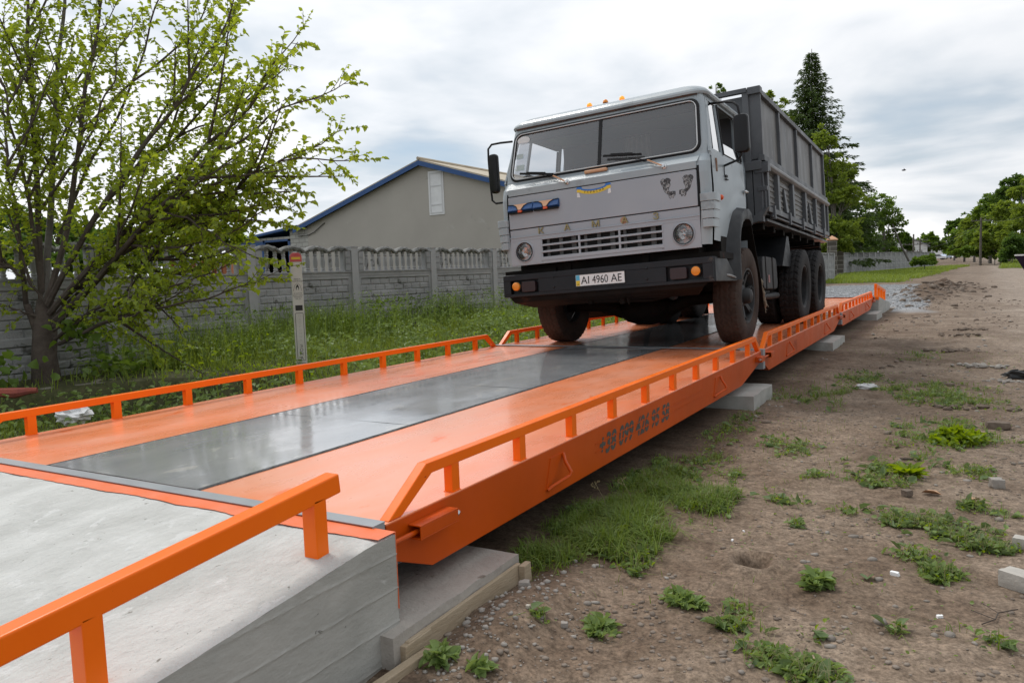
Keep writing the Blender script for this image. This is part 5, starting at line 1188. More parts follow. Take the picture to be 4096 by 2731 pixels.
def spruce(label, px, top, d, spread, seed=3):
    b = gbase(px, d); H = hz(px, top, d)-b[2]; t = empty('spruce_tree', b, 0, label, 'tree'); rg = np.random.default_rng(seed)
    P, D, N_, L_ = [], [], [], []; mbk = MB(); mbk.tube([(0, 0, -.3), (0, 0, H*.5), (0, 0, H)], [.26, .16, .02], 10); mbk.build('trunk', M_bark, t, smooth=True)
    mb = MB(); z = H*.06
    while z < H-.25:
        f = (H-z)/H; nb = int(7+5*f); a0 = rg.uniform(0, 6.28)
        for k in range(nb):
            a = a0+6.283*k/nb+rg.uniform(-.25, .25); L = spread*(f**.86)*rg.uniform(.50, 1.20)+.15; dr = rg.uniform(.02, .30)
            pts = []
            for q in np.linspace(0, 1, 7):
                r = L*q; pts.append((math.cos(a)*r, math.sin(a)*r, z+.10*L*math.sin(q*2.2)-dr*L*q*q*.9+0.14*L*max(0, q-.72)*2.2))
            mb.tube(pts, [.03*f+.008]*3+[.01]*4, 4, False)
            pts = np.array(pts); ns = int(12+L*34)
            u = rg.uniform(.06, 1.0, ns); ii = np.minimum((u*6).astype(int), 5); pp = pts[ii]+(pts[ii+1]-pts[ii])*(u*6-ii)[:, None]
            side = np.array([-math.sin(a), math.cos(a), 0]); out_ = np.array([math.cos(a), math.sin(a), 0])
            sg = rg.choice([-1, 1], ns)[:, None]; w_ = (0.10+.20*L*(1-u)*u*2.2)[:, None]
            pp = pp+side*sg*w_*rg.uniform(0, 1, (ns, 1))*.9+np.array([0, 0, 1])*rg.uniform(-.20, .05, (ns, 1))
            P.append(pp); D.append(out_*.8+side*sg*.7+np.array([0, 0, -.22])+rg.normal(size=(ns, 3))*.28); N_.append(np.array([0, 0, 1.])+rg.normal(size=(ns, 3))*.5); L_.append(rg.uniform(.22, .42, ns)*(.75+.5*f))
        z += rg.uniform(.34, .50)*(.6+.7*f)
    mb.build('boughs', M_bark, t)
    P = np.concatenate(P); D = np.concatenate(D); N_ = np.concatenate(N_); L_ = np.concatenate(L_)
    V, F = leaves_arr(P, D, N_, L_, L_*.30, .15); npmesh('crown', V, F, LF_spr, t)
    return t
spruce('tall dark pointed spruce rising behind the tipper body', 1866, 124, 68, 6.4)
def at_lobe(px, py, d, base, rx, ry, rz):
    q = at(px, py, d)-base; return (q[0], q[1], q[2], rx, ry, rz)
def tree_px(name, label, bx, d, lobes_px, lm, n, ls, seed, **k):
    """lobes_px: (px, py, depth offset, radius in frame px across, radius up)"""
    b = gbase(bx, d); lob = []
    for (px, py, dd, rx, rz) in lobes_px:
        s_ = (d+dd)/1774; lob.append(at_lobe(px, py, d+dd, b, rx*s_, rx*s_*.9, rz*s_))
    H = max(l[2]+l[5] for l in lob)
    return crown_tree(name, label, b, H, lob, lm, M_bark2, n, ls, seed=seed, **k)
GB = 'trees beyond the fence behind the truck'
tree_px('broadleaf_tree', 'light green feathery tree just right of the tipper body, in front of the spruce', 1915, 60, [(1890, 330, 0, 28, 40), (1925, 400, 0, 32, 50), (1940, 460, -1, 38, 50), (1915, 540, -1, 50, 55), (1880, 450, 1, 45, 60), (1900, 570, 0, 55, 30), (1955, 400, 0, 12, 12), (1870, 380, 0, 30, 40)], LF_yel, 12000, .22, 21, group=GB)
tree_px('broadleaf_tree', 'dark broad tree low behind the brick gate pillars', 1955, 72, [(1950, 530, 0, 45, 40), (1915, 560, 0, 40, 40), (1985, 560, 0, 34, 34), (1940, 480, 2, 30, 30), (1900, 500, 2, 35, 40)], LF_dark, 7500, .26, 22, group=GB)
tree_px('broadleaf_tree', 'rounded open green tree over the far fence, right of the spruce', 2030, 84, [(2020, 475, 0, 34, 32), (2045, 510, 0, 32, 34), (2000, 520, 0, 34, 40), (2055, 545, 0, 22, 24), (2015, 560, 1, 42, 28), (2060, 520, 0, 14, 12), (1985, 578, 0, 40, 22), (2045, 578, 0, 30, 18)], LF_mid, 8000, .24, 23, group=GB, trunk_r=.2)
tree_px('broadleaf_tree', 'pale airy treetop showing above the tipper body beside the spruce', 1785, 74, [(1765, 225, 0, 18, 14), (1795, 240, 0, 16, 14), (1775, 270, 0, 30, 26), (1750, 330, 0, 50, 50), (1800, 340, 0, 50, 60), (1810, 275, 0, 22, 20)], LF_yel, 6000, .24, 24, group=GB)
tree_px('broadleaf_tree', 'thin treetop poking up between the cab roof and the headboard', 1650, 78, [(1645, 200, 0, 13, 10), (1655, 212, 0, 12, 9), (1650, 260, 0, 30, 26), (1650, 340, 0, 50, 50)], LF_mid, 3600, .22, 25, group=GB)
tree_px('broadleaf_tree', 'small dark narrow tree over the far fence near the white house', 2083, 118, [(2081, 555, 0, 10, 14), (2084, 572, 0, 9, 14), (2079, 540, 0, 5, 6)], LF_dark, 1200, .40, 26, group=GB, trunk_r=.15)
tree_px('broadleaf_tree', 'round green tree at the end of the road behind the utility poles', 2130, 150, [(2130, 560, 0, 26, 20), (2112, 572, 0, 18, 18), (2148, 572, 0, 18, 18), (2135, 548, 0, 18, 12)], LF_mid, 3000, .5, 27)
GR = 'roadside trees on the right'
tree_px('broadleaf_tree', 'dark tree farthest down the right side of the road', 2192, 175, [(2190, 530, 0, 18, 26), (2205, 520, 0, 20, 26), (2185, 560, 0, 16, 22), (2210, 560, 0, 26, 26), (2195, 578, 0, 26, 16)], LF_dark, 3600, .6, 31, group=GR)
tree_px('broadleaf_tree', 'yellowish green roadside tree behind the wooden utility pole', 2238, 140, [(2235, 520, 0, 24, 30), (2250, 500, 0, 22, 28), (2240, 555, 0, 32, 30), (2235, 576, 0, 30, 18)], LF_yel, 4600, .5, 32, group=GR)
tree_px('broadleaf_tree', 'mid green roadside tree right of the wooden utility pole', 2275, 118, [(2270, 495, 0, 28, 34), (2290, 470, 0, 26, 30), (2270, 545, 0, 36, 36), (2275, 575, 0, 36, 20)], LF_mid, 5600, .42, 33, group=GR)
tree_px('broadleaf_tree', 'big dark domed roadside tree against the sky near the right edge', 2318, 112, [(2310, 455, 0, 34, 34), (2335, 425, 0, 30, 26), (2320, 510, 0, 44, 44), (2350, 440, 0, 30, 36), (2315, 565, 0, 46, 28)], LF_dark, 6500, .42, 34, group=GR)
tree_px('broadleaf_tree', 'lighter green roadside tree cut off by the right edge', 2345, 96, [(2345, 450, 0, 26, 30), (2360, 500, 0, 40, 44), (2330, 540, 0, 30, 34), (2370, 420, 0, 24, 20), (2340, 580, 0, 34, 22)], LF_yel, 5600, .36, 35, group=GR)
tree_px('roadside_bush', 'dark bushes at the road edge under the right hand trees', 2325, 92, [(2318, 588, 0, 22, 26), (2345, 580, 0, 26, 34), (2300, 598, 0, 10, 8), (2335, 560, 0, 26, 26)], LF_dark, 3600, .30, 36, limbs=False, trunk_r=.05)
tree_px('roadside_bush', 'low green bushes on the verge around the utility pole foot', 2270, 125, [(2235, 586, 0, 22, 10), (2270, 588, 0, 26, 12), (2215, 584, 0, 14, 8), (2295, 590, 0, 16, 10)], LF_mid, 2600, .4, 37, limbs=False, trunk_r=.05)
tree_px('broadleaf_tree', 'dense mid green tree filling the gap left of the yellowish roadside tree', 2215, 150, [(2212, 545, 0, 24, 34), (2228, 530, 0, 22, 30), (2215, 575, 0, 34, 20)], LF_mid, 4200, .5, 51, group=GR)
tree_px('broadleaf_tree', 'bright green tree between the two dark roadside trees on the right', 2300, 105, [(2295, 520, 0, 30, 40), (2310, 490, 0, 26, 34), (2298, 565, 0, 40, 30), (2260, 560, 0, 26, 30)], LF_yel, 6000, .36, 52, group=GR)
tree_px('roadside_bush', 'continuous low green bank of bushes along the right side of the road', 2285, 108, [(2200, 583, 0, 20, 12), (2225, 580, 0, 20, 16), (2250, 580, 0, 20, 18), (2280, 580, 0, 22, 20), (2310, 582, 0, 22, 20), (2335, 584, 0, 20, 22)], LF_mid, 6500, .32, 53, limbs=False, trunk_r=.05)
tree_px('shrub', 'dense round shrub against the corner of the far fence', 2124, 74, [(2120, 602, 0, 22, 15), (2108, 606, 0, 13, 12), (2135, 600, 0, 14, 15)], LF_mid, 2600, .22, 38, limbs=False, trunk_r=.04)
tree_px('broadleaf_tree', 'bright lime tree behind the fence, seen under the left tree branches', 480, 19, [(450, 480, 0, 60, 45), (510, 500, 0, 50, 40), (420, 530, 0, 60, 40), (520, 545, 0, 40, 25), (380, 500, 1, 60, 60), (470, 560, 0, 70, 25)], LF_lime, 5200, .13, 39, trunk_r=.1)
tree_px('broadleaf_tree', 'dark green tree beyond the fence at the far left', 150, 24, [(120, 560, 0, 90, 60), (10, 540, 0, 80, 70), (250, 560, 0, 80, 50), (330, 580, 0, 60, 40)], LF_dark, 5000, .16, 40, trunk_r=.12)

tree_px('shrub', 'long dark bush row right behind the fence at the far left', 180, 13, [(-40, 610, 0, 60, 34), (40, 600, 0, 60, 36), (120, 612, 0, 60, 30), (200, 604, 0, 50, 34), (270, 612, 0, 50, 28), (335, 606, 0, 40, 30), (230, 575, 1, 70, 30), (60, 570, 1, 70, 30)], LF_dark, 7500, .10, 41, limbs=False, trunk_r=.04)
# ------------------------------------------------------------------ concrete panel fence
def fence_meshes():
    o = {}
    # post
    mb = MB(); mb.box(-.07, .07, -.075, .075, 0, 1.50); mb.box(-.078, .078, -.083, .083, 1.50, 1.515)
    o['post'] = mb
    # baluster panel, along +y from 0 to 1.92, base z 0
    mb = MB(); mb.box(-.04, .05, 0, 1.92, 0, .055); mb.box(-.055, .065, 0, 1.92, .055, .075)
    nb = 10
    for k in range(nb):
        y = .26+k*(1.92-.52)/(nb-1); mb.lathe([(.040, .075), (.040, .09), (.026, .10), (.036, .115), (.026, .13), (.034, .17), (.037, .23), (.030, .28), (.023, .31), (.034, .325), (.024, .34), (.03, .36), (.032, .42)], (0, y, 0), (0, 0, 1), 10)
    for y0, y1 in ((0.0, .15), (1.77, 1.92)):
        mb.box(-.045, .045, y0, y1, .075, .40)
        for k in range(3): mb.box(.045, .062, y0+.02, y1-.02, .085+.105*k, .18+.105*k)
    ys = np.linspace(0, 1.92, 97); up_ = [.395+.075*abs(math.sin(math.pi*(y-.0)/0.48+0))**.75 for y in ys]
    lo_ = [.345+.03*abs(math.sin(math.pi*y/.155))+.045*abs(math.sin(math.pi*y/.48)) for y in ys]
    n = len(ys); rj = random.Random(5); th = [.052+.012*rj.random() for _ in ys]
    v = []
    for i, y in enumerate(ys): v += [(-th[i], y, lo_[i]), (th[i], y, lo_[i]), (th[i]*1.15, y, (lo_[i]+up_[i])/2+.01*rj.random()), (th[i]*.7, y, up_[i]+.012*rj.random()), (-th[i]*.7, y, up_[i]), (-th[i]*1.15, y, (lo_[i]+up_[i])/2)]
    mb2 = MB(); mb2.add(v, [(i*6+k, i*6+(k+1) % 6, (i+1)*6+(k+1) % 6, (i+1)*6+k) for i in range(n-1) for k in range(6)])
    o['baluster_panel'] = mb; o['crest'] = mb2
    # brick relief panel
    def brickp(rows, H, jit, seed):
        mb = MB(); r_ = random.Random(seed); us = np.linspace(0, 1.92, 150); vs_ = np.linspace(0, H, int(H*70))
        offs = {}
        def fn(y, z):
            if z > H-.055 or z < .03 or y < .07 or y > 1.85: return (.045, y, z)
            zz = (z-.03)/(H-.085)*rows; r = int(min(zz, rows-1e-6)); fz = zz-r; w_ = .235; yy = (y-.07)/w_+(.5 if r % 2 else 0); c = int(yy); fy = yy-c
            if (r, c) not in offs: offs[(r, c)] = r_.uniform(-.004, .006)
            e = min(fy, 1-fy)*w_; f = min(fz, 1-fz)*(H-.085)/rows; m_ = min(e, f); return (.012+min(1, m_/.013)*.020+offs[(r, c)]+.004*r_.random(), y, z)
        mb.grid(fn, us, vs_); mb.add([(-.03, 0, 0), (-.03, 1.92, 0), (-.03, 1.92, H), (-.03, 0, H)], [(0, 1, 2, 3)])
        mb.box(-.03, .044, 0, 1.92, H-.004, H)
        return mb
    o['brick_panel'] = brickp(5, .60, 0, 3); o['lower_brick_panel'] = brickp(5, .56, 0, 8)
    return o
FM = fence_meshes(); FX = {}
for k, mm in (('post', M_fencep), ('baluster_panel', M_fence), ('crest', M_fenced), ('brick_panel', M_fence), ('lower_brick_panel', M_fence)):
    ob = FM[k].build(k, mm, None, smooth=(k in ('baluster_panel', 'crest')), sharp=35); FX[k] = ob.data; bpy.data.objects.remove(ob)
def fence(label, p0, ang, n, ztop, cat_lab='concrete fence', i0=0):
    """bays of 2.06 m from p0 along ang (from +Y, clockwise negative), local x faces the road"""
    t = empty('concrete_fence', (p0[0], p0[1], ztop-1.5-.0), ang, label, 'fence')
    for i in range(n+1):
        o = bpy.data.objects.new('post', FX['post']); COL.objects.link(o); o.parent = t; o.location = (0, i*2.06, 0)
        if i == n: break
        jit = random.Random(i+int(p0[1])).uniform(-.006, .006)
        b = bpy.data.objects.new('baluster_panel', FX['baluster_panel']); COL.objects.link(b); b.parent = t; b.location = (jit, i*2.06+.07, 1.045)
        c = bpy.data.objects.new('crest', FX['crest']); COL.objects.link(c); c.parent = b
        b = bpy.data.objects.new('brick_panel', FX['brick_panel']); COL.objects.link(b); b.parent = t; b.location = (jit, i*2.06+.07, .445)
        b = bpy.data.objects.new('lower_brick_panel', FX['lower_brick_panel']); COL.objects.link(b); b.parent = t; b.location = (jit, i*2.06+.07, -.115)
    return t
fth = 1.538; i0 = -4
fence('weathered grey concrete panel fence with balusters running behind the grass on the left', (-7.062+2.06*i0*math.cos(fth), 3.519+2.06*i0*math.sin(fth)), -(math.pi/2-fth), 27, 1.342)
pA = gbase(1936, 62); pB = gbase(2150.6, 94); dv = pB-pA; nb_ = int(np.linalg.norm(dv[:2])/2.06)
fence('far grey concrete fence running from the gate pillars to the shrub', pA[:2], -math.atan2(dv[0], dv[1]), nb_, 1.50)
def brickmat(name, c1, c2, mortar, sx, sy, ms=0.02):
    m = bpy.data.materials.new(name); m.use_nodes = True; t = m.node_tree; b = t.nodes['Principled BSDF']; b.inputs['Roughness'].default_value = .9
    g = t.nodes.new('ShaderNodeTexCoord'); s_ = t.nodes.new('ShaderNodeSeparateXYZ'); t.links.new(g.outputs['Object'], s_.inputs[0])
    c = t.nodes.new('ShaderNodeCombineXYZ'); t.links.new(mth('ADD', s_.outputs[0], s_.outputs[1], tree=t), c.inputs[0]); t.links.new(s_.outputs[2], c.inputs[1])
    br = t.nodes.new('ShaderNodeTexBrick'); t.links.new(c.outputs[0], br.inputs[0]); br.inputs['Color1'].default_value = (*c1, 1); br.inputs['Color2'].default_value = (*c2, 1); br.inputs['Mortar'].default_value = (*mortar, 1)
    br.inputs['Scale'].default_value = 1; br.inputs['Brick Width'].default_value = sx; br.inputs['Row Height'].default_value = sy; br.inputs['Mortar Size'].default_value = ms
    t.links.new(br.outputs[0], b.inputs['Base Color']); bn = t.nodes.new('ShaderNodeBump'); bn.inputs['Strength'].default_value = .5; bn.inputs['Distance'].default_value = .01; bn.invert = True
    t.links.new(br.outputs['Fac'], bn.inputs['Height']); t.links.new(bn.outputs[0], b.inputs['Normal'])
    return m
M_pill = brickmat('dark rough pillar brick', (.085, .075, .062), (.13, .115, .10), (.30, .28, .25), .9, .33, .025)
for (px, d, top, wd_, lab) in ((1911, 54, 541, .60, 'nearer dark brick gate pillar with a tan pyramid cap'), (1928.5, 60, 543, .56, 'farther dark brick gate pillar with a tan pyramid cap')):
    b = gbase(px, d); H = hz(px, top, d)-b[2]; t = empty('gate_pillar', b, 0.2, lab, 'pillar', 'brick gate pillars'); mb = MB(); h = wd_/2
    mb.box(-h, h, -h, h, -.2, H-.35); mb.build('shaft', M_pill, t); mb = MB(); k = h+.07
    mb.box(-k, k, -k, k, H-.35, H-.27); mb.add([(-k, -k, H-.27), (k, -k, H-.27), (k, k, H-.27), (-k, k, H-.27), (0, 0, H)], [(0, 1, 4), (1, 2, 4), (2, 3, 4), (3, 0, 4)]); mb.build('cap', M_tan, t)
gt = gbase(1894, 57); t = empty('iron_gate', gt, 0.2, 'thin pale metal gate beside the brick pillars', 'gate'); mb = MB()
for k in range(12): mb.tube([(-.9+k*.15, 0, .1), (-.9+k*.15, 0, 1.7)], .012, 5)
mb.bar((-1, 0, .2), (.8, 0, .2), .03, .04); mb.bar((-1, 0, 1.6), (.8, 0, 1.6), .03, .04); mb.build('bars', M_grey, t)

# ------------------------------------------------------------------ shed with the gable
WY = 25.17
wh = empty('warehouse', (-18.4, WY, -.12), 0, 'grey rendered warehouse gable with blue roof edges and a white loft door', 'building'); o_ = np.array([-18.4, WY, -.12])
def bw(mb, *a): return mb
eL, eR, zE, zA = -25.30, -11.35, 3.40, 5.62
mb = MB(); mb.prism([(eL-o_[0], 0), (eR-o_[0], 0), (eR-o_[0], zE-o_[2]), (0, zA-o_[2]), (eL-o_[0], zE-o_[2]+.02)], 'y', 0, 26); mb.build('wall', M_render, wh)
def slope_bar(mb, x0, z0, x1, z1, y0, y1, th): mb.prism([(x0, z0), (x1, z1), (x1, z1+th), (x0, z0+th)], 'y', y0, y1)
for nm, (x0, z0, x1, z1) in (('roof', (-26.0, 3.30, -18.4, 5.72)), ('roof', (-18.4, 5.72, -10.7, 3.40))):
    mb = MB(); slope_bar(mb, x0-o_[0], z0-o_[2]+.02, x1-o_[0], z1-o_[2]+.02, -.25, 26.2, .07); r = mb.build('roof', M_asb, wh)
    mb = MB(); slope_bar(mb, x0-o_[0], z0-o_[2]-.17, x1-o_[0], z1-o_[2]-.17, -.28, -.24, .20); mb.build('fascia', M_blue, r)
mb = MB(); mb.tube([(0, -.3, 5.84-o_[2]), (0, 26, 5.84-o_[2])], .07, 8); mb.build('ridge_cap', M_asb, wh)
dr = MB(); dr.box(.30, 1.08, -.03, 0, 3.43-o_[2], 5.27-o_[2]); dd = dr.build('loft_door', M_white, wh)
mb = MB()
for a, b, c, d in ((.36, .41, 3.5, 5.2), (.97, 1.02, 3.5, 5.2)): mb.box(a, b, -.045, -.03, c-o_[2], d-o_[2])
for z in (3.5, 3.83, 4.62, 5.15): mb.box(.41, .97, -.045, -.03, z-o_[2], z+.05-o_[2])
mb.build('door_moulding', mat('light grey moulding', (.6, .6, .6), rough=.6), dd)
mb = MB(); mb.tube([(eL+1.15-o_[0], -.02, 3.50-o_[2]), (eL+1.0-o_[0], -.05, 3.42-o_[2]), (eL+.5-o_[0], -.06, 3.12-o_[2]), (eL+.1-o_[0], -.05, 3.0-o_[2]), (eL-.6-o_[0], -.05, 2.98-o_[2])], .018, 6); mb.build('cable', M_ink, wh)
la = empty('lean_to', (-27.7, WY, -.12), 0, 'pale block lean-to with a dark doorway and blue door beside the warehouse', 'building'); q_ = np.array([-27.7, WY, -.12])
M_blk = brickmat('white silicate blocks', (.50, .49, .45), (.40, .39, .36), (.24, .23, .21), .40, .20, .015)
def lbox(mb, x0, x1, y0, y1, z0, z1): mb.box(x0-q_[0], x1-q_[0], y0, y1, z0-q_[2], z1-q_[2])
mb = MB(); lbox(mb, -26.50, -25.30, .02, .3, -.1, 3.35); lbox(mb, -30.1, -26.50, .02, .3, 2.84, 3.02); mb.build('wall', M_blk, la)
mb = MB(); mb.prism([(-30.6-q_[0], 2.88-q_[2]), (-25.7-q_[0], 3.38-q_[2]), (-25.7-q_[0], 3.50-q_[2]), (-30.6-q_[0], 2.98-q_[2])], 'y', -.3, 8); r = mb.build('roof', M_blue, la)
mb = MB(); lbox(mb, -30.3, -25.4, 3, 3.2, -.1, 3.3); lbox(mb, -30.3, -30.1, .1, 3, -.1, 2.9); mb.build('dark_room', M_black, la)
mb = MB(); lbox(mb, -26.62, -26.50, -.03, .05, -.1, 2.90); lbox(mb, -28.35, -28.22, -.03, .05, -.1, 2.90); lbox(mb, -28.35, -26.5, -.03, .05, 2.80, 2.90); mb.build('door_frame', M_blue, la)
mb = MB(); lbox(mb, -29.95, -28.30, -.06, 0, 0.0, 2.85); mb.build('door_leaf', M_blue, la)
p0, p1 = at(395, 588, 15), at(522, 584, 15)
ct = empty('rusty_orange_container', ((p0[0]+p1[0])/2, (p0[1]+p1[1])/2, -.12), math.atan2(p1[1]-p0[1], p1[0]-p0[0]), 'rust orange boarded bin standing behind the fence under the left tree', 'container')
w_ = np.linalg.norm(p1-p0)/2; mb = MB(); mb.box(-w_, w_, 0, 1.2, 0, 1.42); mb.build('box', mat('rust orange boards', (.42, .13, .05), (.50, .20, .10), 4, rough=.8, stretch=(6, 6, .6)), ct)
mb = MB()
for k in range(9): mb.box(-w_+k*w_/4-.02, -w_+k*w_/4+.02, -.03, 0, 0, 1.42)
mb.box(-w_-.02, w_+.02, -.04, 0, 1.38, 1.45); mb.build('rib', mat('dark rust rib', (.25, .07, .03), rough=.8), ct)

# ------------------------------------------------------------------ utility poles, wires, far vehicles, house
def pole(px, top, d, r, label, cross, dx=0):
    b = gbase(px, d); H = hz(px, top, d)-b[2]; t = empty('utility_pole', b, 0, label, 'utility pole'); mb = MB(); mb.tube([(0, 0, -.3), (0, 0, H)], [r, r*.7], 8); mb.build('shaft', mat('weathered pole wood', (.10, .085, .07), (.16, .14, .12), 3, rough=.9), t, smooth=True)
    for z in cross:
        mb = MB(); mb.bar((-1.1, 0, H-z), (1.1, 0, H-z), .10, .10)
        for k in (-1, -.5, .5, 1): mb.lathe([(.05, .05), (.06, .12), (.03, .2)], (k, 0, H-z), (0, 0, 1), 8)
        mb.build('crossarm', M_bark2, t)
    return b+np.array([0, 0, H])
t1 = pole(2098, 538, 105, .13, 'slim utility pole with two crossarms beyond the far fence', (1.4, 2.4))
t2 = pole(2113, 548, 120, .12, 'plain utility pole between the crossarm pole and the round tree', (.3,))
t3 = pole(2120, 556, 135, .14, 'short pale utility pole in front of the round tree', (.3,))
t4 = pole(2252, 500, 100, .16, 'wooden utility pole on the right verge in front of the trees', (.4,))
mb = MB(); c0 = np.array([0, 0, 0.])
def wire(a, b, sag, n=14): mb.tube([a*(1-k/n)+b*k/n-np.array([0, 0, sag*4*(k/n)*(1-k/n)]) for k in range(n+1)], .012, 4, False)
far = at(2420, 462, 80)
for a, b in ((t1+np.array([1, 0, -1.2]), t4+np.array([0, 0, -.3])), (t1+np.array([-1, 0, -2.2]), t4+np.array([0, 0, -.8])), (t4+np.array([0, 0, -.3]), far), (t1+np.array([-1, 0, -1.2]), at(1980, 530, 80))): wire(a, b, .9)
tag(mb.build('overhead_wires', M_ink), 'thin overhead wires crossing the sky above the road', 'wires')
# far white lorry, car, house
b = gbase(2163, 230, None); b[2] = float(ground_h(b[0], b[1])); t = empty('white_lorry', b, -.03, 'long white box lorry parked far down the road', 'lorry')
mb = MB(); mb.box(-4.8, 2.6, -1.2, 1.2, .9, 3.0); mb.build('box_body', M_white, t, bev=.05); mb = MB(); mb.box(2.8, 4.6, -1.15, 1.15, .7, 2.5); mb.hexa([(4.6, -1.1, .7), (5.1, -1.1, .7), (5.1, 1.1, .7), (4.6, 1.1, .7), (4.6, -1.1, 2.4), (4.75, -1.1, 1.7), (4.75, 1.1, 1.7), (4.6, 1.1, 2.4)]); mb.build('cab', M_white, t, bev=.08)
for x in (-3.6, -2.5, 3.7):
    mb = MB(); mb.lathe([(.48, -.15), (.5, 0), (.48, .15), (0, .15)], (x, -1.0, .5), (0, 1, 0), 16); mb.build('wheel', M_tyre2, t)
def car(px, d, label, colr, rz=0.0):
    b = gbase(px, d); t = empty('parked_car', b, rz, label, 'car'); mb = MB(); pr = [(-2.1, .35), (-2.1, .85), (-1.6, .95), (-1.0, 1.42), (.5, 1.45), (1.15, .98), (2.0, .85), (2.15, .6), (2.1, .35)]; mb.prism(pr, 'y', -.85, .85); mb.build('body', colr, t, bev=.06)
    mb = MB(); mb.prism([(-1.35, .98), (-.95, 1.36), (.45, 1.39), (.95, .99)], 'y', -.86, .86); mb.build('window', M_mirr, t)
    for x in (-1.3, 1.35):
        for y in (-.8, .8):
            mb = MB(); mb.lathe([(.30, -.1), (.32, 0), (.30, .1), (0, .1)], (x, y, .32), (0, 1, 0), 16); mb.build('wheel', M_tyre2, t)
    return t
car(2172, 215, 'pale blue and white car in front of the far lorry', mat('pale blue car paint', (.42, .48, .60), rough=.3), 1.2)
car(2152, 205, 'white car at the end of the far fence', M_white, .2)
b = gbase(2068, 130); t = empty('white_house', b, .1, 'white house half hidden behind the trees beyond the far fence', 'house')
mb = MB(); mb.box(-4, 4, 0, 7, 0, 3.2); mb.prism([(-4, 3.2), (4, 3.2), (4, 3.3), (0, 5.4), (-4, 3.3)], 'y', 0, 7); mb.build('wall', M_white, t)
for x in (-1.8, 1.6):
    mb = MB(); mb.box(x-.5, x+.5, -.05, 0, 1.2, 2.4); mb.build('window', M_mirr, t)
mb = MB(); mb.prism([(-4.4, 3.05), (0, 5.4), (4.4, 3.05), (4.4, 3.2), (0, 5.6), (-4.4, 3.2)], 'y', -.3, 7.3); mb.build('roof', mat('grey roof', (.25, .26, .28), rough=.7), t)
# leaning thin trunk by the house
mb = MB(); mb.tube([at(2088, 600, 70), at(2068, 560, 70), at(2050, 515, 70)], [.10, .08, .05], 7); tag(mb.build('leaning_trunk', M_bark2, smooth=True), 'bare leaning trunk rising behind the far fence', 'trunk')
M_stone2 = mat('brown grey pebble', (0.17, 0.145, 0.12), (0.31, 0.28, 0.25), 3, rough=0.9)
# ------------------------------------------------------------------ gas marker, litter, stones
gb = np.array([-4.915, 4.453, -.27]); top = at(679.5, 580, 1); k_ = np.linalg.norm(gb[:2]-CP[:2])/np.linalg.norm((top-CP)[:2]); ztop = CP[2]+(top-CP)[2]*k_
H = ztop-gb[2]; dx = gb[:2]-CP[:2]; rz = math.atan2(dx[1], dx[0])-math.pi/2+.06
gp = empty('gas_marker_post', gb, rz, 'white gas pipeline marker post with a red cap standing in the grass', 'marker post')
mb = MB(); mb.box(-.062, .062, 0, .045, -.2, H-.045); mb.build('post', mat('dirty white marker plastic', (.58, .57, .52), (.66, .65, .61), 4, rough=.6, spots=[((.30, .27, .22), 16, .72)]), gp, bev=.006)
mb = MB(); mb.prism([(-.066, H-.105), (.066, H-.105), (.066, H-.045), (.055, H-.018), (.030, H-.002), (-.030, H-.002), (-.055, H-.018), (-.066, H-.045)], 'y', -.004, .049); mb.build('cap', M_redp, gp, bev=.004)
mb = MB(); mb.box(-.048, .050, -.006, -.004, H-.078, H-.052); mb.build('yellow_label', M_yel, gp)
mb = MB(); ux, uz = (1, 0, 0), (0, 0, 1); f_ = -.0015
def gt_(s, size, x, z, wid=1.0, al='CENTER'): text_mb(mb, s, size, (x, f_, z), ux, uz, .0006, align=al, wid=wid)
gt_('УВАГА!', .022, 0, H-.31); gt_('ГАЗОПРОВІД', .020, 0, H-.332, .9)
gt_('НЕ КОПАТИ', .016, 0, H-.470); gt_('АВАРІЙНА СЛУЖБА', .014, 0, H-.492, .8); gt_('ПОВІДОМИТИ', .014, 0, H-.512, .9); gt_('ТЕЛ. 104', .015, 0, H-.534)
mb.prism([(0, H-.36), (.014, H-.385), (.019, H-.405), (.015, H-.42), (.008, H-.428), (.011, H-.405), (0, H-.39), (-.011, H-.405), (-.008, H-.428), (-.015, H-.42), (-.019, H-.405), (-.014, H-.385)], 'y', f_-.001, f_)
mb.box(-.036, .044, f_-.001, f_, H-.66, H-.60)
dp_ = [(-.048, H-.438), (-.030, H-.375), (0, H-.345), (.030, H-.375), (.048, H-.438)]
mb.tube([(a, f_-.001, b) for a, b in dp_], .0013, 4)
fr = rr(-.042, .046, H-1.235, H-.69, .012, 3); mb.tube([(a, f_-.001, b) for a, b in fr+[fr[0]]], .0022, 4)
gt_('2м 2м', .045, .004, H-1.315, .85); mb.box(-.045, .048, f_-.001, f_, H-1.268, H-1.263)
for i, ch in enumerate('ЗОНА'): text_mb(mb, ch, .062, (.027, f_, H-1.055-i*.044), (0, 0, -1) if 0 else (1, 0, 0), (0, 0, 1), .0006, align='CENTER', wid=.9) if 0 else text_mb(mb, ch, .048, (.004, f_, H-1.085-i*.046), ux, uz, .0006, align='CENTER', wid=1.15)
mb.build('marker_print', M_ink, gp)
mb = MB()
for i, ch in enumerate('ОХОРОННА'): text_mb(mb, ch, .036, (.004, f_, H-.735-i*.040), ux, uz, .0006, align='CENTER', wid=1.1)
mb.build('faded_print', mat('faded print', (.46, .45, .42), rough=.7), gp)
def thing_from(mb, name, mat_, loc, label, cat, group=None, rz=0.0, **k):
    o = mb.build(name, mat_, None, **k); o.location = loc; o.rotation_euler = (0, 0, rz); return tag(o, label, cat, group)
def gl(px, py, z=GZ): q = onz(px, py, z); q[2] = float(ground_h(q[0], q[1])); return q
ZL = -.14
q = onz(805, 752, ZL+.15); q[2] = ZL
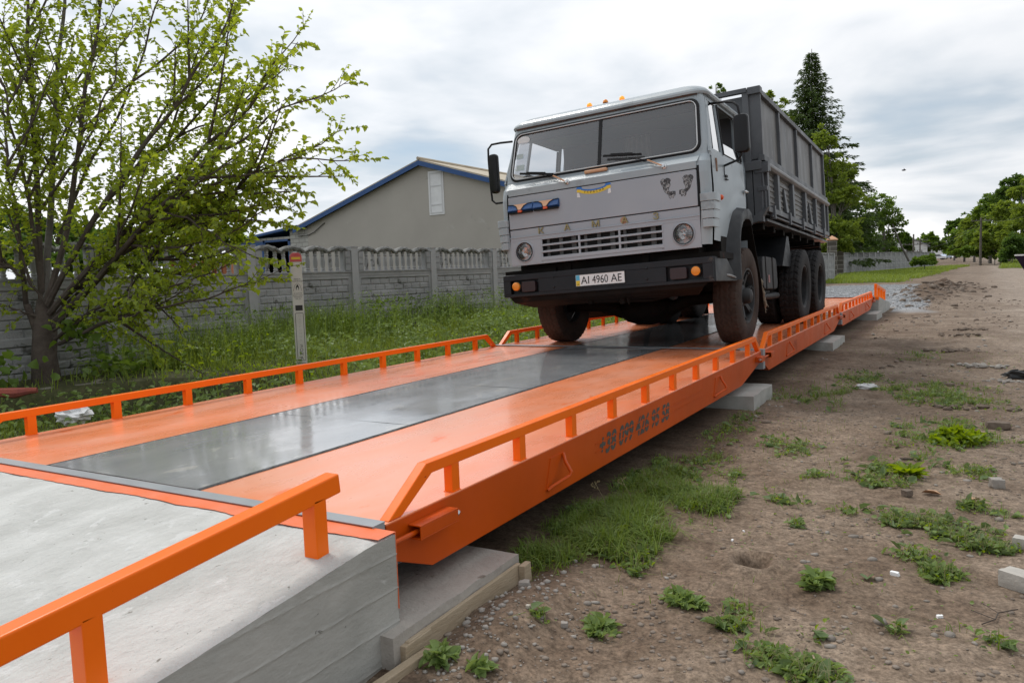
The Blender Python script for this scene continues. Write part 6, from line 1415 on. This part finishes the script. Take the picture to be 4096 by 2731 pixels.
a = at(781, 700, np.dot(q-CP, AF)+.15)
mb = MB(); d_ = (a-q); pts = [np.zeros(3)+d_*t for t in np.linspace(0, 1, 9)]; mb.tube(pts, [.030, .028, .032, .027, .026, .030, .025, .025, .028], 10)
o = thing_from(mb, 'bamboo_pole', mat('bamboo cane', (.50, .36, .17), (.30, .19, .09), 5, rough=.5, stretch=(1, 1, 2)), q, 'broken yellowish cane leaning in the grass by the fence', 'cane', smooth=True)
q = onz(905, 772, ZL); t = empty('plastic_case', (q[0], q[1], ZL+.10), .5, 'broken open black plastic case lying in the grass', 'case')
mb = MB(); mb.box(-.05, .46, -.16, .16, .0, .10); mb.box(-.02, .43, -.13, .13, .10, .12); mb.build('lid', M_mirr, t, bev=.02)
mb = MB(); mb.hexa([(-.50, -.2, 0), (-.04, -.18, -.02), (-.04, .15, -.02), (-.52, .14, 0), (-.46, -.2, .12), (-.04, -.18, .09), (-.04, .15, .12), (-.50, .14, .09)]); mb.tube([(-.3, -.18, .12), (-.2, -.16, .20), (-.08, -.12, .15)], .02, 6); mb.build('base', M_mirr, t, bev=.02)
def crumple(label, px, py, z, s, m, seed, cat='bag', name='crumpled_bag', flat=.5):
    q = onz(px, py, z); q[2] = float(ground_h(q[0], q[1])) if z == GZ else z; mb = MB(); mb.ellip((0, 0, s*flat*.45), s, s*.7, s*flat, 18, 12, .28, seed); return thing_from(mb, name, m, q, label, cat)
crumple('white crumpled bag in the grass beside the deck rail at the left', 168, 962, -.25, .16, M_white, 3)
crumple('white paper scrap in the grass below the black case', 882, 812, -.2, .06, M_white, 5, 'scrap', 'paper_scrap', .3)
crumple('small white plastic bag on the soil between the weeds', 1993, 893, GZ, .10, mat('clear plastic film', (.5, .5, .5), rough=.3), 6, flat=.3)
# slab edge and rag at the foot of the tree
mb = MB(); A_, B_ = np.array([-7.0, .9]), np.array([-5.35, 3.45]); d_ = (B_-A_); Lc = np.linalg.norm(d_); d_ /= Lc; n_2 = np.array([-d_[1], d_[0]])
us = np.linspace(0, Lc, 50); vv = []
rj = random.Random(9)
for u in us:
    j = .03*float(vnoise(np.array(u*5), np.array(.3), 4)); zt_ = -.13-.02*float(vnoise(np.array(u*3), np.array(.7), 6))-.05*max(0, u/Lc-.8)*5
    p_ = A_+d_*u-A_; e = -n_2*(.0+j); vv += [(p_[0]+e[0], p_[1]+e[1], -.45+.42), (p_[0]+e[0]*.8, p_[1]+e[1]*.8, zt_-.01+.42), (p_[0]+n_2[0]*.03, p_[1]+n_2[1]*.03, zt_+.42), (p_[0]+n_2[0]*.5, p_[1]+n_2[1]*.5, zt_+.03*rj.random()+.40), (p_[0]+n_2[0]*.55, p_[1]+n_2[1]*.55, -.03)]
mb.add(vv, [(i*5+k, i*5+k+1, (i+1)*5+k+1, (i+1)*5+k) for i in range(49) for k in range(4)])
mb.add([vv[-5+k] for k in range(5)], [(0, 1, 2, 3, 4)])
thing_from(mb, 'concrete_slab_edge', mat('old mossy concrete', (.16, .145, .12), (.27, .25, .215), 4, rough=.95, bump=.6, bscale=18, spots=[((.06, .06, .045), 3, .6)]), (A_[0], A_[1], GZ), 'old broken concrete slab edge below the left tree', 'slab', smooth=True, sharp=60)
q = onz(28, 903, -.10); mb = MB()
mb.tube([(-.28, .0, .02), (-.12, .02, .035), (.02, .0, .02), (.14, .01, .03), (.20, .0, .03)], [.05, .04, .05, .03, .025], 8)
t = thing_from(mb, 'rolled_rag', mat('dirty red cloth', (.34, .09, .06), (.24, .06, .05), 14, rough=.9, bump=.5, bscale=30), (q[0], q[1], -.12), 'dirty red rolled rag on the old slab edge', 'rag', rz=.9, smooth=True)
# stones and bricks one can pick out
def block(label, px, py, sx, sy, sz, rz, m=M_stone, jit=.06, seed=1, name='concrete_block', cat='block', group=None, sink=.0, dome=.0):
    q = gl(px, py); mb = MB(); r_ = random.Random(seed); n = 5
    bm = bmesh.new(); bmesh.ops.create_cube(bm, size=1.0); bmesh.ops.subdivide_edges(bm, edges=bm.edges, cuts=3, use_grid_fill=True)
    vs_ = []
    for i, v in enumerate(bm.verts):
        c = v.co.copy(); nrm = c.normalized()*.72; c = c.lerp(nrm, .18+dome); k = 1+jit*mnoise.noise(Vector((c.x*3+seed, c.y*3, c.z*3)))*2.2; v.index = i
        vs_.append((c.x*sx*k, c.y*sy*k, (c.z*k+.5)*sz-sink))
    mb.add(vs_, [tuple(v.index for v in f.verts) for f in bm.faces]); bm.free()
    return thing_from(mb, name, m, q, label, cat, group, rz=rz, smooth=True, sharp=45)
block('pale worn block at the right edge, nearer the camera', 2345, 1350, .125, .075, .062, -.55, mat('pale worn block', (.48, .45, .40), (.36, .34, .31), 7, rough=.9, bump=.3, bscale=40), .03, 4)
block('pale block at the right edge, behind the nearer one', 2352, 1262, .075, .055, .045, -.3, MATS['pale worn block'], .03, 6)
block('brown broken paving piece lying on the soil at the right', 2292, 985, .14, .07, .05, .1, M_clod, .08, 7, 'broken_paving', 'rubble')
block('largest grey rock among the weeds at the right', 2290, 1125, .062, .05, .05, .3, M_stone, .12, 8, 'rock', 'rock', 'loose rocks on the soil')
block('dark rock beside the brown dry leaf', 2083, 1140, .045, .035, .035, .9, M_clod, .12, 9, 'rock', 'rock', 'loose rocks on the soil')
block('flat tan stone on the bare soil near the first footing', 1297, 1452, .022, .018, .018, .4, M_stone, .12, 10, 'rock', 'rock', 'loose rocks on the soil')
block('half buried grey stone beside the timber stake', 1205, 1372, .040, .032, .03, .4, M_stone, .12, 12, 'rock', 'rock', 'loose rocks on the soil', .008, .4)
block('small pale stone below the footing slab', 1215, 1432+8, .015, .011, .012, .2, mat('pale limestone', (.50, .46, .40), (.6, .57, .5), 12, rough=.9), .1, 13, 'rock', 'rock', 'loose rocks on the soil', 0, .4)
for i, (px, py, s, lab) in enumerate(((2205, 775, .22, 'rough heap of soil clods nearest the middle of the road'), (2190, 808, .30, 'heap of soil clods with pale stones in it'), (2250, 845, .22, 'pale crumbly clod heap right of the grass strip'), (2225, 762, .2, 'dark clod heap farthest back beside the road'), (2240, 940, .22, 'brown rubble heap behind the broken paving piece'), (2310, 878, .16, 'grey rubble with a black rag at the right edge'))):
    q = gl(px, py); mb = MB(); r_ = random.Random(i*7+1); n = 26
    for k in range(n):
        a = r_.uniform(0, 6.28); rad = s*r_.random()**.7; rs = s*r_.uniform(.06, .24)*(1-.4*rad/s); mb.ellip((rad*math.cos(a)*1.4, rad*math.sin(a)*.8, rs*.35), rs, rs*.8, rs*.6, 7, 5, .25, k)
    thing_from(mb, 'clod_heap', M_clod if i not in (2, 5) else M_stone, q, lab, 'rubble heap', 'rubble heaps along the road', smooth=True, sharp=50)
mb = MB(); mb.ellip((0, 0, .03), .12, .06, .05, 12, 8, .3, 4); thing_from(mb, 'black_rag', M_ink, gl(2338, 872), 'black rag on the rubble at the right edge', 'rag')
for i, (px, py, s, lab) in enumerate(((2055, 1322, .032, 'largest white foam piece, by the low weed patch'), (2158, 1415, .020, 'white foam piece nearest the bottom right corner'), (1682, 1238, .016, 'white foam crumb left of the small stones'), (1708, 1223, .012, 'tiny white foam crumb beside the small stones'))):
    block(lab, px, py, s, s*.5, s*.45, -.4+i, M_foam, .10, 20+i, 'foam_piece', 'foam piece', 'white foam pieces on the soil')
for (px, py, s, lab, rz) in ((2140, 1138, .05, 'curled brown dry leaf behind the big weed patch', -.2), (2236, 1155, .045, 'pale tan dry leaf right of the brown one', .8)):
    q = gl(px, py); V, F = leaves_arr(np.array([[-s, 0, .01]]), np.array([[1., 0, .12]]), np.array([[0, .2, 1.]]), np.array([s*2]), np.array([s*1.2]), .1)
    o = npmesh('dry_leaf', V, F, mat('dry leaf', (.42, .24, .13), (.52, .34, .22), 20, rough=.8)); o.location = q; o.rotation_euler = (0, 0, rz); tag(o, lab, 'leaf', 'dry leaves on the soil')
mb = MB(); mb.tube([(0, 0, .006), (.04, .05, .01), (.05, .12, .006), (.11, .17, .01)], .0022, 5); mb.tube([(.04, .05, .01), (-.03, .10, .008)], .0018, 5); mb.tube([(.05, .12, .006), (.0, .18, .01)], .0014, 5); thing_from(mb, 'twig', M_bark, gl(2255, 1440), 'dark forked twig on bare soil near the right edge', 'twig')
mb = MB(); mb.tube([(-.04, 0, .006), (.04, .01, .008)], .006, 6); thing_from(mb, 'stick', M_bark, gl(2083, 1056), 'short dark stick behind the leafy rosette', 'stick')
# navy hopper entering at the right edge
q = at(2330, 588, 6.5); ur = np.array([AR[0], AR[1], 0]); ur /= np.linalg.norm(ur); uf = np.array([AF[0], AF[1], 0]); uf /= np.linalg.norm(uf)
t = empty('navy_hopper', (q[0]+.75*ur[0], q[1]+.75*ur[1], GZ), 0, 'navy blue steel hopper with slanted sides and a white rim at the right edge', 'hopper'); tb = np.array(t.location)
def HP(a, b, z): return np.array([q[0], q[1], 0])+ur*a+uf*b+np.array([0, 0, z])-tb
ztp = q[2]; mb = MB(); mb.hexa([HP(.62, -.9, GZ), HP(1.1, -.9, GZ), HP(1.1, -.3, GZ), HP(.62, -.3, GZ), HP(0, -1.1, ztp), HP(1.6, -1.1, ztp), HP(1.6, 0, ztp), HP(0, 0, ztp)]); mb.build('body', M_navy, t, bev=.006)
mb = MB(); mb.bar(HP(0, -.02, ztp+.006), HP(1.6, -.02, ztp+.006), .03, .012); mb.bar(HP(.10, -.03, ztp+.02), HP(1.6, -.03, ztp+.02), .03, .02); mb.bar(HP(.01, 0, ztp+.006), HP(.01, -1.1, ztp+.006), .02, .012); mb.build('rim', M_white, t)

# ------------------------------------------------------------------ grass, weeds, gravel
def scatter(n, fn, x0, x1, y0, y1):
    x = RNG.uniform(x0, x1, n); y = RNG.uniform(y0, y1, n); k = RNG.random(n) < fn(x, y); return x[k], y[k]
def grass_obj(name, x, y, hmin, hmax, wd_, m, hfn=None, lean=.7, zfn=None):
    n = len(x); z = ground_h(x, y)-.01; H = RNG.uniform(hmin, hmax, n)
    if hfn is not None: H = H*hfn(x, y)
    V, F = blades_arr(np.stack([x, y, z], 1), H, wd_*RNG.uniform(.6, 1.3, n), RNG.uniform(0, 6.283, n), RNG.uniform(.1, lean, n)); o = npmesh(name, V, F, m); tag(o, kind='stuff'); return o
def leafy_obj(name, x, y, ls, m, hmax=.05, per=1, up=.5):
    n = len(x); z = ground_h(x, y)+RNG.uniform(0, 1, n)**1.5*hmax; D = rdir(n, up*.6); D[:, 2] = np.abs(D[:, 2])*.6; Ls = RNG.uniform(.45, 1.4, n)*ls
    V, F = leaves_arr(np.stack([x, y, z], 1), D, rdir(n, 2.0), Ls, Ls*RNG.uniform(.4, .8, n), .3); o = npmesh(name, V, F, m); tag(o, kind='stuff'); return o
# left strip
def tallf(x, y): return .35+1.0*sstep(-5.4, -6.7, -(-x)) if 0 else .42+.9*sstep(5.0, 6.6, -x)*(.6+.6*np.clip(fbm(x*1.3, y*1.3, 3, 51)+.4, 0, 1.3))+.25*np.clip(fbm(x*2, y*2, 2, 15), -1, 1)
def slabk(x, y): return (y < 3.7)*(x < -6.93+(y-.9)*.647+.42)
def dl(x, y): return np.clip(.75+.7*fbm(x*1.4, y*1.4, 3, 19), .12, 1)*(x > -6.98)*np.where(slabk(x, y), .10, 1)
x, y = scatter(120000, lambda x, y: dl(x, y)*(1-.5*sstep(5, 14, y)), -7.0, -3.06, -.5, 19); grass_obj('grass', x, y, .12, .42, .0046, LF_grass, lambda x, y: tallf(x, y)*(1-.45*(1-sstep(3.0, 4.5, y))), 1.1)
x, y = scatter(26000, lambda x, y: sstep(5.6, 6.6, -x)*np.clip(.25+1.3*fbm(x*.9, y*.6, 2, 91), 0, 1), -7.0, -5.6, 3.6, 19); grass_obj('grass', x, y, .35, .78, .005, LF_grass2, None, .55)
x, y = scatter(42000, lambda x, y: np.clip(.3+1.2*fbm(x*1.7, y*1.7, 3, 29), 0, 1)*(1-.9*slabk(x, y)), -6.9, -3.1, .2, 15); leafy_obj('weeds', x, y, .060, LF_weed, .30, up=.9)
x, y = scatter(30000, lambda x, y: sstep(5.5, 6.5, -x)*np.clip(.1+1.6*fbm(x*1.2, y*1.0, 3, 33), 0, 1)*(1-sstep(9, 16, y)*.6), -7.0, -5.3, 2.9, 17); leafy_obj('tall_weeds', x, y, .055, LF_mid, .62, up=.9)
x, y = scatter(12000, lambda x, y: np.clip(1.5*fbm(x*1.0, y*1.3, 3, 37), 0, 1), -6.6, -3.2, 3.4, 15); leafy_obj('pale_weeds', x, y, .045, LF_lime, .34, up=.9)
# tall seeding weeds with stems
n = 420; x = RNG.uniform(-6.8, -4.2, n); y = RNG.uniform(2.6, 11, n); k = RNG.random(n) < (.25+.75*sstep(5, 6.4, -x)); x, y = x[k], y[k]; n = len(x); z = ground_h(x, y); Hh = RNG.uniform(.45, .85, n)
V, F = blades_arr(np.stack([x, y, z], 1), Hh, np.full(n, .0028), RNG.uniform(0, 6.28, n), RNG.uniform(.05, .25, n)); tag(npmesh('weed_stems', V, F, LF_grass), kind='stuff')
m_ = n*26; ii = RNG.integers(0, n, m_); u = RNG.uniform(.25, 1.0, m_); P = np.stack([x[ii], y[ii], z[ii]+Hh[ii]*u*.95], 1)+RNG.normal(size=(m_, 3))*np.array([.03, .03, .01]); Ls = RNG.uniform(.018, .05, m_)
V, F = leaves_arr(P, rdir(m_, .3), rdir(m_, 1.), Ls, Ls*.4, .2); tag(npmesh('weed_leaves', V, F, LF_weed), kind='stuff')
# far verge grass
def fv(x, y): return (turf_a(x, y) > .5)*np.clip(.7+.6*fbm(x*.5, y*.3, 3, 61), .1, 1)
x, y = scatter(70000, fv, -7.5, 3, 43, 112); grass_obj('grass', x, y, .12, .30, .022, LF_grass, lambda x, y: 1+1.1*np.clip(fbm(x*.35, y*.2, 2, 44), 0, 1)+.9*np.exp(-((x+5)/1.5)**2-((y-60)/8)**2), .7)
x, y = scatter(34000, lambda x, y: (turf_a(x, y) > .5)*1.0, 2, 30, 82, 150); grass_obj('grass', x, y, .2, .5, .035, LF_grass, None, .6)
# patches on the soil at the right: (px, py, rx, ry, blades, leaves)
patches = [(1395, 1215, .19, .42, 12500, 700), (1480, 1150, .24, .45, 10000, 1000), (1330, 1270, .12, .16, 3200, 600), (1560, 1090, .22, .42, 4500, 900), (1620, 1150, .16, .25, 2200, 500), (1300, 1230, .14, .3, 2600, 100), (1470, 1275, .07, .10, 250, 420), (1420, 1285, .09, .08, 300, 500),
 (1620, 1080, .14, .30, 700, 650), (1665, 1155, .12, .20, 500, 380), (1745, 1020, .12, .30, 300, 520), (1830, 1030, .14, .22, 250, 420), (1680, 985, .12, .6, 800, 300), (1790, 1155, .10, .15, 150, 200),
 (1870, 912, .26, .55, 2400, 300), (1980, 872, .22, .5, 500, 900), (2052, 878, .05, .12, 60, 240), (2140, 905, .34, .45, 3600, 1500), (2180, 920, .26, .30, 700, 700), (2240, 930, .2, .3, 500, 350), (2170, 1000, .30, .40, 2600, 1500),
 (2020, 1080, .16, .26, 700, 700), (2110, 1060, .12, .14, 300, 250), (2040, 1110, .14, .14, 300, 320), (2130, 1205, .19, .15, 160, 1900), (2210, 1245, .14, .09, 80, 800), (2270, 1265, .07, .04, 40, 240), (2050, 1185, .10, .10, 60, 260),
 (2180, 1075, .10, .10, 120, 160), (2250, 1090, .10, .10, 160, 260), (2240, 1165, .06, .06, 60, 200), (2090, 1280, .10, .09, 100, 260), (2160, 1320, .06, .05, 260, 260), (1950, 1180, .05, .06, 60, 110), (1880, 1100, .08, .1, 120, 120), (2110, 820, .25, .5, 500, 200),
 (1980, 1330, .05, .05, 40, 90), (1700, 1400, .05, .05, 30, 110), (1690, 1440, .07, .05, 40, 160), (1460, 1320, .03, .03, 20, 60), (1530, 1340, .03, .02, 20, 40), (1900, 1460, .06, .05, 40, 110), (2190, 1450, .04, .03, 60, 60), (2290, 1480, .04, .04, 40, 60),
 (1760, 1500, .07, .05, 30, 200), (1850, 1560, .10, .06, 50, 260), (2060, 1450, .03, .03, 20, 40), (1240, 1450, .03, .03, 20, 50), (1030, 1555, .05, .03, 60, 60), (1830, 1210, .03, .03, 20, 40), (2310, 1180, .06, .05, 60, 80), (2120, 1000, .2, .2, 300, 200)]
gxs, gys, lxs, lys = [], [], [], []
def blob(cx, cy, rx, ry, n):
    a = RNG.uniform(0, 6.283, n); r = RNG.random(n)**.8; x = cx+rx*r*np.cos(a)*(1+.3*np.sin(a*3+cx*9)); y = cy+ry*r*np.sin(a)*(1+.3*np.cos(a*2+cy*7)); k = RNG.random(n) < np.clip(.75+2.2*fbm(x*7, y*7, 3, 3)-r*.35, .04, 1); return x[k], y[k]
for (px, py, rx, ry, nb_, nl) in patches:
    c = onz(px, py); a, b = blob(c[0], c[1], rx*1.35, ry*1.35, int(nb_*.75)); gxs.append(a); gys.append(b); a, b = blob(c[0], c[1], rx*1.35, ry*1.35, int(nl*.75)); lxs.append(a); lys.append(b)
gx_, gy_ = np.concatenate(gxs), np.concatenate(gys); k = gx_ > -.1
grass_obj('grass', gx_[k], gy_[k], .018, .105, .0022, LF_grass2, lambda x, y: (.75+.9*np.exp(-((x-.42)/.3)**2-((y-1.3)/.8)**2))*(1+.04*np.clip(y-3, 0, 12)), 1.7)
lx_, ly_ = np.concatenate(lxs), np.concatenate(lys)
k = RNG.random(len(lx_))
leafy_obj('ground_cover', lx_[k < .45], ly_[k < .45], .030, LF_weed, .03, up=.25)
LF_w2 = leafmat('dull broad weed leaves', (0.045, 0.085, 0.028), (0.13, 0.19, 0.07), 5, 0.3)
leafy_obj('broad_weeds', lx_[(k > .45) & (k < .62)], ly_[(k > .45) & (k < .62)], .050, LF_w2, .015, up=.1)
leafy_obj('small_weeds', lx_[k > .62], ly_[k > .62], .017, LF_lime, .03, up=.6)
k = RNG.random(len(lx_)) < .35; n = int(k.sum()); V, F = blades_arr(np.stack([lx_[k], ly_[k], ground_h(lx_[k], ly_[k])], 1), RNG.uniform(.03, .11, n), np.full(n, .0009), RNG.uniform(0, 6.28, n), RNG.uniform(.3, 1.4, n)); tag(npmesh('dry_stems', V, F, LF_dry), kind='stuff')
# thin scatter of tiny sprouts
x, y = scatter(9000, lambda x, y: np.clip(.15+.9*fbm(x*1.1, y*1.1, 3, 71), 0, 1), .05, 3.0, -.9, 12); leafy_obj('sprouts', x, y, .013, LF_weed, .012)
x, y = scatter(6000, lambda x, y: np.clip(.1+.9*fbm(x*1.4, y*.6, 3, 73), 0, 1), -.1, 1.2, .6, 14); grass_obj('grass', x, y, .02, .07, .0016, LF_grass2, None, 1.0)
# separate weed plants
def weed(label, px, py, r, n, ls, h, m=LF_weed, up=.6, rosette=False, name='weed_plant'):
    q = gl(px, py); rg = np.random.default_rng(int(px)); a = rg.uniform(0, 6.283, n); rad = r*rg.random(n)**.6
    a = a+.35*np.sin(a*3+px); rad = rad*(1+.35*np.sin(a*2+py))
    if rosette: P = np.stack([np.cos(a)*.01, np.sin(a)*.01, np.full(n, .01)], 1); D = np.stack([np.cos(a), np.sin(a), rg.uniform(.15, 1.0, n)], 1)
    else: P = np.stack([np.cos(a)*rad, np.sin(a)*rad, rg.random(n)*h*(1-.5*rad/r)], 1); D = np.stack([np.cos(a), np.sin(a), rg.uniform(-.2, up*1.3, n)], 1)*.6+rg.normal(size=(n, 3))*.75
    Ls = rg.uniform(.65, 1.25, n)*ls; Nn = rg.normal(size=(n, 3))*.5+np.array([0, 0, 1.4]); V, F = leaves_arr(P, D, Nn, Ls, Ls*(.30 if rosette else rg.uniform(.5, .85, n)), .25)
    t = npmesh(name, V, F, m); t.location = q; return tag(t, label, 'weed', 'single weed plants on the soil')
weed('bright green bushy weed right of the small hole', 1875, 1350, .045, 150, .045, .05, LF_weed, .9)
weed('leafy weed patch below the small hole', 1568, 1385, .062, 150, .038, .025)
weed('wilting leafy weed left of the bottom middle', 1378, 1442, .066, 140, .038, .018)
weed('light green rosette weed with long leaves', 2085, 1095, .1, 60, .11, .1, LF_lime, .6, True)
weed('yellow green feathery clump in the grass at the right', 2200, 1018, .13, 520, .05, .10, LF_lime, .9)
weed('broad green leaf in the grass below the deck handle', 1405, 1235, .03, 7, .085, .05, LF_lime, .5)
weed('leafy weed at the bottom edge right of the middle', 1830, 1535, .10, 230, .038, .02)
weed('small weed at the corner of the pale board', 1010, 1545, .03, 60, .04, .05)
weed('small green tuft at the bottom below the footing slab', 1100, 1560, .02, 30, .045, .05)
weed('bushy weed left of the pale block', 2150, 1318, .055, 170, .038, .03)
# seed stalks standing against the orange beam
for (px, py, lab) in ((1400, 1205, 'left seed stalk of grass in front of the orange beam'), (1460, 1190, 'right seed stalk of grass in front of the orange beam')):
    q = gl(px, py); mb = MB(); tp = np.array([-.06, -.02, .20]); mb.tube([(0, 0, 0), tp*.5+np.array([.01, 0, .02]), tp], .0011, 4)
    for k in range(9): a = k*.7; mb.tube([tp-np.array([0, 0, .004*k]), tp+np.array([.02*math.cos(a), .02*math.sin(a), .012-.004*k])], .0008, 3); mb.ellip(tp+np.array([.02*math.cos(a), .02*math.sin(a), .012-.004*k]), .003, .003, .005, 5, 4)
    thing_from(mb, 'grass_stalk', LF_dry, q, lab, 'grass stalk', 'grass seed stalks by the deck')
# pebbles, crumbs of soil and the gravel bed
def pebbles(name, x, y, smin, smax, m, pw=3.0):
    n = len(x); bm = bmesh.new(); bmesh.ops.create_icosphere(bm, subdivisions=1, radius=1); bv = np.array([v.co[:] for v in bm.verts]); bfc = np.array([[v.index for v in f.verts] for f in bm.faces]); bm.free()
    s = smin+(smax-smin)*RNG.random(n)**pw; nv = len(bv); V = bv[None]*(1+RNG.uniform(-.22, .22, (n, nv, 1)))*np.stack([s*RNG.uniform(.7, 1.5, n), s*RNG.uniform(.6, 1.2, n), s*RNG.uniform(.35, .75, n)], 1)[:, None]
    a = RNG.uniform(0, 6.28, n); c, s_ = np.cos(a)[:, None], np.sin(a)[:, None]; X = V[:, :, 0]*c-V[:, :, 1]*s_; Y = V[:, :, 0]*s_+V[:, :, 1]*c; V = np.stack([X+x[:, None], Y+y[:, None], V[:, :, 2]+(ground_h(x, y)+s*.15)[:, None]], -1)
    F = bfc[None]+nv*np.arange(n)[:, None, None]; o = npmesh(name, V.reshape(-1, 3), F.reshape(-1, 3), m, smooth=False); return tag(o, kind='stuff')
x, y = scatter(26000, lambda x, y: np.clip(.25+1.3*fbm(x*1.6, y*1.6, 3, 81), .04, 1), .1, 3.2, -.95, 5.0); pebbles('soil_crumbs', x, y, .0015, .013, mat('soil crumb', (0.15, 0.115, 0.09), (0.27, 0.225, 0.185), 2.5, rough=.95), 3.5)
x, y = scatter(3800, lambda x, y: np.clip(.2+1.2*fbm(x*1.3, y*1.3, 3, 83), .02, 1), .1, 3.4, -.95, 9); pebbles('small_stones', x, y, .002, .022, M_stone2, 4.5)
x, y = scatter(1500, lambda x, y: np.exp(-((x-.30)/.18)**2-((y-.2)/.45)**2), .14, .9, -.6, 1.0); pebbles('soil_crumbs', x, y, .003, .016, M_stone, 3)
x, y = scatter(5000, lambda x, y: np.clip(.2+1.2*fbm(x*.9, y*.5, 3, 85), .02, 1), .3, 6, 4, 24); pebbles('soil_crumbs', x, y, .006, .045, M_clod, 4)
x, y = scatter(700, lambda x, y: np.clip(.2+1.2*fbm(x*.9, y*.5, 3, 87), .02, 1), .3, 5, 3, 18); pebbles('small_stones', x, y, .006, .035, M_stone, 3)
x, y = scatter(3500, lambda x, y: np.exp(-(((x-.9-(y-30)*.05)/1.0)**2)-((y-30)/6.5)**2), -1.5, 3.5, 20, 42); pebbles('soil_crumbs', x, y, .02, .13, M_clod, 3)
x, y = scatter(26000, lambda x, y: gravel_a(x, y), -6, 2, 19.5, 42); pebbles('gravel', x, y, .012, .035, mat('grey crushed gravel', (.20, .205, .21), (.40, .41, .42), 30, rough=.9), 1.5)
x, y = scatter(2200, lambda x, y: np.clip(fbm(x*3, y*3, 3, 99)*2, 0, 1), .05, 3, -.95, 5); 
n = len(x); V, F = blades_arr(np.stack([x, y, ground_h(x, y)+.003], 1), np.full(n, .004), np.full(n, .0007), RNG.uniform(0, 6.28, n), RNG.uniform(4, 12, n)); tag(npmesh('dry_stems', V, F, LF_dry), kind='stuff')
# frayed threads hanging from the chassis, a bird
b_ = at(2076, 391, 60); mb = MB(); mb.ellip((0, 0, 0), .16, .06, .06, 8, 6); mb.add([(0, -.02, 0), (.10, -.02, 0), (.02, -.32, .14)], [(0, 1, 2)]); mb.add([(0, .02, 0), (.10, .02, 0), (.0, .30, .10)], [(0, 1, 2)]); thing_from(mb, 'flying_bird', M_ink, b_, 'small dark bird flying in the sky right of the spruce', 'bird')
